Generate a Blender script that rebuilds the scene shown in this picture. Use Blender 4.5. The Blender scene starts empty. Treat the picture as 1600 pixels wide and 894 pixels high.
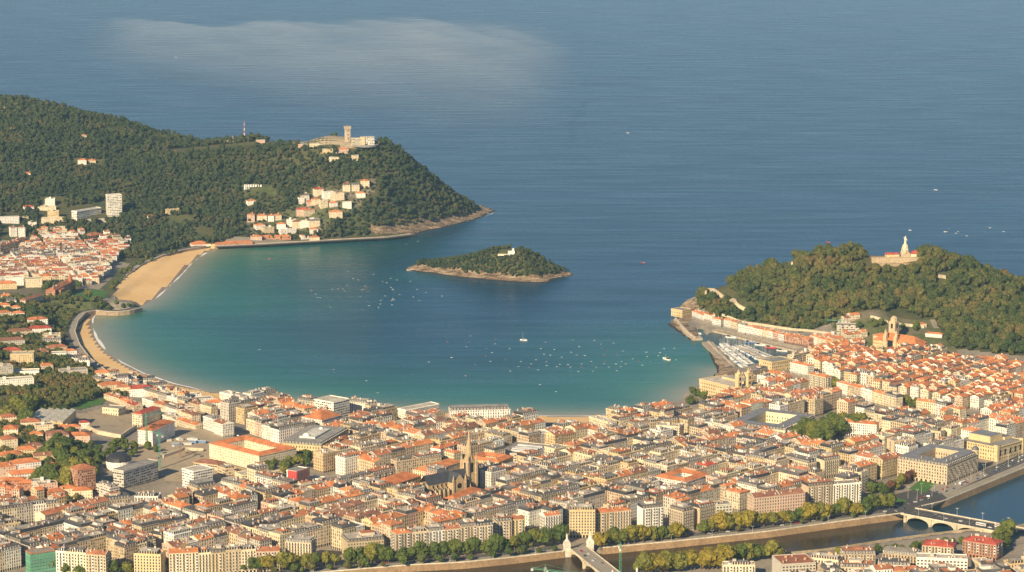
import bpy, math, random
import numpy as np
from mathutils import Vector, Matrix, noise as mnoise
random.seed(7); RNG = np.random.default_rng(7)
SC = bpy.context.scene
# ------------------------------------------------------------------ camera, sky, sun, exposure
HCAM, FPX, YH = 728.0, 3943.0, -222.0
PIT = math.atan((447 - YH) / FPX)
cam_d = bpy.data.cameras.new('camera'); cam = bpy.data.objects.new('camera', cam_d)
SC.collection.objects.link(cam); SC.camera = cam
cam.location = (0, 0, HCAM); cam.rotation_euler = (math.pi/2 - PIT, 0, 0)
cam_d.sensor_width = 36; cam_d.lens = FPX/1600*36; cam_d.clip_start = 10; cam_d.clip_end = 400000
W = bpy.data.worlds.new('World'); SC.world = W; W.use_nodes = True
SUN_EL, SUN_AZ = math.radians(28), math.radians(210)     # azimuth clockwise from +Y
sky = W.node_tree.nodes.new('ShaderNodeTexSky'); sky.sky_type = 'NISHITA'; sky.sun_disc = False
sky.sun_elevation = SUN_EL; sky.sun_rotation = SUN_AZ; sky.altitude = 200; sky.dust_density = .2; sky.ozone_density = 3.6
bg = W.node_tree.nodes['Background']; W.node_tree.links.new(sky.outputs[0], bg.inputs[0]); bg.inputs[1].default_value = 0.06
sl = bpy.data.lights.new('sun', 'SUN'); sun = bpy.data.objects.new('sun', sl); SC.collection.objects.link(sun)
sl.energy = 5.0; sl.angle = math.radians(0.6); sl.color = (1.0, 0.81, 0.53)
to_sun = Vector((math.sin(SUN_AZ)*math.cos(SUN_EL), math.cos(SUN_AZ)*math.cos(SUN_EL), math.sin(SUN_EL)))
sun.rotation_euler = to_sun.to_track_quat('Z', 'Y').to_euler()
SC.view_settings.view_transform = 'Standard'; SC.view_settings.look = 'None'
SC.view_settings.exposure = 0.76; SC.view_settings.gamma = 1; SC.view_settings.use_curve_mapping = False

HAZE, MIST = 2.3e-5, 4.2e-4
# ------------------------------------------------------------------ helpers
def G(px, py, z=5.0):
    """survey helper: where the sight line through a photo point meets height z"""
    a, b = (px-800)/FPX, (py-447)/FPX
    dy = math.cos(PIT) - b*math.sin(PIT); dz = -math.sin(PIT) - b*math.cos(PIT)
    t = (z-HCAM)/dz
    return Vector((a*t, dy*t, z))
def GD(px, py, depth):
    """same, at a given ground distance: returns point with its height"""
    a, b = (px-800)/FPX, (py-447)/FPX
    dy = math.cos(PIT) - b*math.sin(PIT); dz = -math.sin(PIT) - b*math.cos(PIT)
    t = depth/dy
    return Vector((a*t, depth, HCAM+dz*t))
def P(x, y, z):
    d = Vector((x, y, z-HCAM)); f = d.y*math.cos(PIT) - d.z*math.sin(PIT); u = d.y*math.sin(PIT) + d.z*math.cos(PIT)
    return 800+FPX*d.x/f, 447-FPX*u/f
COL = SC.collection
def tag(o, label=None, cat=None, group=None, kind=None):
    if label: o['label'] = label
    if cat: o['category'] = cat
    if group: o['group'] = group
    if kind: o['kind'] = kind
    return o
def empty(name, loc, rz=0, label=None, cat=None, group=None):
    o = bpy.data.objects.new(name, None); COL.objects.link(o); o.location = loc; o.rotation_euler = (0, 0, rz)
    o.empty_display_size = 1
    return tag(o, label, cat, group)
def link(name, me, parent=None, loc=(0, 0, 0), rz=0):
    o = bpy.data.objects.new(name, me); COL.objects.link(o); o.location = loc
    if rz: o.rotation_euler = (0, 0, rz)
    if parent: o.parent = parent
    return o

class MB:
    """mesh collector: faces with material, colour and uv"""
    def __init__(s): s.v = []; s.f = []; s.m = []; s.c = []; s.uv = []; s.mats = []
    def mi(s, m):
        if m not in s.mats: s.mats.append(m)
        return s.mats.index(m)
    def face(s, pts, m, c=(.5, .5, .5), uv=None):
        n = len(s.v); s.v.extend(tuple(p) for p in pts); s.f.append(tuple(range(n, n+len(pts))))
        s.m.append(s.mi(m)); s.c.append(c); s.uv.append(uv if uv else [(0, 0)]*len(pts))
    def wall(s, a, b, z0, z1, m, c, u0=0.0):
        """vertical quad from a to b (outside on the right hand side going a->b)"""
        L = math.hypot(b[0]-a[0], b[1]-a[1])
        s.face([(a[0], a[1], z0), (b[0], b[1], z0), (b[0], b[1], z1), (a[0], a[1], z1)], m, c,
               [(u0, 0), (u0+L, 0), (u0+L, z1-z0), (u0, z1-z0)])
    def prism(s, poly, z0, z1, m, c, mt=None, ct=None, u0=0.0, bottom=False):
        n = len(poly); u = u0
        for i in range(n):
            a, b = poly[i], poly[(i+1) % n]; s.wall(a, b, z0, z1, m, c, u); u += math.hypot(b[0]-a[0], b[1]-a[1])
        s.face([(p[0], p[1], z1) for p in poly], mt or m, ct or c, [(p[0], p[1]) for p in poly])
        if bottom: s.face([(p[0], p[1], z0) for p in reversed(poly)], m, c)
    def box(s, x0, x1, y0, y1, z0, z1, m, c=(.5, .5, .5), mt=None, ct=None, bottom=False):
        s.prism([(x0, y0), (x1, y0), (x1, y1), (x0, y1)], z0, z1, m, c, mt, ct, 0.0, bottom)
    def frustum(s, p0, z0, p1, z1, m, c, mt=None, ct=None, cap=True):
        n = len(p0)
        for i in range(n):
            a, b, cc, d = p0[i], p0[(i+1) % n], p1[(i+1) % n], p1[i]
            L = math.hypot(b[0]-a[0], b[1]-a[1]); h = z1-z0
            s.face([(a[0], a[1], z0), (b[0], b[1], z0), (cc[0], cc[1], z1), (d[0], d[1], z1)], m, c, [(0, 0), (L, 0), (L, h), (0, h)])
        if cap: s.face([(p[0], p[1], z1) for p in p1], mt or m, ct or c, [(p[0], p[1]) for p in p1])
    def cone(s, cx, cy, r0, z0, r1, z1, m, c, n=10, cap=True):
        q = [(math.cos(2*math.pi*i/n), math.sin(2*math.pi*i/n)) for i in range(n)]
        s.frustum([(cx+r0*a, cy+r0*b) for a, b in q], z0, [(cx+r1*a, cy+r1*b) for a, b in q], z1, m, c, cap=cap)
    def bar(s, a, b, r, m, c, n=4):
        a, b = Vector(a), Vector(b); d = (b-a); q = d.to_track_quat('Z', 'Y').to_matrix()
        rr = [q @ Vector((r*math.cos(2*math.pi*(i+.5)/n), r*math.sin(2*math.pi*(i+.5)/n), 0)) for i in range(n)]
        for i in range(n): s.face([a+rr[i], a+rr[(i+1) % n], b+rr[(i+1) % n], b+rr[i]], m, c)
        s.face([b+r_ for r_ in rr], m, c); s.face([a+r_ for r_ in reversed(rr)], m, c)
    def add(s, o, mat4=None):
        n = len(s.v); s.v.extend([tuple(mat4 @ Vector(p)) for p in o.v] if mat4 else o.v)
        s.f.extend(tuple(i+n for i in f) for f in o.f); mp = [s.mi(m) for m in o.mats]
        s.m.extend(mp[i] for i in o.m); s.c.extend(o.c); s.uv.extend(o.uv)
    def mesh(s, name, smooth=False):
        me = bpy.data.meshes.new(name); me.from_pydata(s.v, [], s.f)
        for m in s.mats: me.materials.append(M[m])
        me.polygons.foreach_set('material_index', s.m)
        at = me.attributes.new('col', 'FLOAT_COLOR', 'FACE'); at.data.foreach_set('color', np.array([(c[0], c[1], c[2], 1) for c in s.c], dtype=np.float32).ravel())
        ul = me.uv_layers.new(name='uv'); ul.data.foreach_set('uv', np.array([q for u in s.uv for q in u], dtype=np.float32).ravel())
        if smooth: me.polygons.foreach_set('use_smooth', [True]*len(s.f))
        me.update(); return me
    def build(s, name, parent=None, loc=(0, 0, 0), rz=0, smooth=False):
        return link(name, s.mesh(name, smooth), parent, loc, rz)

# ------------------------------------------------------------------ materials
M = {}
class NT:
    def __init__(s, name):
        s.m = bpy.data.materials.new(name); s.m.use_nodes = True; s.t = s.m.node_tree; s.b = s.t.nodes['Principled BSDF']; M[name] = s.m
        s.b.inputs['Roughness'].default_value = .8; s.b.inputs['Specular IOR Level'].default_value = .25
    def n(s, typ, **k):
        q = s.t.nodes.new(typ)
        for a, v in k.items(): setattr(q, a, v)
        return q
    def put(s, sock, v):
        if hasattr(v, 'is_linked') or isinstance(v, bpy.types.NodeSocket): s.t.links.new(v, sock)
        else: sock.default_value = v
    def math(s, op, a, b=0.0, c=0.0, clamp=False):
        q = s.n('ShaderNodeMath', operation=op, use_clamp=clamp)
        for i, v in enumerate((a, b, c)): s.put(q.inputs[i], v)
        return q.outputs[0]
    def mix(s, f, a, b, typ='MIX'):
        q = s.n('ShaderNodeMix', data_type='RGBA', blend_type=typ)
        for i, v in ((0, f), (6, a), (7, b)):
            if isinstance(v, tuple) and len(v) == 3: v = v+(1,)
            s.put(q.inputs[i], v)
        return q.outputs[2]
    def attr(s, name, out='Color', typ='GEOMETRY'):
        q = s.n('ShaderNodeAttribute', attribute_name=name, attribute_type=typ); return q.outputs[out]
    def pos(s): return s.n('ShaderNodeNewGeometry').outputs['Position']
    def noise(s, vec, scale, detail=3, rough=.55, out=0, dist=0.0):
        q = s.n('ShaderNodeTexNoise'); s.t.links.new(vec, q.inputs['Vector']); q.inputs['Scale'].default_value = scale
        q.inputs['Detail'].default_value = detail; q.inputs['Roughness'].default_value = rough; q.inputs['Distortion'].default_value = dist; return q.outputs[out]
    def mapv(s, vec, scale=(1, 1, 1), rot=(0, 0, 0), loc=(0, 0, 0)):
        q = s.n('ShaderNodeMapping'); s.t.links.new(vec, q.inputs[0]); q.inputs['Scale'].default_value = scale; q.inputs['Rotation'].default_value = rot; q.inputs['Location'].default_value = loc; return q.outputs[0]
    def ramp(s, f, stops):
        q = s.n('ShaderNodeValToRGB'); s.put(q.inputs[0], f); e = q.color_ramp.elements
        while len(e) < len(stops): e.new(.5)
        for i, (p, c) in enumerate(stops): e[i].position = p; e[i].color = tuple(c)+(1,)
        return q.outputs[0]
    def rng(s, v, a, b, c, d):
        q = s.n('ShaderNodeMapRange'); s.put(q.inputs[0], v)
        for i, x in enumerate((a, b, c, d)): q.inputs[i+1].default_value = x
        return q.outputs[0]
    def bump(s, h, strength, dist):
        q = s.n('ShaderNodeBump'); q.inputs['Strength'].default_value = strength; q.inputs['Distance'].default_value = dist
        s.put(q.inputs['Height'], h); s.t.links.new(q.outputs[0], s.b.inputs['Normal'])
    def base(s, c): s.put(s.b.inputs['Base Color'], c)
    def set(s, k, v): s.put(s.b.inputs[k], v)

def colmat(name, rough=.8, nscale=.15, amt=.25, fine=.6, famt=.15, spec=.25):
    t = NT(name); p = t.pos(); c = t.attr('col')
    n1 = t.rng(t.noise(p, nscale, 3), .3, .7, 1-amt, 1+amt*.6); n2 = t.rng(t.noise(p, fine, 2), .3, .7, 1-famt, 1+famt)
    k = t.math('MULTIPLY', n1, n2); q = t.n('ShaderNodeVectorMath', operation='SCALE'); t.t.links.new(c, q.inputs[0]); t.t.links.new(k, q.inputs['Scale'])
    t.base(q.outputs[0]); t.set('Roughness', rough); t.set('Specular IOR Level', spec); return t
colmat('paint', .6, .1, .08, .5, .05)
colmat('plaster', .85, .08, .14, .5, .10)
colmat('stone', .9, .05, .22, .35, .22)
colmat('tile_roof', .85, .12, .30, .9, .28, .15)
colmat('slate', .55, .15, .25, .8, .2, .4)
colmat('flat_roof', .9, .12, .30, .5, .25)
colmat('metal', .4, .2, .1, .5, .05, .5)
colmat('boat_hull', .35, .3, .03, .5, .02, .5)
t = NT('glass'); t.base((.018, .022, .028, 1)); t.set('Roughness', .12); t.set('Specular IOR Level', .5)

def facade(name, bay=2.7, flr=3.3, ww=.42, w0=.20, w1=.86, balc=True, blind=.28, shop=True):
    """plaster with rows of recessed dark window openings, iron balcony fronts and lowered blinds; uv are metres along and up the wall"""
    t = NT(name); uv = t.n('ShaderNodeUVMap', uv_map='uv').outputs[0]; sp = t.n('ShaderNodeSeparateXYZ'); t.t.links.new(uv, sp.inputs[0])
    u, v = sp.outputs[0], sp.outputs[1]
    ub, vb = t.math('DIVIDE', u, bay), t.math('DIVIDE', v, flr)
    fu, fv = t.math('FRACT', ub), t.math('FRACT', vb)
    cu = t.math('ABSOLUTE', t.math('SUBTRACT', fu, .5))
    win = t.math('MULTIPLY', t.math('LESS_THAN', cu, ww/2), t.math('MULTIPLY', t.math('GREATER_THAN', fv, w0), t.math('LESS_THAN', fv, w1)))
    cell = t.n('ShaderNodeCombineXYZ'); t.t.links.new(t.math('FLOOR', ub), cell.inputs[0]); t.t.links.new(t.math('FLOOR', vb), cell.inputs[1])
    oi = t.n('ShaderNodeObjectInfo'); t.t.links.new(oi.outputs['Random'], cell.inputs[2])
    wn = t.n('ShaderNodeTexWhiteNoise'); t.t.links.new(cell.outputs[0], wn.inputs[0])
    wcol = t.mix(t.math('GREATER_THAN', wn.outputs[0], 1-blind), (.014, .016, .02), (.42, .39, .34))
    c = t.attr('col'); p = t.pos()
    k = t.math('MULTIPLY', t.rng(t.noise(p, .07, 3), .3, .7, .86, 1.1), t.rng(t.noise(p, .5, 2), .3, .7, .93, 1.06))
    q = t.n('ShaderNodeVectorMath', operation='SCALE'); t.t.links.new(c, q.inputs[0]); t.t.links.new(k, q.inputs['Scale']); c = q.outputs[0]
    band = t.math('LESS_THAN', fv, .07); c = t.mix(t.math('MULTIPLY', band, .5), c, (.55, .50, .42))
    if balc:
        ra = t.math('MULTIPLY', t.math('LESS_THAN', cu, ww/2+.12), t.math('MULTIPLY', t.math('GREATER_THAN', fv, .07), t.math('LESS_THAN', fv, .34)))
        c = t.mix(win, c, wcol); c = t.mix(t.math('MULTIPLY', ra, .42), c, (.05, .045, .04))
    else: c = t.mix(win, c, wcol)
    if shop:
        sh = t.math('MULTIPLY', t.math('LESS_THAN', v, 3.0), t.math('LESS_THAN', cu, .36)); c = t.mix(sh, c, (.04, .04, .042))
    t.base(c); t.set('Roughness', t.rng(win, 0, 1, .85, .3)); return t
facade('facade'); facade('facade_plain', 3.0, 3.1, .36, .3, .75, False, .35, False); facade('facade_strip', 3.4, 3.2, .8, .34, .8, False, .3, False)
facade('facade_tall', 3.2, 3.7, .36, .18, .82, True, .15, True); facade('facade_palace', 3.6, 4.6, .34, .2, .75, False, .1, False)
facade('facade_white', 2.4, 3.0, .5, .2, .8, True, .4, True)

t = NT('sea'); p = t.pos(); s_ = t.attr('shallow', 'Fac'); s2 = t.attr('silt', 'Fac')
str1 = t.noise(t.mapv(p, (.0011, .006, 1), (0, 0, .06)), 1.0, 5, .6, dist=.3); str2 = t.noise(t.mapv(p, (.004, .03, 1), (0, 0, -.05)), 1.0, 4, .6)
deep = t.mix(t.rng(str1, .35, .68, 0, 1), (.0005, .027, .064), (.001, .041, .090))
big = t.noise(t.mapv(p, (.0022, .004, 1)), 1.0, 3, .5)
ss = t.math('MULTIPLY', s_, t.rng(big, .3, .7, .75, 1.2), clamp=True)
c = t.mix(ss, deep, (.012, .128, .082)); c = t.mix(s2, c, (.33, .27, .17))
t.base(c); t.set('Roughness', t.rng(str2, .35, .65, .25, .33)); t.set('IOR', 1.33); t.set('Specular IOR Level', .25)
w1 = t.noise(t.mapv(p, (.03, .06, 1), (0, 0, .1)), 1.0, 4, .55); w2 = t.noise(t.mapv(p, (.003, .009, 1), (0, 0, -.04)), 1.0, 3, .5)
t.bump(t.math('ADD', t.math('MULTIPLY', w1, .40), t.math('MULTIPLY', w2, 1.2)), .38, 1.0)
t = NT('river_water'); p = t.pos()
c = t.mix(t.rng(t.noise(t.mapv(p, (.01, .03, 1)), 1, 3), .35, .65, 0, 1), (.034, .024, .012), (.052, .036, .019)); sx = t.n('ShaderNodeSeparateXYZ'); t.t.links.new(p, sx.inputs[0])
c = t.mix(t.rng(sx.outputs[0], 380, 470, 0, 1), c, (.014, .045, .068)); t.base(c)
t.set('Roughness', .16); t.set('IOR', 1.33); t.set('Specular IOR Level', .24); t.bump(t.noise(t.mapv(p, (.15, .4, 1)), 1, 4), .35, .4)

def groundmat(name, cols, scale=.02, fine=.25, bump=0.0, rough=.95):
    t = NT(name); p = t.pos(); a = t.noise(p, scale, 5, .6); b = t.noise(p, fine, 4, .65)
    f = t.math('ADD', t.math('MULTIPLY', a, .6), t.math('MULTIPLY', b, .4)); n = len(cols)
    t.base(t.ramp(f, [(.36+.28*i/max(1, n-1), cc) for i, cc in enumerate(cols)])); t.set('Roughness', rough)
    if bump: t.bump(b, .8, bump)
    return t
groundmat('sand', [(.58, .37, .16), (.66, .43, .19), (.70, .48, .23)], .01, .1)
groundmat('wet_sand', [(.22, .14, .08), (.30, .20, .11)], .01, .1, 0, .4)
groundmat('forest_floor', [(.035, .05, .018), (.06, .07, .025), (.09, .08, .03), (.05, .06, .02)], .02, .12)
groundmat('garden_floor', [(.05, .065, .02), (.09, .10, .035), (.14, .12, .07), (.20, .17, .12)], .02, .15)
groundmat('city_floor', [(.15, .135, .115), (.22, .19, .15), (.30, .25, .19), (.18, .16, .13)], .012, .2)
groundmat('asphalt', [(.055, .053, .05), (.085, .08, .072)], .05, .6)
groundmat('paving', [(.24, .21, .17), (.32, .28, .22)], .05, .5)
groundmat('grass', [(.045, .062, .020), (.070, .085, .026), (.10, .10, .034), (.06, .08, .024)], .02, .14)
groundmat('pitch', [(.045, .12, .02), (.07, .16, .03)], .05, .4)
groundmat('dirt', [(.26, .20, .13), (.36, .29, .20), (.30, .22, .14)], .03, .2)
groundmat('earth_brown', [(.20, .12, .06), (.32, .20, .10)], .03, .2)

t = NT('rock'); p = t.pos(); sx = t.n('ShaderNodeSeparateXYZ'); t.t.links.new(p, sx.inputs[0])
strata = t.noise(t.mapv(p, (.022, .075, .2), (.3, .2, .5)), 1.0, 6, .75); fine_ = t.noise(p, .35, 5, .7)
c = t.ramp(t.math('ADD', t.math('MULTIPLY', strata, .65), t.math('MULTIPLY', fine_, .35)), [(.40, (.06, .042, .028)), (.47, (.22, .15, .09)), (.53, (.38, .27, .165)), (.60, (.52, .41, .28))])
tide = t.math('LESS_THAN', t.math('ADD', sx.outputs[2], t.math('MULTIPLY', fine_, -1.6)), .35); t.base(t.mix(tide, c, (.045, .036, .026))); t.set('Roughness', .95); t.bump(t.math('ADD', strata, fine_), 1.0, 5.0)
def leafmat(name, stops, var=.35):
    t = NT(name); p = t.pos(); oi = t.n('ShaderNodeObjectInfo')
    f = t.math('ADD', t.math('MULTIPLY', oi.outputs['Random'], .42), t.math('MULTIPLY', t.rng(t.noise(p, .012, 4, .6), .34, .66, 0, 1), .58))
    c = t.ramp(f, stops); k = t.rng(t.noise(p, .45, 2), .3, .7, 1-var, 1+var)
    q = t.n('ShaderNodeVectorMath', operation='SCALE'); t.t.links.new(c, q.inputs[0]); t.t.links.new(k, q.inputs['Scale']); t.base(q.outputs[0])
    t.set('Roughness', .75); t.set('Specular IOR Level', .15); return t
leafmat('leaf_far', [(.05, (.018, .032, .014)), (.3, (.030, .046, .017)), (.55, (.044, .058, .020)), (.75, (.062, .066, .024)), (.9, (.078, .066, .026)), (1, (.088, .060, .028))])
leafmat('leaf_near', [(.05, (.024, .042, .013)), (.28, (.044, .064, .017)), (.5, (.074, .084, .022)), (.7, (.104, .098, .026)), (.86, (.128, .098, .030)), (1, (.128, .078, .032))])
leafmat('leaf_green', [(0, (.042, .064, .014)), (.5, (.068, .092, .018)), (1, (.105, .118, .022))])
leafmat('leaf_olive', [(0, (.085, .095, .018)), (.5, (.13, .13, .022)), (1, (.17, .15, .028))])
leafmat('leaf_yellow', [(0, (.13, .12, .016)), (.5, (.19, .155, .02)), (1, (.25, .18, .026))])
leafmat('leaf_rust', [(0, (.09, .05, .02)), (1, (.14, .06, .03))])
leafmat('leaf_purple', [(0, (.035, .018, .02)), (1, (.07, .03, .025))])
t = NT('bark'); t.base(t.mix(t.noise(t.pos(), 2.0, 3), (.07, .05, .035), (.16, .12, .085)))
# ------------------------------------------------------------------ coast, terrain, water
def W2(pts, z=0.0): return np.array([tuple(G(x, y, z))[:2] for x, y in pts])
R_, B_, Q_ = 1.2, .05, 3.0         # shore slopes: rock, beach, quay
coast = [  # photo point, slope class of the segment that starts there
 (772,329,R_),(745,342,R_),(715,350,R_),(690,356,R_),(662,362,R_),(640,369,Q_),(600,374,Q_),(540,377,Q_),(470,381,Q_),(400,385,Q_),(340,388,B_),
 (322,394,B_),(302,408,B_),(284,428,B_),(264,447,B_),(243,466,B_),(222,479,Q_),(200,484,Q_),(172,485,Q_),(152,488,B_),(144,497,B_),(143,510,B_),(149,527,B_),(163,547,B_),(188,566,B_),
 (224,584,B_),(268,599,B_),(320,611,B_),(420,625,B_),(540,636,B_),(660,643,B_),(780,647,B_),(860,650,B_),(925,650,B_),(985,647,B_),(1035,640,Q_),(1062,628,Q_),(1074,612,Q_),(1098,604,R_),
 (1112,594,R_),(1124,580,R_),(1112,560,R_),(1106,546,R_),(1104,536,Q_),(1109,532,Q_),(1121,544,Q_),(1140,560,Q_),(1158,579,Q_),(1178,574,Q_),(1200,566,Q_),(1228,558,Q_),
 (1246,549,Q_),(1210,541,Q_),(1170,532,Q_),(1130,521,Q_),(1112,519,Q_),(1106,525,Q_),(1098,516,Q_),(1088,512,Q_),(1094,530,Q_),(1083,531,R_),(1064,519,R_),(1046,507,R_),(1060,500,R_),(1060,486,Q_),(1072,478,R_),(1100,474,R_)]
cw = [tuple(G(a, b, 0))[:2]+(s,) for a, b, s in coast]
cw += [(360, 4130, R_), (560, 4180, R_), (800, 4190, R_), (1000, 4130, R_), (1700, 4050, R_), (1700, 1900, Q_), (-2300, 1900, Q_), (-2300, 6500, R_), (-1500, 6280, R_), (-900, 5900, R_), (-560, 5640, R_), (-330, 5480, R_), (-150, 5360, R_), (-60, 5290, R_)]
isl = [(634,420,R_),(650,424,R_),(668,426,R_),(690,429,R_),(722,434,R_),(750,436,R_),(785,439,R_),(812,441,R_),(840,442,R_),(856,441,R_),(862,436,R_),(880,433,R_),(897,429,R_),(880,425,R_),(862,422,R_),(846,412,R_),(800,396,R_),(740,398,R_),(690,406,R_),(668,409,R_),(648,415,R_)]
iw = [tuple(G(a, b, 0))[:2]+(s,) for a, b, s in isl]
river_px = [(300,925),(520,903),(640,893),(720,889),(800,881),(890,870),(935,866),(1050,856),(1200,840),(1300,826),(1417,810),(1450,798),(1475,792),(1540,765),(1605,738),(1680,700),(1850,640)]
east_px = [(1990,720),(1800,760),(1640,818),(1575,834),(1502,837),(1392,851),(1300,866),(1200,876),(1150,880),(1060,893),(1000,912),(900,940),(700,975),(350,1010)]
rw = [tuple(G(a, b, 0))[:2]+(Q_,) for a, b in river_px+east_px]
# the sea also opens to the river mouth far to the right, outside the picture
def polysd(poly, X, Y):
    """signed distance (inside > 0) and slope of the nearest edge"""
    n = len(poly); best = np.full(X.shape, 1e9); sl = np.zeros(X.shape); ins = np.zeros(X.shape, bool)
    for i in range(n):
        ax, ay, s = poly[i]; bx, by, _ = poly[(i+1) % n]; dx, dy = bx-ax, by-ay
        t = np.clip(((X-ax)*dx+(Y-ay)*dy)/(dx*dx+dy*dy+1e-9), 0, 1); d = np.hypot(X-ax-t*dx, Y-ay-t*dy)
        m = d < best; best = np.where(m, d, best); sl = np.where(m, s, sl)
        c = ((ay > Y) != (by > Y)) & (X < (bx-ax)*(Y-ay)/(by-ay+1e-12)+ax); ins ^= c
    return np.where(ins, best, -best), sl
def inpoly(poly, X, Y):
    ins = np.zeros(np.shape(X), bool); n = len(poly)
    for i in range(n):
        ax, ay = poly[i][0], poly[i][1]; bx, by = poly[(i+1) % n][0], poly[(i+1) % n][1]
        ins ^= ((ay > Y) != (by > Y)) & (X < (bx-ax)*(Y-ay)/(by-ay+1e-12)+ax)
    return ins
ctl = [(a, b, z) for a, b, z in [  # heights read off the photo: point, metres
 (560,368,4),(480,374,5),(400,380,6),(330,384,6),(620,362,5),(300,380,7),
 (520,352,25),(470,350,25),(420,350,26),(580,345,30),(500,331,47),(540,320,57),(560,300,76),(480,315,60),(640,335,30),(690,335,18),(730,331,10),
 (543,216,160),(575,224,152),(480,224,150),(500,250,126),(540,250,127),(600,250,122),(600,300,75),(660,300,62),
 (400,290,81),(420,330,46),(350,330,42),(300,340,38),(250,350,30),(200,345,36),(178,338,40),(130,340,42),(80,340,42),(20,350,38),
 (300,375,9),(230,380,10),(150,385,10),(80,390,12),(0,395,14),(200,400,7),(150,420,7),(80,420,9),(0,430,12),(180,440,7),(100,440,9),
 (0,470,16),(60,470,20),(100,470,19),(150,465,13),(185,475,12),(60,500,20),(0,520,22),(100,515,10),(118,520,6),(130,545,6),(90,545,16),(40,560,24),(0,570,30),(100,580,18),(170,585,6),
 (60,610,24),(0,620,32),(130,620,18),(210,605,6),(60,660,24),(0,680,34),(110,660,16),(200,670,14),(90,720,30),(40,700,34),(130,750,20),(0,740,26),(60,770,14),(0,800,9),
 (300,685,22),(260,690,22),(340,670,20),(300,720,14),(400,720,13),(430,735,16),(420,700,12),(250,760,8),(350,760,8),(280,640,8),(350,640,7),
 (0,850,6),(100,840,6),(200,820,6),(300,820,6),(400,800,6),(500,780,6),(600,760,6),(700,780,6),(800,760,6),(900,780,6),(1000,760,6),(1100,740,6),(1200,740,6),(1300,740,6),(1400,740,6),(1500,740,6),(1600,700,6),
 (400,660,6),(500,680,6),(600,670,6),(700,670,6),(800,670,6),(900,670,6),(1000,665,6),(1100,650,6),(1200,640,6),(1300,640,6),(1400,640,6),(1500,640,6),(1600,640,6),
 (1100,620,5),(1200,600,6),(1300,590,7),(1400,590,7),(1500,590,8),(1600,590,8),(1300,560,8),(1400,560,9),(1500,570,9),(1170,590,5),(1130,575,5),
 (500,860,6),(700,860,6),(900,840,6),(1100,840,6),(1300,810,6),(1420,790,6),(600,840,6),(1150,900,6),(1400,900,6),(1600,870,6),(1500,900,6),(300,890,6),(100,890,6),
 (1100,500,6),(1150,512,6),(1200,525,6),(1260,540,7),(1320,540,10),(1380,538,12),(1440,545,11),(1520,562,10),(1600,562,10),(1120,492,8),(1160,500,14),(1120,478,28),(1110,458,33),(1150,478,32),
 (1250,508,18),(1300,512,24),(1330,505,34),(1400,505,30),(1450,515,26),(1385,485,50),(1500,530,22),(1560,545,16),(1420,402,100),(1380,402,97),(1400,440,70),(1450,425,84)]]
cp = [tuple(G(a, b, z)) for a, b, z in ctl]
for a, b, d, tr in [(590,218,5120,6),(620,234,5128,8),(650,256,5140,8),(690,286,5155,8),(720,308,5175,7),(745,325,5195,5),(500,210,5130,2),(450,220,5165,8),(400,216,5215,8),(360,219,5245,8),(330,223,5275,8),
                    (300,212,5400,16),(240,193,5480,18),(185,181,5580,20),(110,168,5680,22),(60,156,5750,22),(0,151,5820,22),(-90,145,5900,22),
                    (1330,386,3985,10),(1290,389,3990,10),(1255,396,4000,10),(1210,406,4020,10),(1180,414,4040,9),(1150,432,4060,7),(1460,392,3985,9),(1500,406,3985,9),(1550,424,3985,9),(1590,441,3985,9),(1640,470,3985,8)]:
    q = GD(a, b, d); cp.append((q.x, q.y, q.z-tr))
cp += [(-1500, 6100, 60), (-1250, 6150, 40), (-900, 5820, 60), (-600, 5560, 60), (-350, 5400, 50), (-180, 5290, 40), (-2100, 6200, 150), (-2200, 5000, 40), (-2200, 4000, 50), (-2200, 3000, 60), (-1700, 5000, 30), (-1500, 4300, 20), (-1300, 3700, 30), (-1200, 3200, 45), (-1000, 2600, 15),
       (450, 4090, 30), (600, 4110, 45), (750, 4110, 45), (900, 4080, 25), (1500, 3900, 6), (1600, 3000, 6), (1600, 2000, 6), (0, 2000, 6), (-2200, 2000, 30), (800, 2500, 6), (800, 3300, 6)]
cp = np.array(cp)
def tps_fit(c):
    n = len(c); d = np.hypot(c[:, None, 0]-c[None, :, 0], c[:, None, 1]-c[None, :, 1])/1000; K = np.where(d > 0, d*d*np.log(d+1e-12), 0)+np.eye(n)*.0004
    Pm = np.c_[np.ones(n), c[:, :2]/1000]; A = np.block([[K, Pm], [Pm.T, np.zeros((3, 3))]]); return np.linalg.solve(A, np.r_[c[:, 2], 0, 0, 0])
tw = tps_fit(cp)
def tps(X, Y):
    r = tw[-3]+tw[-2]*X/1000+tw[-1]*Y/1000
    for (cx, cy, _), w_ in zip(cp, tw):
        d = np.hypot(X-cx, Y-cy)/1000; r = r+w_*np.where(d > 0, d*d*np.log(d+1e-12), 0)
    return r
GS = 8.0; gx = np.arange(-1650, 1150, GS); gy = np.arange(2350, 6400, GS); XX, YY = np.meshgrid(gx, gy)
sdc, slc = polysd(cw, XX, YY); sdi, sli = polysd(iw, XX, YY); sdr, slr = polysd(rw, XX, YY)
sd = sdc.copy(); sl2 = slc.copy(); m = -sdr < sd; sd = np.where(m, -sdr, sd); sl2 = np.where(m, slr, sl2)
H = tps(XX, YY)
def fbm(X, Y, s, seed=0, oct=4):
    out = np.zeros(X.shape); rs = np.random.default_rng(seed); a = 1.0
    for o in range(oct):
        for k in range(5):
            th, ph = rs.uniform(0, 6.28, 2); out += a*np.sin((X*np.cos(th)+Y*np.sin(th))*s*(1+.3*rs.random())+ph+1.7*np.sin((X*np.sin(th)-Y*np.cos(th))*s*.6+ph*2))/3
        s *= 2.1; a *= .5
    return out
rough = fbm(XX, YY, .012, 3)
hill = np.clip((H-14)/60, 0, 1)
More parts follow.
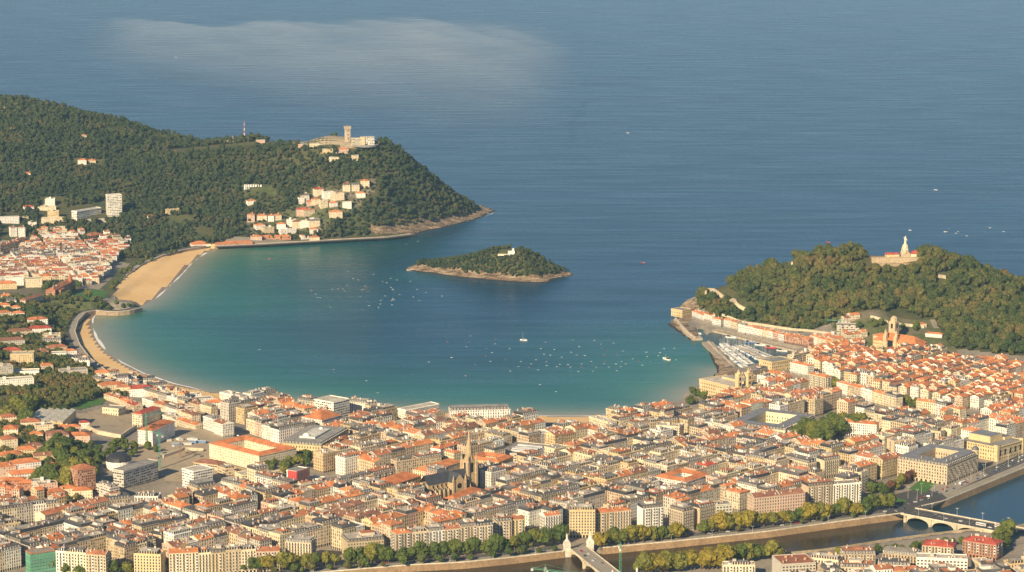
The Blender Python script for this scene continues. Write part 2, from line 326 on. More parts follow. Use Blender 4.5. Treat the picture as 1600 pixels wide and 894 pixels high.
H = np.maximum(H, 4.2)+rough*(.2+5.0*hill)
rag = fbm(XX, YY, .06, 5, 3)
rocky = (sl2 == R_)
sdn = sd+np.where(rocky, rag*4, 0)
prof = np.where(sl2 == R_, 1.0+sdn*.35+np.clip(sdn-14, 0, 1e9)*.7+rag*np.clip(sdn, 0, 12)*.12, np.where(sl2 == B_, sdn*.045+np.clip(sdn-55, 0, 1e9)*.6, sdn*2.5))
LH = np.minimum(H, prof); LH = np.where(sd > 0, LH, np.maximum(-9, sd*np.where(sl2 == Q_, 2.0, .12)))
ih = 1.0+np.clip(sdi, 0, 1e9)*.33+rag*.7+np.clip(sdi-16, 0, 1e9)*.42; icx, icy = G(792, 428, 0)[:2]
ic = GD(795, 392, 4425)
ih = np.minimum(ih, 8+37*np.exp(-((XX-ic.x-6)/92)**2-((YY-ic.y)/70)**2)+rag*.6)
LH = np.where(sdi > 0, ih, np.where((sd < 0) & (sdi > -60), np.maximum(LH, np.maximum(-9, sdi*.2)), LH))
def hz(x, y):
    """ground height at a world point"""
    i = np.clip((np.asarray(x)-gx[0])/GS, 0, len(gx)-1.001); j = np.clip((np.asarray(y)-gy[0])/GS, 0, len(gy)-1.001)
    i0 = i.astype(int); j0 = j.astype(int); a = i-i0; b = j-j0
    return LH[j0, i0]*(1-a)*(1-b)+LH[j0, i0+1]*a*(1-b)+LH[j0+1, i0]*(1-a)*b+LH[j0+1, i0+1]*a*b
def ground(px, py, lo=0.0, hi=230.0):
    """where the sight line through a photo point first meets the ground"""
    for k in range(460):
        d = 2300+k*10; q = GD(px, py, d)
        if q.z <= float(hz(q.x, q.y)):
            a, b = d-10, d
            for _ in range(14):
                c_ = (a+b)/2; q = GD(px, py, c_)
                if q.z <= float(hz(q.x, q.y)): b = c_
                else: a = c_
            return GD(px, py, b)
    return G(px, py, 0)
# faces by kind of ground
CX = (XX[:-1, :-1]+XX[1:, 1:])/2; CY = (YY[:-1, :-1]+YY[1:, 1:])/2; CH = (LH[:-1, :-1]+LH[1:, :-1]+LH[:-1, 1:]+LH[1:, 1:])/4
hmax = np.maximum.reduce([LH[:-1, :-1], LH[1:, :-1], LH[:-1, 1:], LH[1:, 1:]])
fsd = sd[:-1, :-1]; fsl = sl2[:-1, :-1]; fis = sdi[:-1, :-1]
ond = W2([(345,384),(300,390),(255,401),(222,415),(198,433),(182,452),(180,468),(200,480),(230,484),(420,400)], 2)
con = W2([(160,484),(136,490),(124,508),(120,522),(132,548),(150,567),(178,586),(224,601),(300,618),(420,636),(540,648),(660,655),(780,660),(860,663),(925,664),(990,660),(1035,648),(1050,600),(600,560),(300,470)], 2)
insand = (inpoly(ond, CX, CY) | inpoly(con, CX, CY)) & (fsl == B_) & (fis < -50)
greenp = [W2(p_, z_) for p_, z_ in [([(-200,130),(330,180),(620,190),(790,330),(660,352),(600,352),(560,338),(590,300),(570,285),(470,300),(450,330),(385,338),(300,372),(200,382),(120,372),(20,360),(-200,380)], 40),
     ([(1100,440),(1180,380),(1700,380),(1700,560),(1500,552),(1440,520),(1300,512),(1200,512),(1130,482)], 15)]]
hillside = inpoly(W2([(1295,502),(1300,530),(1345,543),(1440,546),(1500,553),(1500,545),(1440,508),(1400,500)], 18), CX, CY) | inpoly(W2([(-120,438),(118,440),(172,474),(219,477),(216,487),(148,488),(116,505),(116,540),(158,592),(205,612),(160,625),(105,650),(128,690),(150,735),(112,785),(60,775),(-120,768)], 16), CX, CY)
grn = inpoly(greenp[0], CX, CY) | inpoly(W2([(1452,512),(1478,545),(1500,551),(1560,556),(1700,564),(1700,380),(1452,400)], 10), CX, CY) | ((CY > 4780) & (CX < 0)) | ((CH > 13) & (CX > 300) & (CY > 3790)) | (CH > 60) 
rockf = ((fsl == R_) & (fsd < 26) & (fsd > -30) & (fis < -60)) | ((fis > -30) & (fis < 17))
land = hmax > -3
cls = np.where(~land, -1, np.where(fis > -60, np.where(rockf, 4, 3), np.where(rockf, 2, np.where(insand, np.where(CH < .25, 5, 1), np.where(grn, 3, 0)))))
cls = np.where(land & (fis > -60) & (cls == 3), 6, cls); cls = np.where((cls == 0) & hillside, 7, cls)
for k, nm, mt in [(0, 'city_ground', 'city_floor'), (1, 'beach', 'sand'), (5, 'wet_beach', 'wet_sand'), (2, 'rocky_shore', 'rock'), (3, 'hills', 'forest_floor'), (4, 'island_rocks', 'rock'), (6, 'island_ground', 'forest_floor'), (7, 'hillside', 'garden_floor')]:
    jj, ii = np.nonzero(cls == k); nx = len(gx); q = np.stack([jj*nx+ii, jj*nx+ii+1, (jj+1)*nx+ii+1, (jj+1)*nx+ii], 1)
    u, inv = np.unique(q.ravel(), return_inverse=True); V = np.stack([XX.ravel()[u], YY.ravel()[u], LH.ravel()[u]], 1)
    me = bpy.data.meshes.new(nm); me.from_pydata(V.tolist(), [], inv.reshape(-1, 4).tolist()); me.materials.append(M[mt])
    me.polygons.foreach_set('use_smooth', [k != 2 and k != 4]*len(q)); tag(link(nm, me), kind='structure')
# wide ground beyond the mapped land, below it
mb = MB()
for a, b, c_, d in [(-4900, 4900, 200, 2354), (-4900, -1640, 2354, 6300), (1140, 4900, 2354, 3900)]: mb.face([(a, b_, 5.0) if 0 else (a, c_, 5), (b, c_, 5), (b, d, 5), (a, d, 5)], 'city_floor')
tag(mb.build('outlying_ground'), kind='structure')
# sea sheet, with the sandy shallows stored per vertex
xs = np.unique(np.r_[np.linspace(-4950, -900, 30), np.arange(-900, 560, 14), np.linspace(560, 4950, 30)])
ys = np.unique(np.r_[np.linspace(500, 3000, 10), np.arange(3000, 5000, 14), np.linspace(5000, 6400, 40), np.linspace(6500, 14500, 60)])
SX, SY = np.meshgrid(xs, ys)
bseg = [(cw[i], cw[i+1]) for i in range(len(coast)-1) if cw[i][2] == B_ or 1035 <= coast[i][0] <= 1112 and coast[i][1] > 590]
bd = np.full(SX.shape, 1e9)
for (ax, ay, _), (bx, by, _) in bseg:
    dx, dy = bx-ax, by-ay; tt = np.clip(((SX-ax)*dx+(SY-ay)*dy)/(dx*dx+dy*dy+1e-9), 0, 1); bd = np.minimum(bd, np.hypot(SX-ax-tt*dx, SY-ay-tt*dy))
shal = np.exp(-(bd/290)**1.6); silt = np.exp(-(bd/38)**1.3)*.75
idi = polysd(iw, SX, SY)[0]; lx, ly = G(640, 432, 0)[:2]; shal = np.maximum(shal, .40*np.exp(-((SX-lx)/90)**2-((SY-ly)/90)**2))
hd = inpoly([tuple(G(*q_, 0))[:2] for q_ in [(1095,520),(1112,512),(1260,545),(1250,575),(1160,590)]], SX, SY); shal[hd] = .15; silt[hd] = 0
me = bpy.data.meshes.new('sea'); nx = len(xs); jj, ii = np.meshgrid(np.arange(len(ys)-1), np.arange(nx-1), indexing='ij'); jj, ii = jj.ravel(), ii.ravel()
me.from_pydata(np.stack([SX.ravel(), SY.ravel(), 0*SX.ravel()], 1).tolist(), [], np.stack([jj*nx+ii, jj*nx+ii+1, (jj+1)*nx+ii+1, (jj+1)*nx+ii], 1).tolist())
for nm, ar in (('shallow', shal), ('silt', silt)): me.attributes.new(nm, 'FLOAT', 'POINT').data.foreach_set('value', ar.ravel().astype(np.float32))
me.materials.append(M['sea']); tag(link('sea', me), kind='structure')
mb = MB(); mb.face([(-90000, 14500, 0), (90000, 14500, 0), (90000, 200000, 0), (-90000, 200000, 0)], 'sea'); tag(mb.build('open_sea'), kind='structure')
mb = MB(); n_ = len(river_px); wl = [G(a, b, .2) for a, b in river_px]; el = [G(a, b, .2) for a, b in east_px][::-1]
def resample(pts, n):
    d = [0]
    for a, b in zip(pts, pts[1:]): d.append(d[-1]+(b-a).length)
    out = []
    for k in range(n):
        s = d[-1]*k/(n-1); i = max(j for j in range(len(d)) if d[j] <= s+1e-6); i = min(i, len(pts)-2); out.append(pts[i].lerp(pts[i+1], (s-d[i])/(d[i+1]-d[i])))
    return out
a_, b_ = resample(wl, 30), resample(el, 30)
for i in range(29): mb.face([a_[i]+(a_[i]-b_[i]).normalized()*3, b_[i]+(b_[i]-a_[i]).normalized()*3, b_[i+1]+(b_[i+1]-a_[i+1]).normalized()*3, a_[i+1]+(a_[i+1]-b_[i+1]).normalized()*3], 'river_water')
tag(mb.build('river'), kind='structure')

# ribbons along a line: roads, walls, promenades
def offs(pts, d):
    out = []
    for i, p in enumerate(pts):
        a = pts[max(0, i-1)]; b = pts[min(len(pts)-1, i+1)]; t_ = Vector((b.x-a.x, b.y-a.y, 0)).normalized(); out.append(Vector((p.x-t_.y*d, p.y+t_.x*d, p.z)))
    return out
def ribbon(mb, pts, d0, d1, z, mat, c=(.5, .5, .5)):
    a, b = offs(pts, d0), offs(pts, d1); L = 0
    for i in range(len(pts)-1):
        za = z if not callable(z) else z(pts[i]); zb = z if not callable(z) else z(pts[i+1])
        mb.face([(b[i].x, b[i].y, za), (b[i+1].x, b[i+1].y, zb), (a[i+1].x, a[i+1].y, zb), (a[i].x, a[i].y, za)][::(1 if d0 > d1 else -1)], mat, c)
def wallrib(mb, pts, d0, d1, z0, z1, mat, c):
    """a wall of real thickness following a line"""
    a, b = offs(pts, d0), offs(pts, d1)
    Z0 = (lambda p: z0) if not callable(z0) else z0; Z1 = (lambda p: z1) if not callable(z1) else z1
    for i in range(len(pts)-1):
        p, q = pts[i], pts[i+1]
        for s_, t_ in ((a, 1), (b, -1)): mb.face([(s_[i].x, s_[i].y, Z0(p)), (s_[i+1].x, s_[i+1].y, Z0(q)), (s_[i+1].x, s_[i+1].y, Z1(q)), (s_[i].x, s_[i].y, Z1(p))][::t_], mat, c)
        mb.face([(a[i].x, a[i].y, Z1(p)), (a[i+1].x, a[i+1].y, Z1(q)), (b[i+1].x, b[i+1].y, Z1(q)), (b[i].x, b[i].y, Z1(p))], mat, c)
    for i in (0, -1): mb.face([(a[i].x, a[i].y, Z0(pts[i])), (b[i].x, b[i].y, Z0(pts[i])), (b[i].x, b[i].y, Z1(pts[i])), (a[i].x, a[i].y, Z1(pts[i]))], mat, c)
def line(px, z, step=15.0):
    pts = [G(a, b, z) for a, b in px]; L = sum((b-a).length for a, b in zip(pts, pts[1:])); return resample(pts, max(3, int(L/step)))
# ------------------------------------------------------------------ woods on the hills
def ico(sub):
    t_ = (1+5**.5)/2; v = [(-1,t_,0),(1,t_,0),(-1,-t_,0),(1,-t_,0),(0,-1,t_),(0,1,t_),(0,-1,-t_),(0,1,-t_),(t_,0,-1),(t_,0,1),(-t_,0,-1),(-t_,0,1)]
    v = [Vector(p).normalized() for p in v]
    f = [(0,11,5),(0,5,1),(0,1,7),(0,7,10),(0,10,11),(1,5,9),(5,11,4),(11,10,2),(10,7,6),(7,1,8),(3,9,4),(3,4,2),(3,2,6),(3,6,8),(3,8,9),(4,9,5),(2,4,11),(6,2,10),(8,6,7),(9,8,1)]
    for _ in range(sub):
        cache = {}; nf = []
        def mid(a, b):
            k = (min(a, b), max(a, b))
            if k not in cache: cache[k] = len(v); v.append((v[a]+v[b]).normalized())
            return cache[k]
        for a, b, c in f:
            x, y, z = mid(a, b), mid(b, c), mid(c, a); nf += [(a,x,z),(b,y,x),(c,z,y),(x,y,z)]
        f = nf
    return v, f
ICO1, ICO2 = ico(1), ico(2)
def crown(seed, lobes=5, r=3.6, h=6.5, leaves=110, leaf=1.0, mat='leaf_far', z0=1.5, sub=1, conic=0.0):
    """uneven crown: several ragged lobes with leaf sprays standing out of them (unit: metres)"""
    rs = random.Random(seed); mb = MB(); V, F = ICO1 if sub == 1 else ICO2; cs = []
    for k in range(lobes):
        a = 6.28*(k+rs.random()*.7)/lobes; q = rs.uniform(.25, .6)*r*(1-conic*.5); zz = z0+h*rs.uniform(.32, .72)
        if k == 0: q = 0; zz = z0+h*.68
        cs.append((Vector((q*math.cos(a), q*math.sin(a), zz)), r*rs.uniform(.48, .68), h*rs.uniform(.24, .36)))
    for c, rr, hh in cs:
        pts = []
        for p in V:
            s = 1+rs.uniform(-.34, .30); pts.append(Vector((c.x+p.x*rr*s, c.y+p.y*rr*s, c.z+p.z*hh*s)))
        for f in F: mb.face([pts[i] for i in f], mat)
    for k in range(leaves):
        c, rr, hh = rs.choice(cs); d = Vector((rs.gauss(0, 1), rs.gauss(0, 1), rs.gauss(.35, 1))).normalized(); s = rs.uniform(.92, 1.3)
        p = Vector((c.x+d.x*rr*s, c.y+d.y*rr*s, c.z+d.z*hh*s)); u = Vector((rs.gauss(0, 1), rs.gauss(0, 1), rs.gauss(0, .6))).normalized()
        w = d.cross(u).normalized()*leaf*rs.uniform(.5, 1.1); u = u*leaf*rs.uniform(.5, 1.1)
        mb.face([p-u*.6, p+w*.6, p+u*.6+d*leaf*.3, p-w*.5], mat)
    return mb
LIB = bpy.data.collections.new('woodland_crowns')      # sources for the woods, not placed in the scene
def lib(name, mbs):
    c = bpy.data.collections.new(name); LIB.children.link(c)
    for i, mb in enumerate(mbs):
        o = bpy.data.objects.new('crown', mb.mesh('crown')); c.objects.link(o)
    return c
far_lib = lib('far_crowns', [crown(10+i, 3+i % 3, 3.6+.3*(i % 3), 6.5+i % 4, 44, 1.3) for i in range(6)])
near_lib = lib('near_crowns', [crown(40+i, 5+i % 3, 3.8+.25*(i % 3), 7.0+i % 4, 260, .95, 'leaf_near') for i in range(7)])
def scatter(name, pts, coll, label, cat):
    """pts rows: x, y, z, scale, rotation"""
    pts = np.asarray(pts); me = bpy.data.meshes.new(name); me.from_pydata(pts[:, :3].tolist(), [], [])
    me.attributes.new('sc', 'FLOAT', 'POINT').data.foreach_set('value', pts[:, 3].astype(np.float32)); me.attributes.new('rz', 'FLOAT', 'POINT').data.foreach_set('value', pts[:, 4].astype(np.float32))
    o = link(name, me); ng = bpy.data.node_groups.new(name, 'GeometryNodeTree')
    ng.interface.new_socket('Geometry', in_out='INPUT', socket_type='NodeSocketGeometry'); ng.interface.new_socket('Geometry', in_out='OUTPUT', socket_type='NodeSocketGeometry')
    N = ng.nodes; a = N.new('NodeGroupInput'); b = N.new('NodeGroupOutput'); iop = N.new('GeometryNodeInstanceOnPoints'); ci = N.new('GeometryNodeCollectionInfo')
    ci.inputs['Collection'].default_value = coll; ci.inputs['Separate Children'].default_value = True; ci.inputs['Reset Children'].default_value = True
    iop.inputs['Pick Instance'].default_value = True
    s = N.new('GeometryNodeInputNamedAttribute'); s.data_type = 'FLOAT'; s.inputs['Name'].default_value = 'sc'
    r = N.new('GeometryNodeInputNamedAttribute'); r.data_type = 'FLOAT'; r.inputs['Name'].default_value = 'rz'
    cx = N.new('ShaderNodeCombineXYZ'); L = ng.links.new
    L(a.outputs[0], iop.inputs['Points']); L(ci.outputs[0], iop.inputs['Instance']); L(s.outputs['Attribute'], iop.inputs['Scale']); L(r.outputs['Attribute'], cx.inputs[2]); L(cx.outputs[0], iop.inputs['Rotation']); L(iop.outputs[0], b.inputs[0])
    md = o.modifiers.new('trees', 'NODES'); md.node_group = ng; return tag(o, label, cat, kind='stuff')
def pin(poly, px, py): return inpoly(poly, px, py)
def project(x, y, z):
    dz = z-HCAM; f = y*math.cos(PIT)-dz*math.sin(PIT); u = y*math.sin(PIT)+dz*math.cos(PIT); return 800+FPX*x/f, 447-FPX*u/f
def jitter(x0, x1, y0, y1, s, rs):
    X, Y = np.meshgrid(np.arange(x0, x1, s), np.arange(y0, y1, s)); X = X+rs.uniform(-.48, .48, X.shape)*s; Y = Y+rs.uniform(-.48, .48, Y.shape)*s; return X.ravel(), Y.ravel()
def near_sd(X, Y):
    i = np.clip(((X-gx[0])/GS).astype(int), 0, len(gx)-1); j = np.clip(((Y-gy[0])/GS).astype(int), 0, len(gy)-1); return sd[j, i], sl2[j, i], sdi[j, i], grn_at(i, j)
def grn_at(i, j): return cls[np.clip(j, 0, cls.shape[0]-1), np.clip(i, 0, cls.shape[1]-1)]
clear_far = [[(452,226),(478,212),(515,203),(560,200),(592,214),(590,226),(562,228),(548,240),(510,228)],
  [(380,346),(430,336),(463,318),(464,303),(490,288),(528,290),(560,276),(590,276),(590,300),(568,318),(556,328),(520,346),(500,365),(380,372)],
  [(376,288),(424,288),(446,318),(420,328),(380,318)], [(255,335),(300,333),(305,346),(262,350)], [(112,244),(166,247),(166,258),(112,260)],
  [(256,231),(400,219),(470,214),(470,221),(400,228),(260,239)], [(100,322),(166,312),(166,300),(194,300),(194,334),(160,346),(105,346)],
  [(60,305),(100,305),(104,345),(60,352)], [(300,355),(330,352),(335,372),(305,372)], [(575,350),(640,352),(640,370),(575,372)], [(0,330),(30,330),(42,400),(0,410)],
  [(380,310),(402,310),(402,323),(380,323)], [(0,358),(45,362),(60,402),(0,420)]]
clear_urg = [[(1352,396),(1395,386),(1432,388),(1440,402),(1420,418),(1370,418),(1345,412)], [(1198,402),(1240,402),(1240,414),(1198,416)], [(1330,505),(1350,498),(1395,496),(1440,512),(1440,545),(1330,540)],
  [(1100,440),(1135,440),(1175,480),(1160,490),(1130,466),(1100,466)], [(1430,512),(1480,512),(1478,530),(1430,532)], [(1460,425),(1482,422),(1484,438),(1460,440)], [(1120,490),(1300,520),(1310,535),(1120,520)], [(1360,488),(1400,476),(1440,495),(1440,510),(1360,500)], [(1300,490),(1345,490),(1345,520),(1300,520)]]
rs = np.random.default_rng(11)
def density(px, py, clears):
    k = np.ones(px.shape, bool)
    for c in clears: k &= ~pin(c, px, py)
    return k
X, Y = jitter(-1640, 20, 4560, 6250, 7.6, rs); s_, l_, i_, c_ = near_sd(X, Y); Z = hz(X, Y); px, py = project(X, Y, Z+4)
mead = pin(clear_far[2], px, py); keepm = density(px, py, clear_far[:2]+clear_far[3:]) & (~mead | (rs.random(len(px)) < np.where(py > 305, .45, .10)))
k = (c_ == 3) & (i_ < -60) & keepm & (px > -130) & (Z > 5)
# keep what faces the camera or stands near a crest
X, Y, Z, px, py = X[k], Y[k], Z[k], px[k], py[k]
def visible(X, Y, Z, extra=16):
    ok = np.ones(len(X), bool)
    for t_ in (.995, .99, .98, .97, .955, .94, .92, .9): 
        ok &= (HCAM+(Z+extra-HCAM)*t_) > hz(X*t_, Y*t_)
    return ok
k = visible(X, Y, Z); X, Y, Z, px, py = X[k], Y[k], Z[k], px[k], py[k]
sc = rs.uniform(.6, 1.15, len(X))*np.where(rs.random(len(X)) < .2, 1.5, 1.0); thin = fbm(X, Y, .009, 21, 3); k = (thin > -1.75) | (rs.random(len(X)) < .25)
far_pts = np.stack([X, Y, Z-1.0, sc, rs.uniform(0, 6.28, len(X))], 1)[k]
scatter('wooded_hillside', far_pts, far_lib, 'dense mixed wood covering the long headland across the bay', 'woodland')
X, Y = jitter(280, 1000, 3540, 4200, 7.6, rs); s_, l_, i_, c_ = near_sd(X, Y); Z = hz(X, Y); px, py = project(X, Y, Z+4)
k = (c_ == 3) & density(px, py, clear_urg) & (px < 1720) & (Z > 6.5)
X, Y, Z = X[k], Y[k], Z[k]; k = visible(X, Y, Z); X, Y, Z = X[k], Y[k], Z[k]
scatter('wooded_hill', np.stack([X, Y, Z-1.2, rs.uniform(.72, 1.2, len(X))*np.where(rs.random(len(X)) < .3, 1.6, 1.0), rs.uniform(0, 6.28, len(X))], 1), near_lib, 'autumn tinted wood covering the round hill below the statue', 'woodland')
X, Y = jitter(-180, 110, 4320, 4500, 5.2, rs); s_, l_, i_, c_ = near_sd(X, Y); Z = hz(X, Y); px, py = project(X, Y, Z+3)
k = (i_ > 11) & (Z > 5.5+fbm(X, Y, .045, 12, 3)*2.2) & ~pin([(778,388),(812,384),(812,396),(778,398)], px, py) ; X, Y, Z = X[k], Y[k], Z[k]
scatter('wooded_island', np.stack([X, Y, Z-1, rs.uniform(.5, .95, len(X)), rs.uniform(0, 6.28, len(X))], 1), far_lib, 'dark evergreen thicket covering the small rocky island', 'woodland')
# open grass on the headland
def patch(name, poly, mat, step=9, lift=.35):
    """grass or gravel laid on the ground inside a photo outline"""
    pts = [ground(a, b) for a, b in poly]; x0, x1 = min(p.x for p in pts), max(p.x for p in pts); y0, y1 = min(p.y for p in pts), max(p.y for p in pts)
    pw = [(p.x, p.y) for p in pts]; mb = MB(); nx = max(2, int((x1-x0)/step)); ny = max(2, int((y1-y0)/step))
    gxs = np.linspace(x0, x1, nx+1); gys = np.linspace(y0, y1, ny+1)
    for i in range(nx):
        for j in range(ny):
            cx, cy = (gxs[i]+gxs[i+1])/2, (gys[j]+gys[j+1])/2
            if inpoly(pw, np.array([cx]), np.array([cy]))[0]:
                mb.face([(x, y, float(hz(x, y))+lift) for x, y in ((gxs[i], gys[j]), (gxs[i+1], gys[j]), (gxs[i+1], gys[j+1]), (gxs[i], gys[j+1]))], mat)
    return tag(mb.build(name), kind='structure')
patch('meadow', [(376,290),(424,290),(444,317),(420,327),(382,318)], 'grass')
patch('lawn', [(262,338),(300,336),(303,346),(266,348)], 'grass')
patch('meadow', [(115,249),(162,250),(158,258),(118,259)], 'grass')
patch('terraced_ground', [(455,224),(480,212),(515,204),(590,215),(588,225),(550,232),(505,226)], 'dirt', 8)
patch('village_ground', [(385,346),(430,338),(465,318),(466,305),(492,292),(560,280),(588,280),(586,300),(556,326),(520,346),(500,362),(385,370)], 'garden_floor', 8)
patch('cliff', [(580,352),(640,344),(705,338),(735,334),(700,350),(640,364),(585,368)], 'rock', 7, .5)
patch('castle_ground', [(1354,400),(1395,390),(1430,391),(1436,402),(1418,414),(1372,415)], 'earth_brown', 5)
# ------------------------------------------------------------------ town: house builder
WALL = {'cream': (.68,.56,.38), 'ochre': (.60,.45,.24), 'tan': (.55,.43,.28), 'white': (.78,.73,.64), 'grey': (.52,.47,.39), 'sandstone': (.50,.38,.23), 'pink': (.56,.38,.28), 'yellow': (.60,.46,.22), 'brick': (.40,.18,.10)}
ROOF = {'orange tiled': (.52,.19,.075), 'rust tiled': (.38,.15,.075), 'brown tiled': (.25,.12,.075), 'red tiled': (.40,.08,.05), 'flat terracotta': (.34,.13,.07), 'grey slate': (.085,.080,.078), 'dark slate': (.045,.045,.048), 'flat grey': (.26,.24,.21), 'flat pale': (.46,.41,.33)}
def vary(c, k=.10): q = random.uniform(1-k, 1+k); return tuple(min(.9, x*q*random.uniform(.97, 1.03)) for x in c)
_cache = {}
def shared(key, fn):
    if key not in _cache: _cache[key] = fn()
    return _cache[key]
def chimney_mesh(v):
    def f():
        mb = MB(); w, d, h = [(1.6, .7, 2.0), (2.6, .8, 2.4), (1.1, 1.0, 1.7)][v]; c = [(.62,.54,.42), (.50,.30,.19), (.66,.62,.55)][v]
        mb.box(-w/2, w/2, -d/2, d/2, -.8, h, 'plaster', c); mb.box(-w/2-.12, w/2+.12, -d/2-.12, d/2+.12, h, h+.18, 'stone', (.35,.3,.25))
        for k in range(2): mb.cone(-w*.25+k*w*.5, 0, .2, h+.18, .16, h+.75, 'stone', (.40,.20,.12), 6)
        return mb.mesh('chimney')
    return shared(('chim', v), f)
def dormer_mesh(v):
    def f():
        mb = MB(); c = [(.66,.60,.50), (.50,.42,.31), (.12,.115,.115)][v]
        mb.box(-.95, .95, -.25, 1.8, 0, 2.1, 'paint', c, 'slate', (.1,.1,.1)); mb.box(-1.1, 1.1, -.4, 1.8, 2.1, 2.3, 'slate', (.12,.11,.11))
        mb.face([(-.5, -.27, .35), (.5, -.27, .35), (.5, -.27, 1.8), (-.5, -.27, 1.8)], 'glass'); return mb.mesh('dormer')
    return shared(('dorm', v), f)
def window_mesh(v):
    """0 plain sash with stone surround, 1 french window with balcony, 2 white glazed bay, 3 wide modern window"""
    def f():
        mb = MB(); w, h = [(1.35, 2.1), (1.4, 2.5), (1.9, 2.5), (2.1, 1.6)][v]; st = (.62,.56,.45)
        if v == 2:
            mb.box(-w/2, w/2, -.75, .02, -.2, h+.2, 'paint', (.74,.71,.64), bottom=True)
            mb.face([(-w/2+.2, -.77, .7), (w/2-.2, -.77, .7), (w/2-.2, -.77, h), (-w/2+.2, -.77, h)], 'glass')
            for s_ in (-1, 1): mb.face([(s_*(w/2+.02), -.6, .7), (s_*(w/2+.02), -.1, .7), (s_*(w/2+.02), -.1, h), (s_*(w/2+.02), -.6, h)][::s_], 'glass')
            return mb.mesh('window')
        for x0, x1, z0, z1 in ((-w/2-.1, -w/2, 0, h), (w/2, w/2+.1, 0, h), (-w/2-.1, w/2+.1, h, h+.16), (-w/2-.1, w/2+.1, -.12, 0)): mb.box(x0, x1, -.12, .02, z0, z1, 'stone', st, bottom=True)
        mb.face([(-w/2, -.03, 0), (w/2, -.03, 0), (w/2, -.03, h), (-w/2, -.03, h)], 'glass')
        mb.box(-.04, .04, -.07, -.03, 0, h, 'paint', (.55,.5,.42))
        if v == 1:
            mb.box(-1.05, 1.05, -.85, .02, -.22, -.02, 'stone', (.5,.44,.34), bottom=True)
            for k in range(6): mb.box(-1.0+k*.38, -.93+k*.38, -.83, -.78, 0, 1.0, 'metal', (.05,.05,.05))
            mb.box(-1.05, 1.05, -.85, -.77, .95, 1.05, 'metal', (.05,.05,.05))
        return mb.mesh('window')
    return shared(('win', v), f)
def mesh_to_mb(me):
    key = ('mb', me.name)
    if key not in _cache:
        mb = MB(); names = [m.name for m in me.materials]; cols = np.zeros(len(me.polygons)*4, dtype=np.float32); me.attributes['col'].data.foreach_get('color', cols); cols = cols.reshape(-1, 4)
        for p in me.polygons: mb.face([tuple(me.vertices[i].co) for i in p.vertices], names[p.material_index], tuple(cols[p.index][:3]))
        _cache[key] = mb
    return _cache[key]
HOUSES = []; OCC = {}; RES = {}
def rectpoly(cx, cy, w, d, a):
    c, s = math.cos(a), math.sin(a); return [(cx+x*c-y*s, cy+x*s+y*c) for x, y in ((-w/2, -d/2), (w/2, -d/2), (w/2, d/2), (-w/2, d/2))]
def sat(p, q):
    for A, Bp in ((p, q), (q, p)):
        for i in range(len(A)):
            nx_, ny_ = A[(i+1) % len(A)][1]-A[i][1], A[i][0]-A[(i+1) % len(A)][0]
            if max(nx_*x+ny_*y for x, y in A) <= min(nx_*x+ny_*y for x, y in Bp)+1e-6 or max(nx_*x+ny_*y for x, y in Bp) <= min(nx_*x+ny_*y for x, y in A)+1e-6: return False
    return True
def cells(p):
    xs_ = [a for a, _ in p]; ys_ = [b for _, b in p]
    return [(i, j) for i in range(int(min(xs_)//30), int(max(xs_)//30)+1) for j in range(int(min(ys_)//30), int(max(ys_)//30)+1)]
def reserve(p):
    for c in cells(p): OCC.setdefault(c, []).append(p)
def free(p):
    for c in cells(p):
        for q in OCC.get(c, []):
            if sat(p, q): return False
    return True
def reserve_px(pts, z=6):
    p = [tuple(G(a, b, z))[:2] for a, b in pts]
    for c in cells(p): RES.setdefault(c, []).append(p)
def open_free(p):
    for c in cells(p):
        for q in RES.get(c, []):
            x, y = np.array([a for a, _ in p]), np.array([b for _, b in p]); mx, my = x.mean(), y.mean()
            if inpoly(q, np.r_[x, mx], np.r_[y, my]).any(): return False
    return True
def house(cx, cy, w, d, ang, h, wall='cream', roof='orange tiled', fac='facade', kind='apartment building', z0=None, sides=(False, False), check=True, force=False, level=1, wins=None, **kw):
    shrink = (6 if force else .25) if check else 0
    p = rectpoly(cx, cy, max(2, w-shrink), max(2, d-shrink), ang)
    if check and not free(p): return None
    if check and not force and not open_free(p): return None
    if force: p = rectpoly(cx, cy, max(2, w-.25), max(2, d-.25), ang)
    reserve(p)
    if z0 is None: z0 = min(float(hz(x, y)) for x, y in p)-.1
    s = dict(cx=cx, cy=cy, w=w, d=d, ang=ang, h=h, wall=wall, roof=roof, fac=fac, kind=kind, z0=z0, sides=sides, force=force, level=level, wins=wins, seed=random.random(), wc=vary(WALL[wall]), rc=vary(ROOF[roof], .16)); s.update(kw)
    HOUSES.append(s); return s
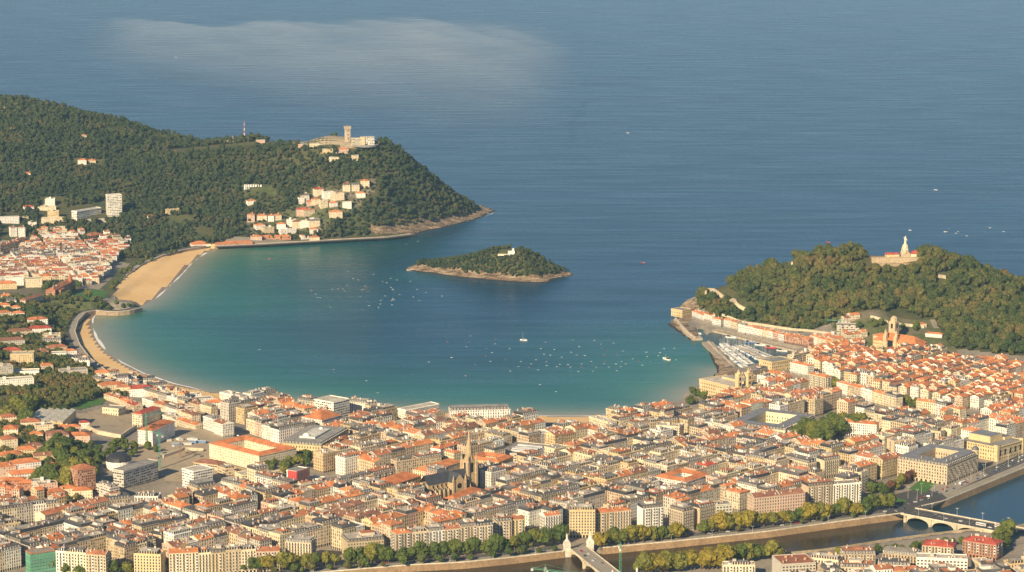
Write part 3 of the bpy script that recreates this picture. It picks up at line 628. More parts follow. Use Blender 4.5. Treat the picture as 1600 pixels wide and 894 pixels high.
def house_parts(s, lod):
    """list of (name, MB or shared mesh, location, rotation) in house coordinates; lod 2 = windows modelled, 1 = parts, 0 = merged in a mass"""
    rd = random.Random(s['seed']); w, d, h = s['w'], s['d'], s['h']; out = []; wc, rc = s['wc'], s['rc']; rf = s['roof']; fac = s['fac']
    bw = MB(); u0 = rd.randint(0, 40)*2.7
    wm = 'plaster' if lod == 2 else fac
    bw.prism([(-w/2, -d/2), (w/2, -d/2), (w/2, d/2), (-w/2, d/2)], 0, h, wm, wc, 'flat_roof', (.3,.27,.23), u0)
    if lod == 2:
        n = max(2, int(w/3.4))
        sh = MB()
        for i in range(n):
            x = -w/2+w*(i+.5)/n; sh.box(x-1.15, x+1.15, -d/2-.06, -d/2+.01, 0, 3.1, 'glass')
        out.append(('shopfront', sh, (0, 0, 0), 0))
    top = h
    if s['kind'] != 'villa' or rf.startswith('flat'):
        cn = MB(); o = .45
        if s['level'] != 3:
            cn.prism([(-w/2-.02, -d/2-o), (w/2+.02, -d/2-o), (w/2+.02, d/2+o), (-w/2-.02, d/2+o)], h-.05, h+.3, 'stone', tuple(min(.8, x*1.08) for x in wc), bottom=True); out.append(('cornice', cn, (0, 0, 0), 0)); top = h+.3
    rb = MB(); chim = []
    if 'tiled' in rf:
        hipped = s.get('hip', rd.random() < .35); e = .5; rise = (d/2+e)*math.tan(math.radians(s.get('pitch', 21)))
        x0, x1, y0, y1 = -w/2-(e if hipped else 0), w/2+(e if hipped else 0), -d/2-e, d/2+e; z1 = top+.02
        if hipped and w > d: a, b = (x0+(y1-y0)/2, 0), (x1-(y1-y0)/2, 0)
        elif hipped: q = min((x1-x0)/2, (y1-y0)/2); rise = q*math.tan(math.radians(21)); a, b = (0, y0+q), (0, y1-q)
        else: a, b = (x0, 0), (x1, 0)
        zr = z1+rise; A, Bq = (a[0], a[1], zr), (b[0], b[1], zr)
        c4 = [(x0, y0, z1), (x1, y0, z1), (x1, y1, z1), (x0, y1, z1)]
        if hipped and w <= d:
            rb.face([c4[0], c4[1], A], 'tile_roof', rc); rb.face([c4[1], c4[2], Bq, A], 'tile_roof', rc); rb.face([c4[2], c4[3], Bq], 'tile_roof', rc); rb.face([c4[3], c4[0], A, Bq], 'tile_roof', rc)
        else:
            rb.face([c4[0], c4[1], Bq, A], 'tile_roof', rc); rb.face([c4[2], c4[3], A, Bq], 'tile_roof', rc)
            em, ec = ('tile_roof', rc) if hipped else ('plaster', wc)
            rb.face([c4[1], c4[2], Bq], em, ec); rb.face([c4[3], c4[0], A], em, ec)
        rb.face(c4[::-1], 'plaster', (.4,.3,.2))
        def rz(x, y): return z1+max(0.2, rise*(1-abs(y)/(d/2+e)))-.3
        if not hipped and s['level'] != 3 and rd.random() < .5:
            for sx in ([-1] if rd.random() < .5 else [-1, 1]):
                pm = MB()
                xx = sx*(w/2-.2); pm.face([(xx-.2*1, y0, z1-.05), (xx+.2, y0, z1-.05), (xx+.2, 0, zr+.5), (xx-.2, 0, zr+.5)], 'plaster', (.66,.60,.50)); pm.face([(xx-.2, 0, zr+.5), (xx+.2, 0, zr+.5), (xx+.2, y1, z1-.05), (xx-.2, y1, z1-.05)], 'plaster', (.66,.60,.50))
                pm.face([(xx+.2, y0, z1-.05), (xx+.2, y1, z1-.05), (xx+.2, 0, zr+.5)], 'plaster', (.66,.60,.50)); pm.face([(xx-.2, y1, z1-.05), (xx-.2, y0, z1-.05), (xx-.2, 0, zr+.5)], 'plaster', (.66,.60,.50))
                out.append(('party_wall', pm, (0, 0, 0), 0))
        if s['level'] < 3 and rd.random() < .3 and w > 8: out.append(('dormer', dormer_mesh(0), (rd.uniform(-w/4, w/4), -d*.3, top+.5), 0))
        if s['level'] < 3 and rd.random() < .6 and w > 9 and d > 10:
            pb = MB(); q = rd.uniform(3, 5); x_ = rd.uniform(-w/4, w/4); y_ = rd.uniform(0, d*.22); zt = zr+rd.uniform(.3, 1.6); pb.box(x_-q/2, x_+q/2, y_-1.6, y_+1.6, z1-.3, zt, 'plaster', rd.choice([(.7,.66,.58), (.6,.5,.36), (.5,.44,.36)]), 'flat_roof', rd.choice([(.3,.27,.23), (.5,.45,.37)])); out.append(('roof_cabin', pb, (0, 0, 0), 0))
    elif 'slate' in rf:
        mh = 3.4; ins = 1.25; sd_ = ins if s.get('hip', False) else 0.0
        rb.frustum([(-w/2, -d/2), (w/2, -d/2), (w/2, d/2), (-w/2, d/2)], top+.02, [(-w/2+sd_, -d/2+ins), (w/2-sd_, -d/2+ins), (w/2-sd_, d/2-ins), (-w/2+sd_, d/2-ins)], top+mh, 'slate', rc, 'flat_roof', rd.choice([(.20,.18,.16), (.30,.26,.21), (.10,.097,.093), (.42,.37,.30), (.40,.16,.075)]))
        def rz(x, y): return top+mh-.05
        n = max(1, int(w/3.3)); v = rd.choice([0, 0, 0, 1])
        for i in range(n):
            x = -w/2+w*(i+.5)/n; out.append(('dormer', dormer_mesh(v), (x, -d/2+.3, top+.6), 0))
        if s['sides'][1] and s.get('hip'):
            for i in range(max(1, int(d/4))): out.append(('dormer', dormer_mesh(v), (w/2-.3, -d/2+d*(i+.5)/max(1, int(d/4)), top+.6), math.pi/2))
        if s['sides'][0] and s.get('hip'):
            for i in range(max(1, int(d/4))): out.append(('dormer', dormer_mesh(v), (-w/2+.3, -d/2+d*(i+.5)/max(1, int(d/4)), top+.6), -math.pi/2))
        if rd.random() < .8:
            pb = MB(); q = rd.uniform(.25, .5)*w; x_ = rd.uniform(-.2, .2)*w; hh = rd.uniform(1.6, 2.8); pb.box(x_-q/2, x_+q/2, -d*.18, d*.25, top+mh-.2, top+mh+hh, 'plaster', rd.choice([(.7,.66,.58), (.55,.47,.36), (.46,.42,.37), (.30,.15,.09)]), 'flat_roof', rd.choice([(.3,.27,.23), (.5,.45,.37), (.42,.16,.07)])); out.append(('roof_cabin', pb, (0, 0, 0), 0))
    else:
        pr = .95; c_ = tuple(x*.95 for x in wc)
        for x0, x1, y0, y1 in ((-w/2, w/2, -d/2, -d/2+.3), (-w/2, w/2, d/2-.3, d/2), (-w/2, -w/2+.3, -d/2+.3, d/2-.3), (w/2-.3, w/2, -d/2+.3, d/2-.3)): rb.box(x0, x1, y0, y1, top+.01, top+pr, 'plaster', c_)
        rb.face([(-w/2+.3, -d/2+.3, top+.06), (w/2-.3, -d/2+.3, top+.06), (w/2-.3, d/2-.3, top+.06), (-w/2+.3, d/2-.3, top+.06)], 'flat_roof', rc)
        def rz(x, y): return top+.04
        if s.get('attic', rd.random() < .75) and w > 7 and d > 7:
            pb = MB(); q = rd.uniform(.55, .95)*w-1.4; hh = 3.0; y0, y1 = -d/2+rd.uniform(1.8, 3), d/2-rd.uniform(1, 4)
            pb.box(-q/2, q/2, y0, y1, top+.05, top+hh, fac, wc, 'tile_roof' if rd.random() < .3 else 'flat_roof', rd.choice([(.48,.16,.06), (.3,.27,.23), (.5,.45,.37), (.18,.17,.16)])); out.append(('attic_storey', pb, (0, 0, 0), 0))
            def rz(x, y): return top+(hh-.05 if abs(x) < q/2-1.2 and y0+.7 < y < y1-.7 else .04)
        if rd.random() < .55:
            pb = MB(); x_ = rd.uniform(-.25, .25)*w; pb.box(x_-1.8, x_+1.8, -1.5, 2, top+.05, top+rd.uniform(3.6, 5.2), 'plaster', rd.choice([(.7,.66,.58), (.5,.43,.34)]), 'flat_roof', (.33,.3,.26)); out.append(('lift_housing', pb, (0, 0, 0), 0))
    out.insert(0, ('roof', rb, (0, 0, 0), 0)); out.insert(0, ('wall', bw, (0, 0, 0), 0))
    nc = (0 if rd.random() < .5 else 1) if s['level'] == 3 else max(1, int(w*d/75+rd.random()))
    for i in range(min(nc, 6)):
        x, y = rd.uniform(-w/2+1.4, w/2-1.4), rd.uniform(-d/2+2, d/2-1); out.append(('chimney', chimney_mesh(rd.choice([0, 0, 1, 2])), (x, y, rz(x, y)), rd.choice([0, math.pi/2])))
    if lod == 2:
        wk = s['wins'] if s['wins'] is not None else rd.choice([(0, 1), (1,), (1, 1, 2), (0, 1, 2)])
        fl = max(2, int(round((h-3.9)/3.35))); fh = (h-3.9-.5)/fl; budget = 98
        faces = [((-w/2, -d/2), w, 0)]
        if s['sides'][1]: faces.append(((w/2, -d/2), d, math.pi/2))
        if s['sides'][0]: faces.append(((-w/2, d/2), d, -math.pi/2))
        for (x0, y0), L, a in faces:
            n = max(2, int(L/(3.5 if 3 in wk else 3.0))); n = min(n, budget//max(1, fl))
            for i in range(n):
                v = wk[(i+(0 if a == 0 else 1)) % len(wk)]; t_ = L*(i+.5)/n; x, y = x0+math.cos(a)*t_, y0+math.sin(a)*t_
                for k in range(fl):
                    vv = 1 if (v == 2 and k == 0) else v
                    out.append(('window', window_mesh(vv), (x, y, 3.9+k*fh+.45), a)); budget -= 1
    return out
def row(pts, h, d, items, z=6.0, eave=True, fac=None, kind='apartment building', check=True, corner=True, level=1, force=True, **kw):
    """a terrace of houses whose front eaves (or feet) follow photo points; items = (share of the length, wall, roof[, extra height])"""
    P3 = []
    for a, b in pts:
        if eave:
            q = eaveP(a, b, h)
        else: q = ground(a, b)
        P3.append(Vector((q.x, q.y, 0)))
    seg = [(b-a).length for a, b in zip(P3, P3[1:])]; tot = sum(seg); n = len(items); sh = [it[0] for it in items]; S = sum(sh)
    k = 0; per = [[] for _ in seg]; acc = 0
    for it in items:                       # give each house to the straight stretch that holds its middle
        m_ = (acc+it[0]/2)/S*tot; acc += it[0]; i = 0; c = 0
        while i < len(seg)-1 and m_ > c+seg[i]: c += seg[i]; i += 1
        per[i].append(it)
    out = []
    for i, its in enumerate(per):
        if not its: continue
        a, b = P3[i], P3[i+1]; u = (b-a).normalized(); v = Vector((-u.y, u.x, 0)); ang = math.atan2(u.y, u.x); L = seg[i]; S2 = sum(x[0] for x in its); p0 = 0
        if i > 0 and corner:               # leave the corner to the previous stretch
            dv = (P3[i]-P3[i-1]).normalized(); cr = dv.x*u.y-dv.y*u.x
            if cr > .3: pass
        for j, it in enumerate(its):
            w_ = L*it[0]/S2; m_ = a+u*(p0+w_/2)+v*(d/2); p0 += w_; hh = h+(it[3] if len(it) > 3 else 0)
            s = house(m_.x, m_.y, w_-.04, d+(j % 2)*.3, ang, hh, it[1], it[2], fac=(it[4] if len(it) > 4 else fac) or 'facade', kind=kind, sides=(j == 0 and i == 0, j == len(its)-1), check=check, force=force, level=level, **kw)
            if s: out.append(s)
    return out
# ------------------------------------------------------------------ landmarks
def eaveP(px, py, h):
    """where the sight line first comes down to h metres above the ground"""
    lo = None
    for k in range(440):
        d = 2300+k*10; q = GD(px, py, d)
        if q.z <= max(0.0, float(hz(q.x, q.y)))+h and float(hz(q.x, q.y)) > .5:
            a, b = d-10, d
            for _ in range(12):
                c_ = (a+b)/2; q = GD(px, py, c_)
                if q.z <= float(hz(q.x, q.y))+h: b = c_
                else: a = c_
            return GD(px, py, b)
    return G(px, py, 6+h)
def palace(name, label, cat, L, C, R, h, wall, roof, fac='facade_tall', ring=None, depth=None, wins=None, hip=True, extra=None, group=None, mh=3.6, z0=None):
    """large block on a corner: photo points of its left, near and right eaves; ring = depth of wings round a court"""
    c = eaveP(*C, h); r = eaveP(*R, h); l = eaveP(*L, h); a = math.atan2(r.y-c.y, r.x-c.x); wd = math.hypot(r.x-c.x, r.y-c.y)
    n = Vector((-math.sin(a), math.cos(a), 0)); dp = depth or max(10, (l-c).dot(n)); gz = float(hz(c.x, c.y))-.1 if z0 is None else z0
    root = empty(name, (c.x, c.y, gz), a, label, cat, group); wc, rc = vary(WALL[wall], .04), vary(ROOF[roof], .06)
    poly = [(0, 0), (wd, 0), (wd, dp), (0, dp)]; ca, sa = math.cos(a), math.sin(a); reserve([(c.x+x*ca-y*sa, c.y+x*sa+y*ca) for x, y in [(-1, -1), (wd+1, -1), (wd+1, dp+1), (-1, dp+1)]])
    mb = MB(); fm = 'plaster' if wins else fac
    rings = [poly] if not ring or min(wd, dp) < 2.6*ring else [poly, [(ring, ring), (wd-ring, ring), (wd-ring, dp-ring), (ring, dp-ring)]]
    mb.prism(poly, 0, h, fm, wc) if len(rings) == 1 else None
    if len(rings) == 2:
        u = 0
        for i in range(4): p_, q_ = poly[i], poly[(i+1) % 4]; mb.wall(p_, q_, 0, h, fm, wc, u); u += math.hypot(q_[0]-p_[0], q_[1]-p_[1])
        for i in range(4): p_, q_ = rings[1][i], rings[1][(i+1) % 4]; mb.wall(q_, p_, 0, h, fac, wc, 0)
        mb.face([(p_[0], p_[1], .3) for p_ in rings[1]], 'paving')
    mb.build('wall', root)
    cn = MB(); o = .55; P0 = [(-o, -o), (wd+o, -o), (wd+o, dp+o), (-o, dp+o)]
    q1 = [(.4, .4), (wd-.4, .4), (wd-.4, dp-.4), (.4, dp-.4)] if len(rings) == 1 else rings[1]
    for i in range(4):
        j = (i+1) % 4; cn.wall(P0[i], P0[j], h-.2, h+.35, 'stone', tuple(x*1.05 for x in wc)); cn.face([(*P0[i], h+.35), (*P0[j], h+.35), (*q1[j], h+.35), (*q1[i], h+.35)], 'stone', wc); cn.face([(*P0[j], h-.2), (*P0[i], h-.2), (*q1[i], h-.2), (*q1[j], h-.2)], 'stone', wc)
    cn.build('cornice', root)
    rb = MB(); t0 = h+.36
    if 'tiled' in roof:
        if len(rings) == 2:
            m_ = [( (p_[0]+q_[0])/2, (p_[1]+q_[1])/2) for p_, q_ in zip(P0, rings[1])]; zr = t0+ring/2*math.tan(math.radians(23))
            for i in range(4):
                j = (i+1) % 4; rb.face([(*P0[i], t0), (*P0[j], t0), (*m_[j], zr), (*m_[i], zr)], 'tile_roof', rc); rb.face([(*rings[1][j], t0), (*rings[1][i], t0), (*m_[i], zr), (*m_[j], zr)], 'tile_roof', rc)
        else:
            q = min(wd, dp)/2+o; zr = t0+q*math.tan(math.radians(22))
            A, Bq = ((-o+q, dp/2), (wd+o-q, dp/2)) if wd >= dp else ((wd/2, -o+q), (wd/2, dp+o-q))
            if wd >= dp: fs = [(0, 1, Bq, A), (1, 2, Bq, None), (2, 3, A, Bq), (3, 0, A, None)]
            else: fs = [(0, 1, A, None), (1, 2, Bq, A), (2, 3, Bq, None), (3, 0, A, Bq)]
            for i, j, e, f in fs: rb.face([(*P0[i], t0), (*P0[j], t0), (*e, zr)]+([(*f, zr)] if f else []), 'tile_roof', rc)
    elif 'slate' in roof:
        ins = 1.6; a1 = [(ins, ins), (wd-ins, ins), (wd-ins, dp-ins), (ins, dp-ins)]
        rb.frustum([(.1, .1), (wd-.1, .1), (wd-.1, dp-.1), (.1, dp-.1)], t0, a1, t0+mh, 'slate', rc, cap=False)
        if len(rings) == 2:
            b1 = rings[1]
            for i in range(4):
                j = (i+1) % 4; rb.face([(*a1[i], t0+mh), (*a1[j], t0+mh), (*b1[j], t0+mh), (*b1[i], t0+mh)], 'slate', (.20, .195, .19)); rb.wall(b1[j], b1[i], h, t0+mh, 'plaster', wc)
        else: rb.face([(*p_, t0+mh) for p_ in a1], 'flat_roof', (.28, .26, .23))
        for L_, ang, ox, oy in ((wd, 0, 0, 0), (dp, -math.pi/2, 0, dp)):
            nn = max(2, int(L_/4.2))
            for i in range(nn):
                t_ = L_*(i+.5)/nn; x, y = (t_, .45) if ang == 0 else (.45, dp-t_); link('dormer', dormer_mesh(0), root, (x, y, t0+.6), ang)
    else:
        for i in range(4):
            j = (i+1) % 4; ins = [(.35, .35), (wd-.35, .35), (wd-.35, dp-.35), (.35, dp-.35)]; Q0 = [(0, 0), (wd, 0), (wd, dp), (0, dp)]
            rb.wall(Q0[i], Q0[j], t0, t0+.9, 'plaster', wc); rb.face([(*Q0[i], t0+.9), (*Q0[j], t0+.9), (*ins[j], t0+.9), (*ins[i], t0+.9)], 'plaster', wc); rb.wall(ins[j], ins[i], t0, t0+.9, 'plaster', wc)
        if len(rings) == 1: rb.face([(*p_, t0+.1) for p_ in ins], 'flat_roof', rc)
        else:
            for i in range(4): j = (i+1) % 4; rb.face([(*ins[i], t0+.1), (*ins[j], t0+.1), (*rings[1][j], t0+.1), (*rings[1][i], t0+.1)], 'flat_roof', rc)
    rb.build('roof', root)
    if wins:
        fl = max(2, int(round((h-4.2)/3.9))); fh = (h-4.6)/fl; budget = 98; rest = MB(); todo = []
        for L_, ang, fx in ((wd, 0, 0), (dp, -math.pi/2, 1)):
            n_ = int(L_/3.3)
            for i in range(n_):
                t_ = L_*(i+.5)/n_
                for k in range(fl): todo.append((t_, k, ang, wins[(i+k) % len(wins)] if k else 0, (t_, 0, 4.2+k*fh+.5) if ang == 0 else (0, dp-t_, 4.2+k*fh+.5)))
        todo.sort(key=lambda q_: q_[4][0]+q_[4][1])
        for i, (t_, k, ang, v, loc) in enumerate(todo):
            if i < budget: link('window', window_mesh(v), root, loc, ang)
            else: rest.add(mesh_to_mb(window_mesh(v)), Matrix.Translation(loc) @ Matrix.Rotation(ang, 4, 'Z'))
        if rest.f: tag(rest.build('window', root), kind='stuff')
        sh = MB()
        for i in range(int(wd/6)): x = 3+i*6; sh.box(x-1.3, x+1.3, -.08, .01, 0, 3.6, 'glass')
        for i in range(int(dp/6)): y = 3+i*6; sh.box(-.08, .01, y-1.3, y+1.3, 0, 3.6, 'glass')
        sh.build('ground_floor_opening', root)
    if extra: extra(root, wd, dp, t0, wc, rc)
    return root
def addbox(root, name, x0, x1, y0, y1, z0, z1, m, c, mt=None, ct=None):
    mb = MB(); mb.box(x0, x1, y0, y1, z0, z1, m, c, mt, ct, bottom=True); return mb.build(name, root)
def chims(root, pts):
    for i, p in enumerate(pts): link('chimney', chimney_mesh(i % 3), root, p)
# --- cathedral
b0 = G(733, 770, 6); a0 = math.radians(38); ca = empty('gothic_cathedral', (b0.x, b0.y, 5.5), a0, 'gothic sandstone cathedral with tall pointed spire and black slate roofs', 'cathedral')
ssc = (.44, .33, .19); reserve([(b0.x+x*math.cos(a0)-y*math.sin(a0), b0.y+x*math.sin(a0)+y*math.cos(a0)) for x, y in [(-76, -22), (12, -22), (12, 22), (-76, 22)]])
mb = MB(); mb.box(-64, -6, -8, 8, 0, 21, 'stone', ssc)
for x in (-64, -6.0):
    pass
mb.face([(-6, -8, 21), (-6, 8, 21), (-6, 0, 30)], 'stone', ssc); mb.build('nave', ca)
mb = MB()
for s_ in (-1, 1): mb.face([(-65, s_*8.5, 20.8), (-6, s_*8.5, 20.8), (-6, 0, 30.5), (-65, 0, 30.5)][::s_], 'slate', (.05,.052,.06)) if s_ < 0 else mb.face([(-6, 8.5, 20.8), (-65, 8.5, 20.8), (-65, 0, 30.5), (-6, 0, 30.5)], 'slate', (.05,.052,.06))
mb.build('nave_roof', ca)
for s_ in (-1, 1):
    mb = MB(); y0, y1 = sorted((s_*8, s_*15.5)); mb.box(-62, -36, y0, y1, 0, 11, 'stone', ssc); mb.box(-20, -4, y0, y1, 0, 11, 'stone', ssc); mb.build('aisle', ca)
    mb = MB()
    for x0, x1 in ((-62.5, -36), (-20, -3.5)): mb.face([(x0, s_*16, 11), (x1, s_*16, 11), (x1, s_*8.05, 14.5), (x0, s_*8.05, 14.5)][::(1 if s_ < 0 else -1)], 'slate', (.055,.055,.062))
    mb.build('aisle_roof', ca)
    for x in (-60, -54, -48, -42, -17, -11):
        mb = MB(); y0, y1 = sorted((s_*15.5, s_*18)); mb.box(x-.8, x+.8, y0, y1, 0, 13, 'stone', ssc); mb.cone(x, s_*16.8, 1.2, 13, .05, 18, 'stone', ssc, 4)
        mb.bar((x, s_*16.5, 13), (x, s_*8.2, 18.5), .5, 'stone', ssc); mb.build('flying_buttress', ca)
        mb = MB(); mb.box(x+2, x+4, s_*15.6-.05, s_*15.6+.05, 3, 9, 'glass'); mb.build('lancet_window', ca)
        mb = MB(); mb.box(x+2.2, x+3.8, s_*8.1-.05, s_*8.1+.05, 15.2, 19.5, 'glass'); mb.build('lancet_window', ca)
mb = MB(); mb.box(-36, -20, -19, 19, 0, 21, 'stone', ssc)
for s_ in (-1, 1):
    mb.face([(-36, s_*19, 21), (-20, s_*19, 21), (-28, s_*19, 31)][::(1 if s_ < 0 else -1)], 'stone', ssc)
    for x in (-36.6, -19.4): mb.box(x-1, x+1, s_*19-1, s_*19+1, 0, 24, 'stone', ssc); mb.cone(x, s_*19, 1.3, 24, .05, 31, 'stone', ssc, 6)
mb.build('transept', ca)
mb = MB()
for s_ in (-1, 1):
    x1 = -28+s_*8.5; mb.face([(x1, -18.6, 20.7), (x1, 18.6, 20.7), (-28, 18.6, 31), (-28, -18.6, 31)][::s_], 'slate', (.05,.052,.06))
mb.build('transept_roof', ca)
mb = MB(); mb.add(MB()); q = [(-28+3.2*math.cos(i*math.pi/8), -19.12, 17+3.2*math.sin(i*math.pi/8)) for i in range(16)]; mb.face(q, 'glass'); mb.build('rose_window', ca)
mb = MB(); mb.box(-30, -26, -19.15, -18.9, 0, 7, 'glass'); mb.build('portal', ca)
mb = MB(); q = [(-64-9*math.cos(t_), 9*math.sin(t_)) for t_ in np.linspace(math.pi/2, -math.pi/2, 7)]; mb.prism([(-63.9, -9)]+[(p_[0], p_[1]) for p_ in []]+q[::1] if 0 else q[::1], 0, 15, 'stone', ssc)
mb.build('apse', ca)
mb = MB(); mb.frustum(q, 15, [(-64-.2*math.cos(t_), .2*math.sin(t_)) for t_ in np.linspace(math.pi/2, -math.pi/2, 7)], 22, 'slate', (.05,.052,.06)); mb.build('apse_roof', ca)
mb = MB(); mb.box(-6, 6, -6, 6, 0, 40, 'stone', ssc)
for x in (-6, 6):
    for y in (-6, 6): mb.box(x-1.3, x+1.3, y-1.3, y+1.3, 0, 38, 'stone', ssc); mb.cone(x, y, 1.7, 38, .05, 50, 'stone', ssc, 6)
mb.build('tower', ca)
mb = MB(); mb.cone(0, 0, 6.0, 40, 4.6, 45, 'stone', ssc, 8); mb.cone(0, 0, 4.4, 45, .12, 75, 'stone', ssc, 8); mb.build('spire', ca)
for k in range(4):
    mb = MB(); mb.box(-1.6, 1.6, -6.12, -5.98, 26, 37, 'glass'); mb.build('belfry_opening', ca, (0, 0, 0), k*math.pi/2)
# --- blocks by the cathedral and other large buildings
palace('municipal_block', 'orange tiled school block standing directly right of the cathedral spire', 'building', (737,713), (779,723), (802,713), 20, 'ochre', 'orange tiled', ring=13)
palace('municipal_block', 'low orange tiled block in front left of the cathedral apse', 'building', (580,753), (604,761), (658,743), 18, 'ochre', 'orange tiled', ring=None)
palace('municipal_block', 'orange tiled block lying behind the cathedral nave', 'building', (650,732), (668,738), (722,721), 17, 'cream', 'orange tiled')
palace('municipal_block', 'low orange tiled block on the near right side of the cathedral', 'building', (686,782), (713,786), (759,766), 14, 'cream', 'orange tiled')
def dome(root, x, y, z, r, h, col=(.12,.12,.13), mat='slate', name='dome', lantern=True):
    mb = MB(); prev = None; n = 12
    for k in range(6):
        t0_, t1_ = k/6*math.pi/2, (k+1)/6*math.pi/2; mb.cone(x, y, r*math.cos(t0_), z+h*math.sin(t0_), max(.15, r*math.cos(t1_)), z+h*math.sin(t1_), mat, col, n, cap=(k == 5))
    if lantern: mb.cone(x, y, r*.16, z+h, r*.12, z+h+r*.35, 'stone', (.5,.42,.3), 8); mb.cone(x, y, r*.15, z+h+r*.35, .04, z+h+r*.9, mat, col, 8)
    return mb.build(name, root)
def hotel_x(root, wd, dp, t0, wc, rc):
    mb = MB(); mb.cone(wd-3, 3, 4.2, t0-1, 4.2, t0+5, 'stone', wc, 12); mb.build('corner_turret', root); dome(root, wd-3, 3, t0+5, 4.2, 4.5)
    chims(root, [(10, 6, t0+3.5), (22, 6, t0+3.5), (36, 7, t0+3.5), (6, 20, t0+3.5), (6, 36, t0+3.5)])
palace('grand_hotel', 'large sandstone hotel with grey mansard roof around an open courtyard', 'hotel', (1415,712), (1480,729), (1529,709), 23, 'tan', 'grey slate', ring=17, wins=(0, 0, 1), extra=hotel_x)
def theatre_x(root, wd, dp, t0, wc, rc):
    addbox(root, 'stage_house', wd*.25, wd*.7, dp*.35, dp*.9, t0, t0+8, 'plaster', wc, 'slate', (.2,.2,.2)); addbox(root, 'auditorium_roof', wd*.72, wd*.95, dp*.3, dp*.8, t0, t0+3.5, 'plaster', wc, 'slate', (.16,.16,.16))
    for k in range(5):
        x = wd*.12+k*wd*.19; mb = MB(); mb.box(x-1.6, x+1.6, -.1, .02, 6, 13, 'glass'); mb.build('arched_window', root)
    for s_ in (1.5, wd-1.5):
        mb = MB(); mb.box(s_-2.5, s_+2.5, -1, 4, 0, t0+3, 'stone', wc, 'stone', wc); mb.cone(s_, 1.5, 3.2, t0+3, .3, t0+7, 'slate', (.12,.12,.12), 4); mb.build('corner_pavilion', root)
palace('theatre', 'ochre stone theatre with grey stepped roofs beside the riverside road', 'theatre', (1498,688), (1558,700), (1600,688), 17, 'ochre', 'flat grey', fac='facade_palace', extra=theatre_x)
def dip_x(root, wd, dp, t0, wc, rc):
    mb = MB()
    for k in range(6): x = wd*.3+k*wd*.08; mb.cone(x, -.9, .8, 5, .7, 17, 'stone', wc, 8)
    mb.box(wd*.26, wd*.74, -1.8, .2, 17, t0+2.2, 'stone', wc); mb.build('portico', root)
    chims(root, [(8, 6, t0+3), (wd-8, 8, t0+3), (7, dp-8, t0+3)])
palace('provincial_palace', 'cream palace with columned front and dark mansard edge facing the tree filled square', 'palace', (1150,657), (1227,673), (1273,651), 19, 'cream', 'dark slate', fac='facade_palace', ring=17, extra=dip_x, mh=3.0)
def lib_x(root, wd, dp, t0, wc, rc):
    addbox(root, 'skylight', wd*.2, wd*.75, dp*.3, dp*.7, t0+3.6, t0+5.5, 'paint', (.6,.58,.52), 'flat_roof', (.55,.52,.45)); dome(root, wd*.25, dp*.55, t0+5.5, 4.5, 3.4, (.72,.70,.64), 'paint', 'white_dome', False); dome(root, wd*.7, dp*.5, t0+5.5, 2.8, 2.2, (.72,.70,.64), 'paint', 'white_dome', False)
palace('library', 'square ochre library with dark mansard edge and white rooftop domes', 'library', (460,683), (502,697), (545,677), 19, 'ochre', 'dark slate', fac='facade_palace', extra=lib_x)
palace('former_factory', 'long white and cream block with orange tiled roof left of the library', 'building', (358,687), (405,713), (463,701), 18, 'cream', 'orange tiled', fac='facade_plain', ring=15)
def market_x(root, wd, dp, t0, wc, rc):
    rd = random.Random(5)
    for k in range(5): addbox(root, 'roof_plant', wd*(.2+.12*k), wd*(.27+.12*k), dp*.25, dp*rd.uniform(.6, .85), t0+.1, t0+rd.uniform(1.2, 2.6), 'paint', (.5,.5,.48), 'flat_roof', (.5,.5,.48))
palace('market_hall', 'low market hall with broad brown flat roof and grey rooftop plant', 'market', (787,701), (843,714), (874,697), 13, 'grey', 'flat grey', fac='facade_strip', extra=market_x)
palace('office_block', 'white block with orange tiled ring roof near the middle of the city', 'building', (1021,745), (1071,754), (1110,741), 21, 'white', 'orange tiled', fac='facade_white', ring=14)
def hall_x(root, wd, dp, t0, wc, rc):
    for x in (wd*.12, wd*.5):
        mb = MB(); mb.box(x-3.2, x+3.2, -2, 4.4, 0, t0+19, 'stone', wc); mb.box(x-3.7, x+3.7, -2.5, 4.9, t0+18, t0+19.2, 'stone', wc, bottom=True); mb.cone(x, 1.2, 2.6, t0+19.2, 2.2, t0+22, 'stone', wc, 8); mb.cone(x, 1.2, 2.6, t0+22, .1, t0+26, 'slate', (.3,.24,.16), 8)
        tw_ = mb.build('tower', root)
        for k in range(2): mb = MB(); mb.box(x-1.2, x+1.2, -2.12, -1.98, t0+3+k*7, t0+7+k*7, 'glass'); mb.build('tower_window', tw_)
    addbox(root, 'roof_terrace', wd*.6, wd, dp*.2, dp*.8, t0, t0+3, 'plaster', wc, 'flat_roof', (.4,.36,.28))
palace('city_hall', 'ochre city hall with two slim domed towers above the bay', 'city hall', (1110,591), (1150,607), (1190,600), 20, 'ochre', 'flat pale', fac='facade_palace', extra=hall_x)
palace('seafront_hotel', 'long white hotel with many balconies facing the beach left of the bay middle', 'hotel', (590,632), (634,642), (686,633), 25, 'white', 'flat pale', fac='facade_white', depth=16)
palace('seafront_hotel', 'pale belle epoque hotel with grey roof on the beach front', 'hotel', (689,637), (703,642), (797,640), 25, 'white', 'grey slate', fac='facade_tall', depth=18, hip=True)
palace('tower_block', 'white slab tower rising highest on the beach front', 'tower block', (507,621), (521,630), (546,624), 32, 'white', 'flat pale', fac='facade_strip')
palace('hotel_annex', 'cream modern block with red tiled roof just inland of the white seafront slab', 'building', (484,649), (503,657), (534,650), 24, 'white', 'orange tiled', fac='facade_white')
palace('market_building', 'ochre hall with dark roofs beside the old quarter', 'market', (1501,655), (1515,664), (1544,656), 12, 'ochre', 'flat grey', fac='facade_palace')
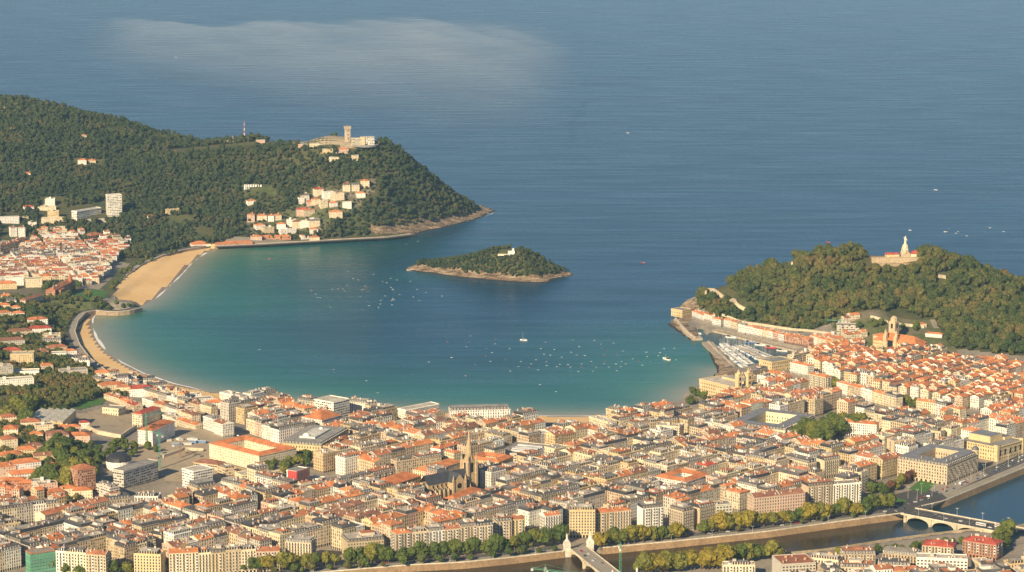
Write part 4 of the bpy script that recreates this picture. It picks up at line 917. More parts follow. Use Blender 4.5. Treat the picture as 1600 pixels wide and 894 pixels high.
palace('harbour_warehouse', 'ochre building with flat dark roof behind the marina', 'building', (1199,560), (1206,567), (1238,561), 14, 'ochre', 'flat grey', fac='facade_palace')
palace('convent', 'long ochre building with orange roof at the foot of the wooded hill', 'convent', (1495,556), (1500,560), (1556,561), 9, 'ochre', 'orange tiled', fac='facade_plain', depth=11)
palace('museum_cloister', 'ochre cloister building with orange roofs at right end of old quarter', 'museum', (1566,582), (1577,590), (1625,588), 12, 'ochre', 'orange tiled', fac='facade_plain', depth=26, ring=8)
palace('school', 'cream school building with tiled roof beside the playing field', 'school', (195,634), (222,648), (251,640), 17, 'cream', 'red tiled', fac='facade_white', depth=15)
palace('school_wing', 'low school wing with dark roof joining the green pitch', 'school', (167,626), (185,640), (196,636), 9, 'cream', 'flat grey', fac='facade_palace', depth=24)
palace('chapel_school', 'white gabled building with bright orange roof beside the construction site', 'school', (218,668), (238,674), (273,658), 19, 'white', 'orange tiled', fac='facade_plain', depth=20)
palace('modern_housing', 'white stepped apartment block with horizontal bands beside the construction site', 'apartment building', (271,727), (302,738), (332,730), 22, 'white', 'flat pale', fac='facade_strip', depth=22)
palace('modern_housing', 'grey slab of flats with long rows of dark windows left of the crane', 'apartment building', (170,722), (193,737), (247,722), 21, 'grey', 'flat grey', fac='facade_strip', depth=16)
palace('low_hall', 'long low hall with brown roof beside the white stepped flats', 'hall', (312,706), (340,727), (352,721), 7, 'tan', 'brown tiled', depth=34, fac='facade_strip')
palace('terrace_building', 'flat roofed cream terrace building below the long orange roofed block', 'building', (352,722), (378,744), (462,727), 7, 'cream', 'flat pale', depth=20, fac='facade_palace')
palace('brick_tower_block', 'tall brick apartment tower with orange roof tiers beside the wooded garden', 'tower block', (113,730), (121,735), (149,730), 28, 'brick', 'rust tiled', fac='facade_white', depth=20)
palace('dark_roof_house', 'blocky tan house with tall grey mansard roof right of the white stepped flats', 'apartment building', (300,757), (308,763), (338,757), 16, 'tan', 'grey slate', depth=20, mh=5)
# gym with ribbed roof
g0 = eaveP(98, 659, 11); g1 = eaveP(119, 649, 11); a = math.atan2(g1.y-g0.y, g1.x-g0.x); gl = eaveP(55, 644, 11); nv = Vector((-math.sin(a), math.cos(a))); dpt = (gl-g0).to_2d().dot(nv); wdt = (g1-g0).to_2d().length
gym = empty('sports_hall', (g0.x, g0.y, float(hz(g0.x, g0.y))-.3), a, 'sports hall with ribbed cream and dark striped roof below the green pitch', 'sports hall'); reserve([tuple((g0.to_2d()+Vector((math.cos(a), math.sin(a)))*x+nv*y)) for x, y in ((-1, -1), (wdt+1, -1), (wdt+1, dpt+1), (-1, dpt+1))])
addbox(gym, 'wall', 0, wdt, 0, dpt, 0, 11, 'facade_palace', WALL['ochre'], 'flat_roof', (.5,.45,.35))
for k in range(5):
    y0, y1 = dpt*k/5, dpt*(k+.62)/5; mb = MB(); mb.face([(0, y0, 11.1), (wdt, y0, 11.1), (wdt, y1, 13.2), (0, y1, 13.2)], 'flat_roof', (.62,.57,.45)); mb.face([(wdt, y1, 13.2), (0, y1, 13.2), (0, y1+.2, 11.1), (wdt, y1+.2, 11.1)][::-1], 'glass'); mb.face([(wdt, y0, 11.1), (wdt, y1, 11.1), (wdt, y1, 13.2)], 'plaster', (.5,.42,.3)); mb.face([(0, y1, 11.1), (0, y0, 11.1), (0, y1, 13.2)], 'plaster', (.5,.42,.3)); mb.build('roof_rib', gym)
# auditorium with black barrel roof
q = ground(183, 738); au = empty('auditorium', (q.x, q.y+14, float(hz(q.x, q.y+14))-.5), .2, 'round white auditorium under a black domed roof', 'auditorium'); reserve(rectpoly(q.x, q.y+14, 34, 30, .2))
mb = MB(); mb.cone(0, 0, 15, 0, 15, 11, 'facade_plain', WALL['white'], 24); mb.build('wall', au); dome(au, 0, 0, 11, 15.4, 8.5, (.035,.033,.035), 'slate', 'roof', False)
# red sheeted and green sheeted scaffolds round buildings
def sheeted(L, C, R, h, label, col, wall='tan'):
    r = palace('scaffolded_building', label, 'building', L, C, R, h, wall, 'flat grey', depth=14); me = r.children[0].data; n = MB(); xs_ = [v.co.x for v in me.vertices]; ys_ = [v.co.y for v in me.vertices]; w_, d_ = max(xs_), max(ys_)
    nf = int(h/3.3)
    for k in range(nf):
        z0_, z1_ = 1.5+k*3.35, 1.5+k*3.35+3.0; n.box(-1.2, w_+1.2, -1.3, -1.1, z0_, z1_, 'paint', vary(col, .18), bottom=True); n.box(-1.3, -1.1, -1.1, d_*.8, z0_, z1_, 'paint', vary(col, .18), bottom=True)
    n.build('sheeting', r)
    p_ = MB()
    for i in range(int(w_/3)+1): p_.bar((min(i*3, w_), -1.45, 0), (min(i*3, w_), -1.45, h+2.6), .09, 'metal', (.4,.4,.38))
    for k in range(int(h/4)+1): p_.bar((0, -1.45, 1.5+k*4), (w_, -1.45, 1.5+k*4), .09, 'metal', (.4,.4,.38))
    p_.build('scaffold', r); return r
sheeted((455,733), (463,738), (481,731), 30, 'tall narrow building wrapped in red construction sheeting', (.55, .07, .06), 'white')
sheeted((33,861), (48,866), (86,860), 25, 'corner building wrapped in green scaffold netting at lower left edge', (.12, .34, .21), 'brick')
# churches of the old quarter
c0 = eaveP(1364, 530, 12); c1 = eaveP(1432, 541, 12); a = math.atan2(c1.y-c0.y, c1.x-c0.x); Lc = (c1-c0).to_2d().length
ch = empty('baroque_church', (c0.x, c0.y, float(hz(c0.x, c0.y))), a, 'ochre baroque church with wide orange roof and two small front towers', 'church'); reserve([tuple((c0.to_2d()+Vector((math.cos(a), math.sin(a)))*x+Vector((-math.sin(a), math.cos(a)))*y)) for x, y in ((-2, -2), (Lc+2, -2), (Lc+2, 32), (-2, 32))])
addbox(ch, 'wall', 0, Lc, 0, 30, 0, 12, 'facade_palace', WALL['ochre']); mb = MB(); P0 = [(-.6, -.6), (Lc+.6, -.6), (Lc+.6, 30.6), (-.6, 30.6)]; mb.frustum(P0, 12, [(14, 14.5), (Lc-14, 14.5), (Lc-14, 15.5), (14, 15.5)], 22, 'tile_roof', ROOF['orange tiled']); mb.build('roof', ch)
for x in (Lc*.28, Lc*.52):
    mb = MB(); mb.box(x-2.6, x+2.6, -1.2, 4, 0, 21, 'stone', (.55,.42,.25)); mb.cone(x, 1.4, 2.4, 21, 1.9, 26, 'stone', (.55,.42,.25), 8); mb.cone(x, 1.4, 2.2, 26, .1, 30, 'stone', (.45,.35,.22), 8); mb.build('tower', ch)
mb = MB(); mb.box(Lc*.34, Lc*.46, -.9, -.05, 1, 14, 'glass'); mb.build('portal', ch)
q = ground(1396, 536); bt = empty('bell_tower', (q.x, q.y, float(hz(q.x, q.y))-1), a, 'square stone bell tower standing behind the baroque church', 'tower'); mb = MB(); mb.box(-5.5, 5.5, -5.5, 5.5, 0, 34, 'stone', (.52,.40,.25)); mb.build('shaft', bt); mb = MB(); mb.cone(0, 0, 5.5, 34, 5.0, 39, 'stone', (.5,.38,.23), 8); mb.cone(0, 0, 5.2, 39, 2.2, 42, 'stone', (.45,.34,.2), 8); mb.build('octagon_top', bt)
for k in range(4): mb = MB(); mb.box(-1.7, 1.7, -5.62, -5.48, 24, 31, 'glass'); mb.build('belfry_opening', bt, (0, 0, 0), k*math.pi/2)
palace('pelota_court', 'open sided hall with orange roof right of the baroque church', 'hall', (1437,545), (1441,549), (1462,548), 7, 'ochre', 'orange tiled', depth=18, fac='facade_strip')
palace('residence', 'cream residence with orange roof behind the bell tower', 'building', (1367,522), (1372,526), (1390,522), 12, 'cream', 'orange tiled', depth=16, fac='facade_plain')
palace('residence', 'white lodge with orange roof below the wooded hill right of the church', 'house', (1444,520), (1446,521), (1472,523), 5, 'white', 'orange tiled', depth=9, fac='facade_plain')
palace('concrete_building', 'pale concrete building with scaffold at the foot of the wooded hill', 'building', (1302,503), (1308,509), (1343,502), 14, 'grey', 'flat grey', depth=18, fac='facade_strip')
# --- hilltop castle and statue
q = GD(1412, 404, 3975); zc = float(hz(q.x, q.y)); stn = (.42,.33,.21)
cs = empty('castle', (q.x, q.y, zc), 0, 'low stone castle with tiled wings on top of the wooded hill', 'castle')
addbox(cs, 'rampart', -24, 24, -12, 8, -8, 4.5, 'stone', stn); addbox(cs, 'left_bastion', -52, -24, -9, 6, -9, 3, 'stone', (.36,.28,.18)); addbox(cs, 'lower_rampart', -40, 30, -19, -12, -16, -4, 'stone', (.34,.26,.17)); mb = MB()
for k in range(7): mb.box(-51+k*4, -49+k*4, -9, -7.8, 3, 4.5, 'stone', stn)
mb.build('battlement', cs)
addbox(cs, 'barrack', -30, -8, -6, 3, 3, 8.5, 'facade_plain', WALL['ochre']); mb = MB(); mb.frustum([(-30.5, -6.5), (-7.5, -6.5), (-7.5, 3.5), (-30.5, 3.5)], 8.5, [(-29, -1.6), (-9, -1.6), (-9, -1.4), (-29, -1.4)], 11, 'tile_roof', ROOF['red tiled']); mb.build('barrack_roof', cs)
addbox(cs, 'chapel', -5, 9, -6, 6, 4.5, 11, 'stone', stn); mb = MB(); mb.box(10, 26, -4, 8, 4, 9, 'plaster', WALL['cream']); mb.build('side_wing', cs); mb = MB(); mb.frustum([(9.5, -4.5), (26.5, -4.5), (26.5, 8.5), (9.5, 8.5)], 9, [(16, 1.8), (20, 1.8), (20, 2.2), (16, 2.2)], 14, 'tile_roof', ROOF['red tiled']); mb.build('side_wing_roof', cs)
stt = empty('statue', (q.x+2, q.y, zc+11), 0, 'tall pale robed statue on a tapering stone pedestal above the castle', 'statue')
mb = MB(); mb.cone(0, 0, 7.5, -.5, 6.2, 4, 'stone', stn, 8); mb.cone(0, 0, 6.2, 4, 4.6, 11, 'stone', (.6,.5,.36), 8); mb.cone(0, 0, 4.6, 11, 3.2, 13, 'stone', (.6,.5,.36), 8); mb.build('pedestal', stt)
mb = MB(); prof_ = [(2.3, 13), (2.0, 15), (1.75, 18), (1.9, 20.5), (2.3, 22), (1.9, 23.2), (.75, 23.9), (.7, 24.2), (1.05, 24.9), (1.0, 25.7), (.3, 26.4)]
for (r0, z0_), (r1, z1_) in zip(prof_, prof_[1:]): mb.cone(0, 0, r0, z0_, r1, z1_, 'stone', (.66,.60,.48), 10)
mb.bar((1.6, -.6, 21.6), (2.6, -1.6, 19.6), .55, 'stone', (.66,.60,.48), 6); mb.bar((2.6, -1.6, 19.6), (1.2, -2.1, 20.8), .45, 'stone', (.66,.60,.48), 6); mb.bar((-1.7, -.4, 21.8), (-2.5, -1.2, 23.4), .55, 'stone', (.66,.60,.48), 6); mb.bar((-2.5, -1.2, 23.4), (-2.4, -1.6, 25.4), .4, 'stone', (.66,.60,.48), 6)
mb.build('robed_figure', stt, smooth=False)
def wallthing(name, label, px, z0, z1, th=1.5, c=(.5,.4,.28), cat='wall', dep=None):
    pts = [ground(a_, b_) if dep is None else GD(a_, b_, dep) for a_, b_ in px]; pts = resample([Vector(p) for p in pts], max(3, len(px)*4)); mb = MB()
    wallrib(mb, pts, 0, th, lambda p: float(hz(p.x, p.y))+z0, lambda p: float(hz(p.x, p.y))+z1, 'stone', c); return tag(mb.build(name), label, cat)
wallthing('rampart_wall', 'stone rampart on the wooded hill crest left of the castle', [(1202,412),(1216,413),(1226,411),(1236,414)], -3, 5, 3)
wallthing('rampart_wall', 'stone bastion wall standing above the harbour mouth', [(1104,462),(1106,456),(1118,459),(1130,468),(1150,480),(1168,488)], -6, 5.5, 3, (.56,.45,.30))
wallthing('rampart_wall', 'ruined stone wall among trees just right below the castle', [(1404,424),(1420,424),(1434,424)], -2, 6, 3)
wallthing('rampart_wall', 'ruined pale stone block among trees far right below the castle', [(1466,434),(1478,436)], -2, 5, 6, (.40,.33,.24))
wallthing('retaining_wall', 'long pale stone wall behind the white harbour houses', [(1128,494),(1150,502),(1180,508),(1220,514),(1260,518),(1300,524)], -1, 3.5, 2, (.54,.44,.30))
wallthing('terrace_wall', 'curved pale retaining wall round the school yard', [(122,662),(150,678),(190,686),(214,670)], -2, 5, 2, (.58,.48,.34))
wallthing('terrace_wall', 'stone retaining wall at the foot of the construction site', [(256,716),(290,704),(318,706)], -2, 4, 2, (.55,.46,.33))
wallthing('terrace_wall', 'pale terrace wall below the wood behind the church', [(1360,497),(1385,505),(1420,510),(1444,513)], -1, 4, 2, (.5,.43,.32))
# --- aquarium and harbour
palace('aquarium', 'grey roofed aquarium building on the rocks at the harbour mouth', 'aquarium', (1060,484), (1066,486), (1080,482), 11, 'ochre', 'flat grey', depth=24, fac='facade_palace')
quay = line([(1102,514),(1130,520),(1170,531),(1210,540),(1250,549)], 2.4); mb = MB(); ribbon(mb, quay, 0, 22, 2.5, 'paving'); wallrib(mb, quay, -1.5, .2, -2, 2.5, 'stone', (.42,.34,.24)); tag(mb.build('harbour_quay'), kind='structure')
pier = line([(1106,534),(1122,550),(1140,567),(1158,585)], 4); mb = MB(); wallrib(mb, pier, -9, 7, -3, 4.0, 'stone', (.36,.29,.22)); wallrib(mb, pier, -1, 1.5, 4, 5.2, 'stone', (.50,.42,.32)); tag(mb.build('pier'), 'long stone pier sheltering the yacht marina', 'pier')
mole = line([(1062,498),(1070,508),(1080,519),(1092,528)], 4); mb = MB(); wallrib(mb, mole, -10, 6, -3, 3.6, 'stone', (.42,.34,.26)); wallrib(mb, mole, -8, -5, 3.6, 6, 'stone', (.52,.43,.32)); tag(mb.build('breakwater'), 'stone breakwater below the aquarium at the harbour mouth', 'pier')
mid = line([(1151,541),(1172,548),(1196,561)], 2.2); mb = MB(); wallrib(mb, mid, -4, 4, -3, 2.2, 'stone', (.42,.35,.27)); tag(mb.build('jetty'), 'short inner jetty between the two rows of moored yachts', 'pier')
ip = line([(636,421),(650,420),(664,419)], 2, 8); mb = MB(); wallrib(mb, ip, -2.5, 2.5, -3, 2.2, 'stone', (.5,.40,.28)); tag(mb.build('island_jetty'), 'stone landing jetty at left end of the island', 'pier')
# --- headland: tower, hotel, masts, lettering
def hill_base(px, py, d): q_ = GD(px, py, d); return Vector((q_.x, q_.y, float(hz(q_.x, q_.y))))
q = hill_base(543, 213, 5120); tw_ = empty('stone_tower', (q.x, q.y, q.z-1), .3, 'old square stone lookout tower with battlements on the headland summit', 'tower')
addbox(tw_, 'shaft', -5, 5, -5, 5, 0, 28.5, 'stone', (.46,.37,.26)); mb = MB(); mb.box(-6, 6, -6, 6, 27, 31, 'stone', (.46,.37,.26), bottom=True)
for x in (-5.4, -1.8, 1.8, 5.4):
    for y in (-5.4, 5.4): mb.box(x-.9, x+.9, y-.6, y+.6, 31, 33, 'stone', (.46,.37,.26))
mb.build('battlement', tw_); mb = MB()
for k in range(3): mb.box(-.8, .8, -5.1, -4.95, 6+k*8, 9+k*8, 'glass')
mb.build('window', tw_)
q = hill_base(566, 224, 5108); ht = empty('hilltop_hotel', (q.x, q.y, q.z-1), .25, 'pale four storey hotel with curved tiers right of the lookout tower', 'hotel')
addbox(ht, 'left_wing', -22, 0, -8, 6, 0, 17, 'facade_strip', (.62,.54,.40), 'flat_roof', ROOF['flat pale']); addbox(ht, 'stair_tower', -3, 4, -9.5, 4, 0, 19, 'plaster', (.62,.48,.28), 'flat_roof', ROOF['flat pale']); addbox(ht, 'right_wing', 4, 24, -8, 7, 0, 19, 'facade_strip', (.70,.66,.58), 'flat_roof', ROOF['flat pale'])
mb = MB(); mb.cone(8, -2, 25, 0, 25, 3, 'facade_strip', (.4,.38,.36), 20); mb.build('terrace', ht)
for x0, x1, y, d_, h_, c_, rf, lb in [(466,480,221,5125,6,'pink','flat pale','long low pink building leading up to the lookout tower from the left'),(484,500,221,5110,7,'cream','flat pale','cream pavilion on the headland terraces left of the tower'),(500,520,229,5090,7,'yellow','flat pale','yellow terrace building at the edge of the wood below the tower'),(524,545,229,5085,8,'pink','orange tiled','pink pavilion with tiled roof directly below the lookout tower'),(514,530,236,5070,8,'cream','flat pale','lower cream retaining pavilion standing at the wood edge'),(549,560,240,5065,10,'tan','flat pale','tall narrow tan building stepping down into the wood below the hotel'),(400,414,221,5195,6,'pink','flat pale','low pink hut on the ridge road'),(350,366,221,5235,5,'cream','flat pale','low cream hut on the ridge road under the radio mast')]:
    xa = hill_base(x0, y, d_); xb = hill_base(x1, y, d_); w_ = (xb-xa).length; e = empty('hilltop_pavilion', ((xa.x+xb.x)/2, xa.y, min(xa.z, xb.z)-1.5), .12, lb, 'building', 'pavilions on the headland summit')
    addbox(e, 'wall', -w_/2, w_/2, -5, 6, 0, h_+1.5, 'facade_plain', vary(WALL[c_], .05)); mb = MB(); z_ = h_+1.5
    if 'tiled' in rf: mb.frustum([(-w_/2-.5, -5.5), (w_/2+.5, -5.5), (w_/2+.5, 6.5), (-w_/2-.5, 6.5)], z_, [(-w_/2+5, .4), (w_/2-5, .4), (w_/2-5, .6), (-w_/2+5, .6)], z_+2.6, 'tile_roof', ROOF[rf])
    else: mb.box(-w_/2-.3, w_/2+.3, -5.3, 6.3, z_+.01, z_+.6, 'flat_roof', ROOF[rf])
    mb.build('roof', e)
def mast(px, py, d, h, label):
    q_ = hill_base(px, py, d); e = empty('radio_mast', (q_.x, q_.y, q_.z), 0, label, 'mast'); mb = MB()
    for k in range(8): z_, z2 = h*k/8, h*(k+1)/8; r_ = 1.5-1.2*k/8; mb.cone(0, 0, r_, z_, r_-.14, z2, 'paint', (.6,.08,.05) if k % 2 else (.75,.72,.66), 4)
    mb.build('lattice_shaft', e); addbox(e, 'hut', -7, -1, -3, 3, 0, 4, 'plaster', (.65,.6,.5)); return e
mast(382, 214, 5225, 42, 'red and white radio mast on the headland ridge'); mast(364, 214, 5235, 14, 'short antenna mast beside white hut on the headland ridge')
tx = bpy.data.curves.new('hillside_lettering', 'FONT'); tx.body = 'DSS2016\nEU'; tx.size = 9.0; tx.space_line = .82; tx.space_character = 1.12; tx.extrude = .7; tx.offset = .2
q = ground(381, 297); to = bpy.data.objects.new('hillside_lettering', tx); COL.objects.link(to); bpy.context.view_layer.update(); dg = bpy.context.evaluated_depsgraph_get(); me = bpy.data.meshes.new_from_object(to.evaluated_get(dg)); bpy.data.objects.remove(to)
at = me.attributes.new('col', 'FLOAT_COLOR', 'FACE'); at.data.foreach_set('color', np.tile([.78, .76, .70, 1], len(me.polygons)).astype(np.float32)); me.materials.clear(); me.materials.append(M['paint'])
o = link('hillside_lettering', me, None, (q.x, q.y, q.z+6)); o.rotation_euler = (math.radians(38), 0, math.radians(4)); tag(o, 'white letters and numbers laid out on the green hillside meadow', 'lettering')
wallthing('ridge_railing', 'pale parapet of the ridge road along the headland crest', [(262,233),(300,229),(340,224),(380,221),(420,219),(458,218)], -.5, 2.5, 1.2, (.6,.55,.46), 'wall', )
# island house
q = ground(799, 398); ih_ = empty('island_house', (q.x, q.y, q.z-.5), 0, 'white house with lantern turret on top of the island', 'house'); addbox(ih_, 'wall', -6, 6, -4, 4, 0, 7.5, 'facade_plain', WALL['white'], 'flat_roof', ROOF['flat pale']); mb = MB(); mb.cone(3.4, 0, 2.2, 7.5, 2, 11, 'paint', WALL['white'], 8); mb.cone(3.4, 0, 2.3, 11, .2, 12.5, 'paint', (.6,.58,.52), 8); mb.build('turret', ih_); addbox(ih_, 'terrace_wall', -24, -6, -4, -2.8, -1, 2.5, 'stone', (.6,.52,.38))
# left: tower, slab, palace above the beach
palace('tower_block', 'white high rise tower standing in the woods below the headland', 'tower block', (165,305), (168,306), (190,305), 41, 'white', 'flat pale', fac='facade_strip', depth=18)
palace('slab_block', 'long stepped white apartment slab left of the high rise tower', 'apartment building', (106,324), (120,331), (158,320), 17, 'white', 'flat pale', fac='facade_strip', depth=14)
def mir_x(root, wd, dp, t0, wc, rc):
    mb = MB(); mb.cone(wd*.8, 2, 3.4, 0, 3.4, t0+6, 'plaster', wc, 10); mb.cone(wd*.8, 2, 4, t0+6, .1, t0+14, 'tile_roof', (.42,.14,.06), 10); mb.build('turret', root); addbox(root, 'gable_wing', wd*.1, wd*.32, -6, 6, 0, 12, 'facade_plain', wc, 'tile_roof', (.36,.14,.08)); chims(root, [(5, 5, t0+3), (15, 7, t0+4), (24, 6, t0+3)])
palace('royal_villa', 'red brick palace with turret and steep tiled roofs above the rocky point', 'palace', (82,451), (86,454), (118,443), 13, 'brick', 'rust tiled', fac='facade_plain', depth=16, extra=mir_x)
palace('royal_villa_stables', 'long low brown building with tiled roof left of the red brick palace', 'building', (35,466), (40,470), (68,464), 8, 'tan', 'brown tiled', fac='facade_plain', depth=14)
palace('brick_block', 'red brick apartment block at the edge of the wood behind terraced houses', 'apartment building', (138,366), (142,369), (160,363), 13, 'brick', 'rust tiled', fac='facade_plain', depth=20)
palace('tennis_club', 'beach clubhouse with orange roof and white gable at the far beach end', 'clubhouse', (295,381), (300,383), (330,380), 5, 'white', 'orange tiled', depth=26, fac='facade_plain')
palace('castle_villa', 'ochre crenellated villa on a lawn above the far beach', 'villa', (257,326), (260,328), (280,325), 10, 'ochre', 'flat pale', depth=12, fac='facade_plain')
# ------------------------------------------------------------------ open spaces kept free of houses
for pts in [[(444,752),(502,752),(506,782),(440,782)], [(1226,680),(1295,648),(1364,674),(1348,702),(1292,724),(1262,714)], [(1262,596),(1292,602),(1380,628),(1460,642),(1452,666),(1370,653),(1285,627),(1246,612)],
            [(1385,770),(1480,752),(1530,738),(1600,706),(1640,690),(1640,740),(1480,790),(1430,805),(1385,800)],
            [(240,702),(275,668),(345,665),(372,700),(350,712),(300,712)], [(108,640),(165,624),(205,640),(225,668),(200,692),(140,688),(118,668)],
            [(50,722),(90,690),(120,700),(140,735),(110,775),(60,770)], [(405,735),(470,712),(500,720),(455,760),(410,752)], [(100,560),(60,600),(0,600),(-40,560),(0,540)],
            [(905,858),(930,845),(950,856),(930,872)], [(98,800),(160,780),(170,800),(108,824)], [(180,432),(300,390),(300,402),(205,440),(185,470),(150,472),(150,455)], [(1048,640),(1105,604),(1130,612),(1128,630),(1085,658),(1052,656)],
            [(100,545),(120,500),(135,490),(160,570),(240,605),(340,618),(340,626),(220,606),(140,580)], [(500,895),(880,858),(880,840),(760,852),(620,872),(400,890)]]: reserve_px(pts)
# ------------------------------------------------------------------ terraces set out from the photograph
OT, RT, BT, DS, GS_, FG, FP = 'orange tiled', 'rust tiled', 'brown tiled', 'dark slate', 'grey slate', 'flat grey', 'flat pale'
NEAR = dict(level=2)
# river front, left to right
row([(87,862),(165,868)], 24, 14, [(15,'white',FG),(32,'cream',FG),(31,'tan',RT)], **NEAR)
row([(158,878),(195,880)], 18, 14, [(1,'tan',GS_)], hip=True, **NEAR)
row([(209,866),(251,868)], 26, 18, [(1,'ochre',FG)], wins=(0,), **NEAR)
row([(264,868),(310,866),(352,863),(400,859),(437,858)], 24, 15, [(44,'cream',OT,2),(20,'cream',FP),(22,'ochre',GS_),(24,'tan',FG,1),(22,'cream',FG),(36,'pink',RT,-2)], **NEAR)
row([(446,846),(486,849),(523,842)], 26, 15, [(40,'cream',GS_),(36,'tan',GS_,1)], hip=True, **NEAR)
row([(543,848),(600,843)], 18, 26, [(1,'sandstone',GS_)], hip=True, wins=(0,), **NEAR)
row([(618,836),(770,820)], 25, 15, [(26,'tan',OT,1),(26,'cream',FG),(24,'white',GS_),(26,'cream',RT),(24,'tan',GS_,1),(26,'cream',DS)], wins=(1,2,1), **NEAR)
row([(776,815),(800,813)], 24, 15, [(1,'tan',DS)], hip=True, **NEAR)
row([(800,812),(820,811)], 24, 13, [(1,'ochre',RT)], **NEAR)
row([(820,826),(852,820)], 15, 13, [(1,'tan',DS)], **NEAR)
row([(852,807),(876,804)], 25, 14, [(1,'white',OT)], **NEAR)
row([(890,798),(930,798)], 30, 20, [(1,'ochre',FG)], wins=(0,), **NEAR)
row([(931,802),(986,797)], 25, 15, [(29,'ochre',OT),(26,'cream',OT)], **NEAR)
row([(986,797),(1004,795),(1036,792)], 27, 15, [(18,'pink',BT),(32,'white',DS)], wins=(1,2,2), **NEAR)
row([(1046,794),(1067,800),(1119,789)], 24, 17, [(22,'tan',DS),(27,'cream',DS),(27,'tan',DS)], hip=True, wins=(1,), **NEAR)
row([(1119,790),(1144,788)], 24, 16, [(1,'grey',FG)], wins=(3,), **NEAR)
row([(1178,778),(1258,770)], 25, 17, [(40,'pink',BT),(40,'pink',BT)], wins=(0,), hip=False, **NEAR)
row([(1263,762),(1302,758),(1346,755)], 26, 16, [(39,'tan',DS,1),(44,'white',FG)], wins=(1,2,1), **NEAR)
row([(1310,734),(1346,740),(1380,733)], 25, 16, [(36,'cream',FP),(34,'tan',FG)], **NEAR)
row([(1224,714),(1262,724),(1313,716)], 22, 15, [(38,'cream',DS),(26,'white',DS),(25,'cream',DS)], hip=True, **NEAR)
# east bank
row([(1222,883),(1275,880)], 20, 34, [(1,'grey','flat terracotta')], wins=(3,), attic=False, **NEAR)
row([(1264,872),(1310,877)], 18, 16, [(1,'cream',FP)], **NEAR)
row([(1316,866),(1368,866)], 20, 16, [(1,'sandstone',GS_)], hip=True, **NEAR)
row([(1315,886),(1366,887)], 18, 15, [(1,'cream',DS)], hip=True, **NEAR)
row([(1379,864),(1432,869)], 20, 18, [(1,'sandstone',GS_)], hip=True, **NEAR)
row([(1372,882),(1422,884)], 18, 15, [(1,'white',DS)], hip=True, **NEAR)
row([(1432,872),(1512,875),(1560,870)], 24, 17, [(60,'white',FP),(50,'white',FP)], wins=(3,), attic=False, fac='facade_strip', **NEAR)
row([(1441,852),(1490,856)], 17, 22, [(1,'tan','red tiled')], hip=True, **NEAR)
row([(1504,844),(1557,852)], 17, 20, [(1,'brick','red tiled')], hip=True, **NEAR)
row([(1130,884),(1180,884)], 14, 14, [(1,'cream',FP)], **NEAR)
# second line and left quarter
row([(-12,822),(32,817),(70,806),(118,793),(170,782),(203,778)], 21, 16, [(20,'tan',GS_),(22,'tan',FG),(38,'tan','red tiled'),(26,'cream',RT),(26,'tan',RT),(26,'tan',RT),(33,'tan',GS_)], wins=(1,1,0), **NEAR)
row([(0,797),(52,790),(92,786)], 20, 14, [(26,'cream',DS),(26,'grey',GS_),(20,'white',FP),(20,'cream',DS)])
row([(-4,700+60),(30,765)], 16, 12, [(1,'pink',OT),(1,'brick',OT),(1,'pink',OT)])
row([(210,776),(247,777),(279,770),(300,768)], 23, 16, [(37,'white',FG),(32,'cream',FP),(21,'pink',BT)], **NEAR)
row([(163,824),(224,846),(330,812)], 19, 15, [(30,'ochre',GS_),(34,'tan',GS_),(28,'tan',FG),(28,'tan',DS),(26,'tan',DS),(28,'tan',RT)], hip=True, **NEAR)
row([(285,797),(320,807),(402,788)], 19, 15, [(36,'white',DS),(40,'tan',FG),(40,'white',GS_)])
row([(398,742),(452,758),(470,765),(548,750),(618,734)], 20, 15, [(28,'white',GS_),(28,'cream',GS_),(26,'tan',DS),(30,'tan',GS_),(34,'cream',FG),(34,'tan',DS)], **NEAR)
row([(620,722),(690,712)], 19, 15, [(1,'tan',FG),(1,'tan',GS_)])
row([(688,702),(722,692)], 20, 15, [(1,'white',OT)], hip=True, **NEAR)
row([(780,696),(830,688)], 21, 14, [(1,'cream',OT),(1,'tan',FG)])
row([(343,612),(372,619),(432,611)], 22, 15, [(28,'white',FP),(22,'cream',FP),(24,'white',FP),(22,'cream',GS_)], fac='facade_white')
row([(317,650),(348,662),(388,668)], 18, 16, [(34,'white',FP),(30,'white',BT),(24,'white',FP)], fac='facade_white')
row([(465,624),(507,630)], 20, 14, [(1,'grey',DS),(1,'tan',DS)], hip=True)
row([(546,628),(572,630)], 22, 14, [(1,'white',DS)])
row([(573,633),(592,632)], 22, 12, [(1,'cream',DS)], hip=True)
row([(920,652),(950,660),(988,654)], 22, 15, [(26,'cream',FP),(22,'white',FP),(26,'cream',GS_)], fac='facade_white')
row([(990,664),(1060,656)], 20, 15, [(1,'ochre',GS_),(1,'tan',FG),(1,'ochre',DS)], hip=True)
row([(1025,665),(1062,668)], 24, 18, [(1,'cream',FP)], fac='facade_white')
row([(1199,582),(1222,586),(1260,582)], 21, 15, [(24,'ochre',OT),(40,'cream',FP)], **NEAR)
row([(1262,584),(1290,590)], 20, 13, [(1,'cream',OT)], **NEAR)
row([(1290,592),(1345,607),(1400,622),(1460,630),(1500,640)], 17, 12, [(14,'cream',OT),(14,'white',OT),(16,'tan',OT),(14,'white',FP),(16,'cream',OT),(14,'cream',GS_),(16,'white',OT),(14,'cream',OT),(14,'white',DS),(16,'cream',OT)])
row([(1545,650),(1620,662)], 21, 15, [(1,'cream',OT),(1,'tan',OT),(1,'cream',OT)], **NEAR)
row([(1397,690),(1431,686)], 25, 15, [(1,'tan',FG)], **NEAR)
row([(1440,672),(1470,676),(1502,668)], 23, 14, [(1,'cream',FP),(1,'white',GS_),(1,'cream',FG)], **NEAR)
row([(1300,658),(1370,664)], 17, 14, [(1,'white',OT),(1,'white',OT)], hip=True)
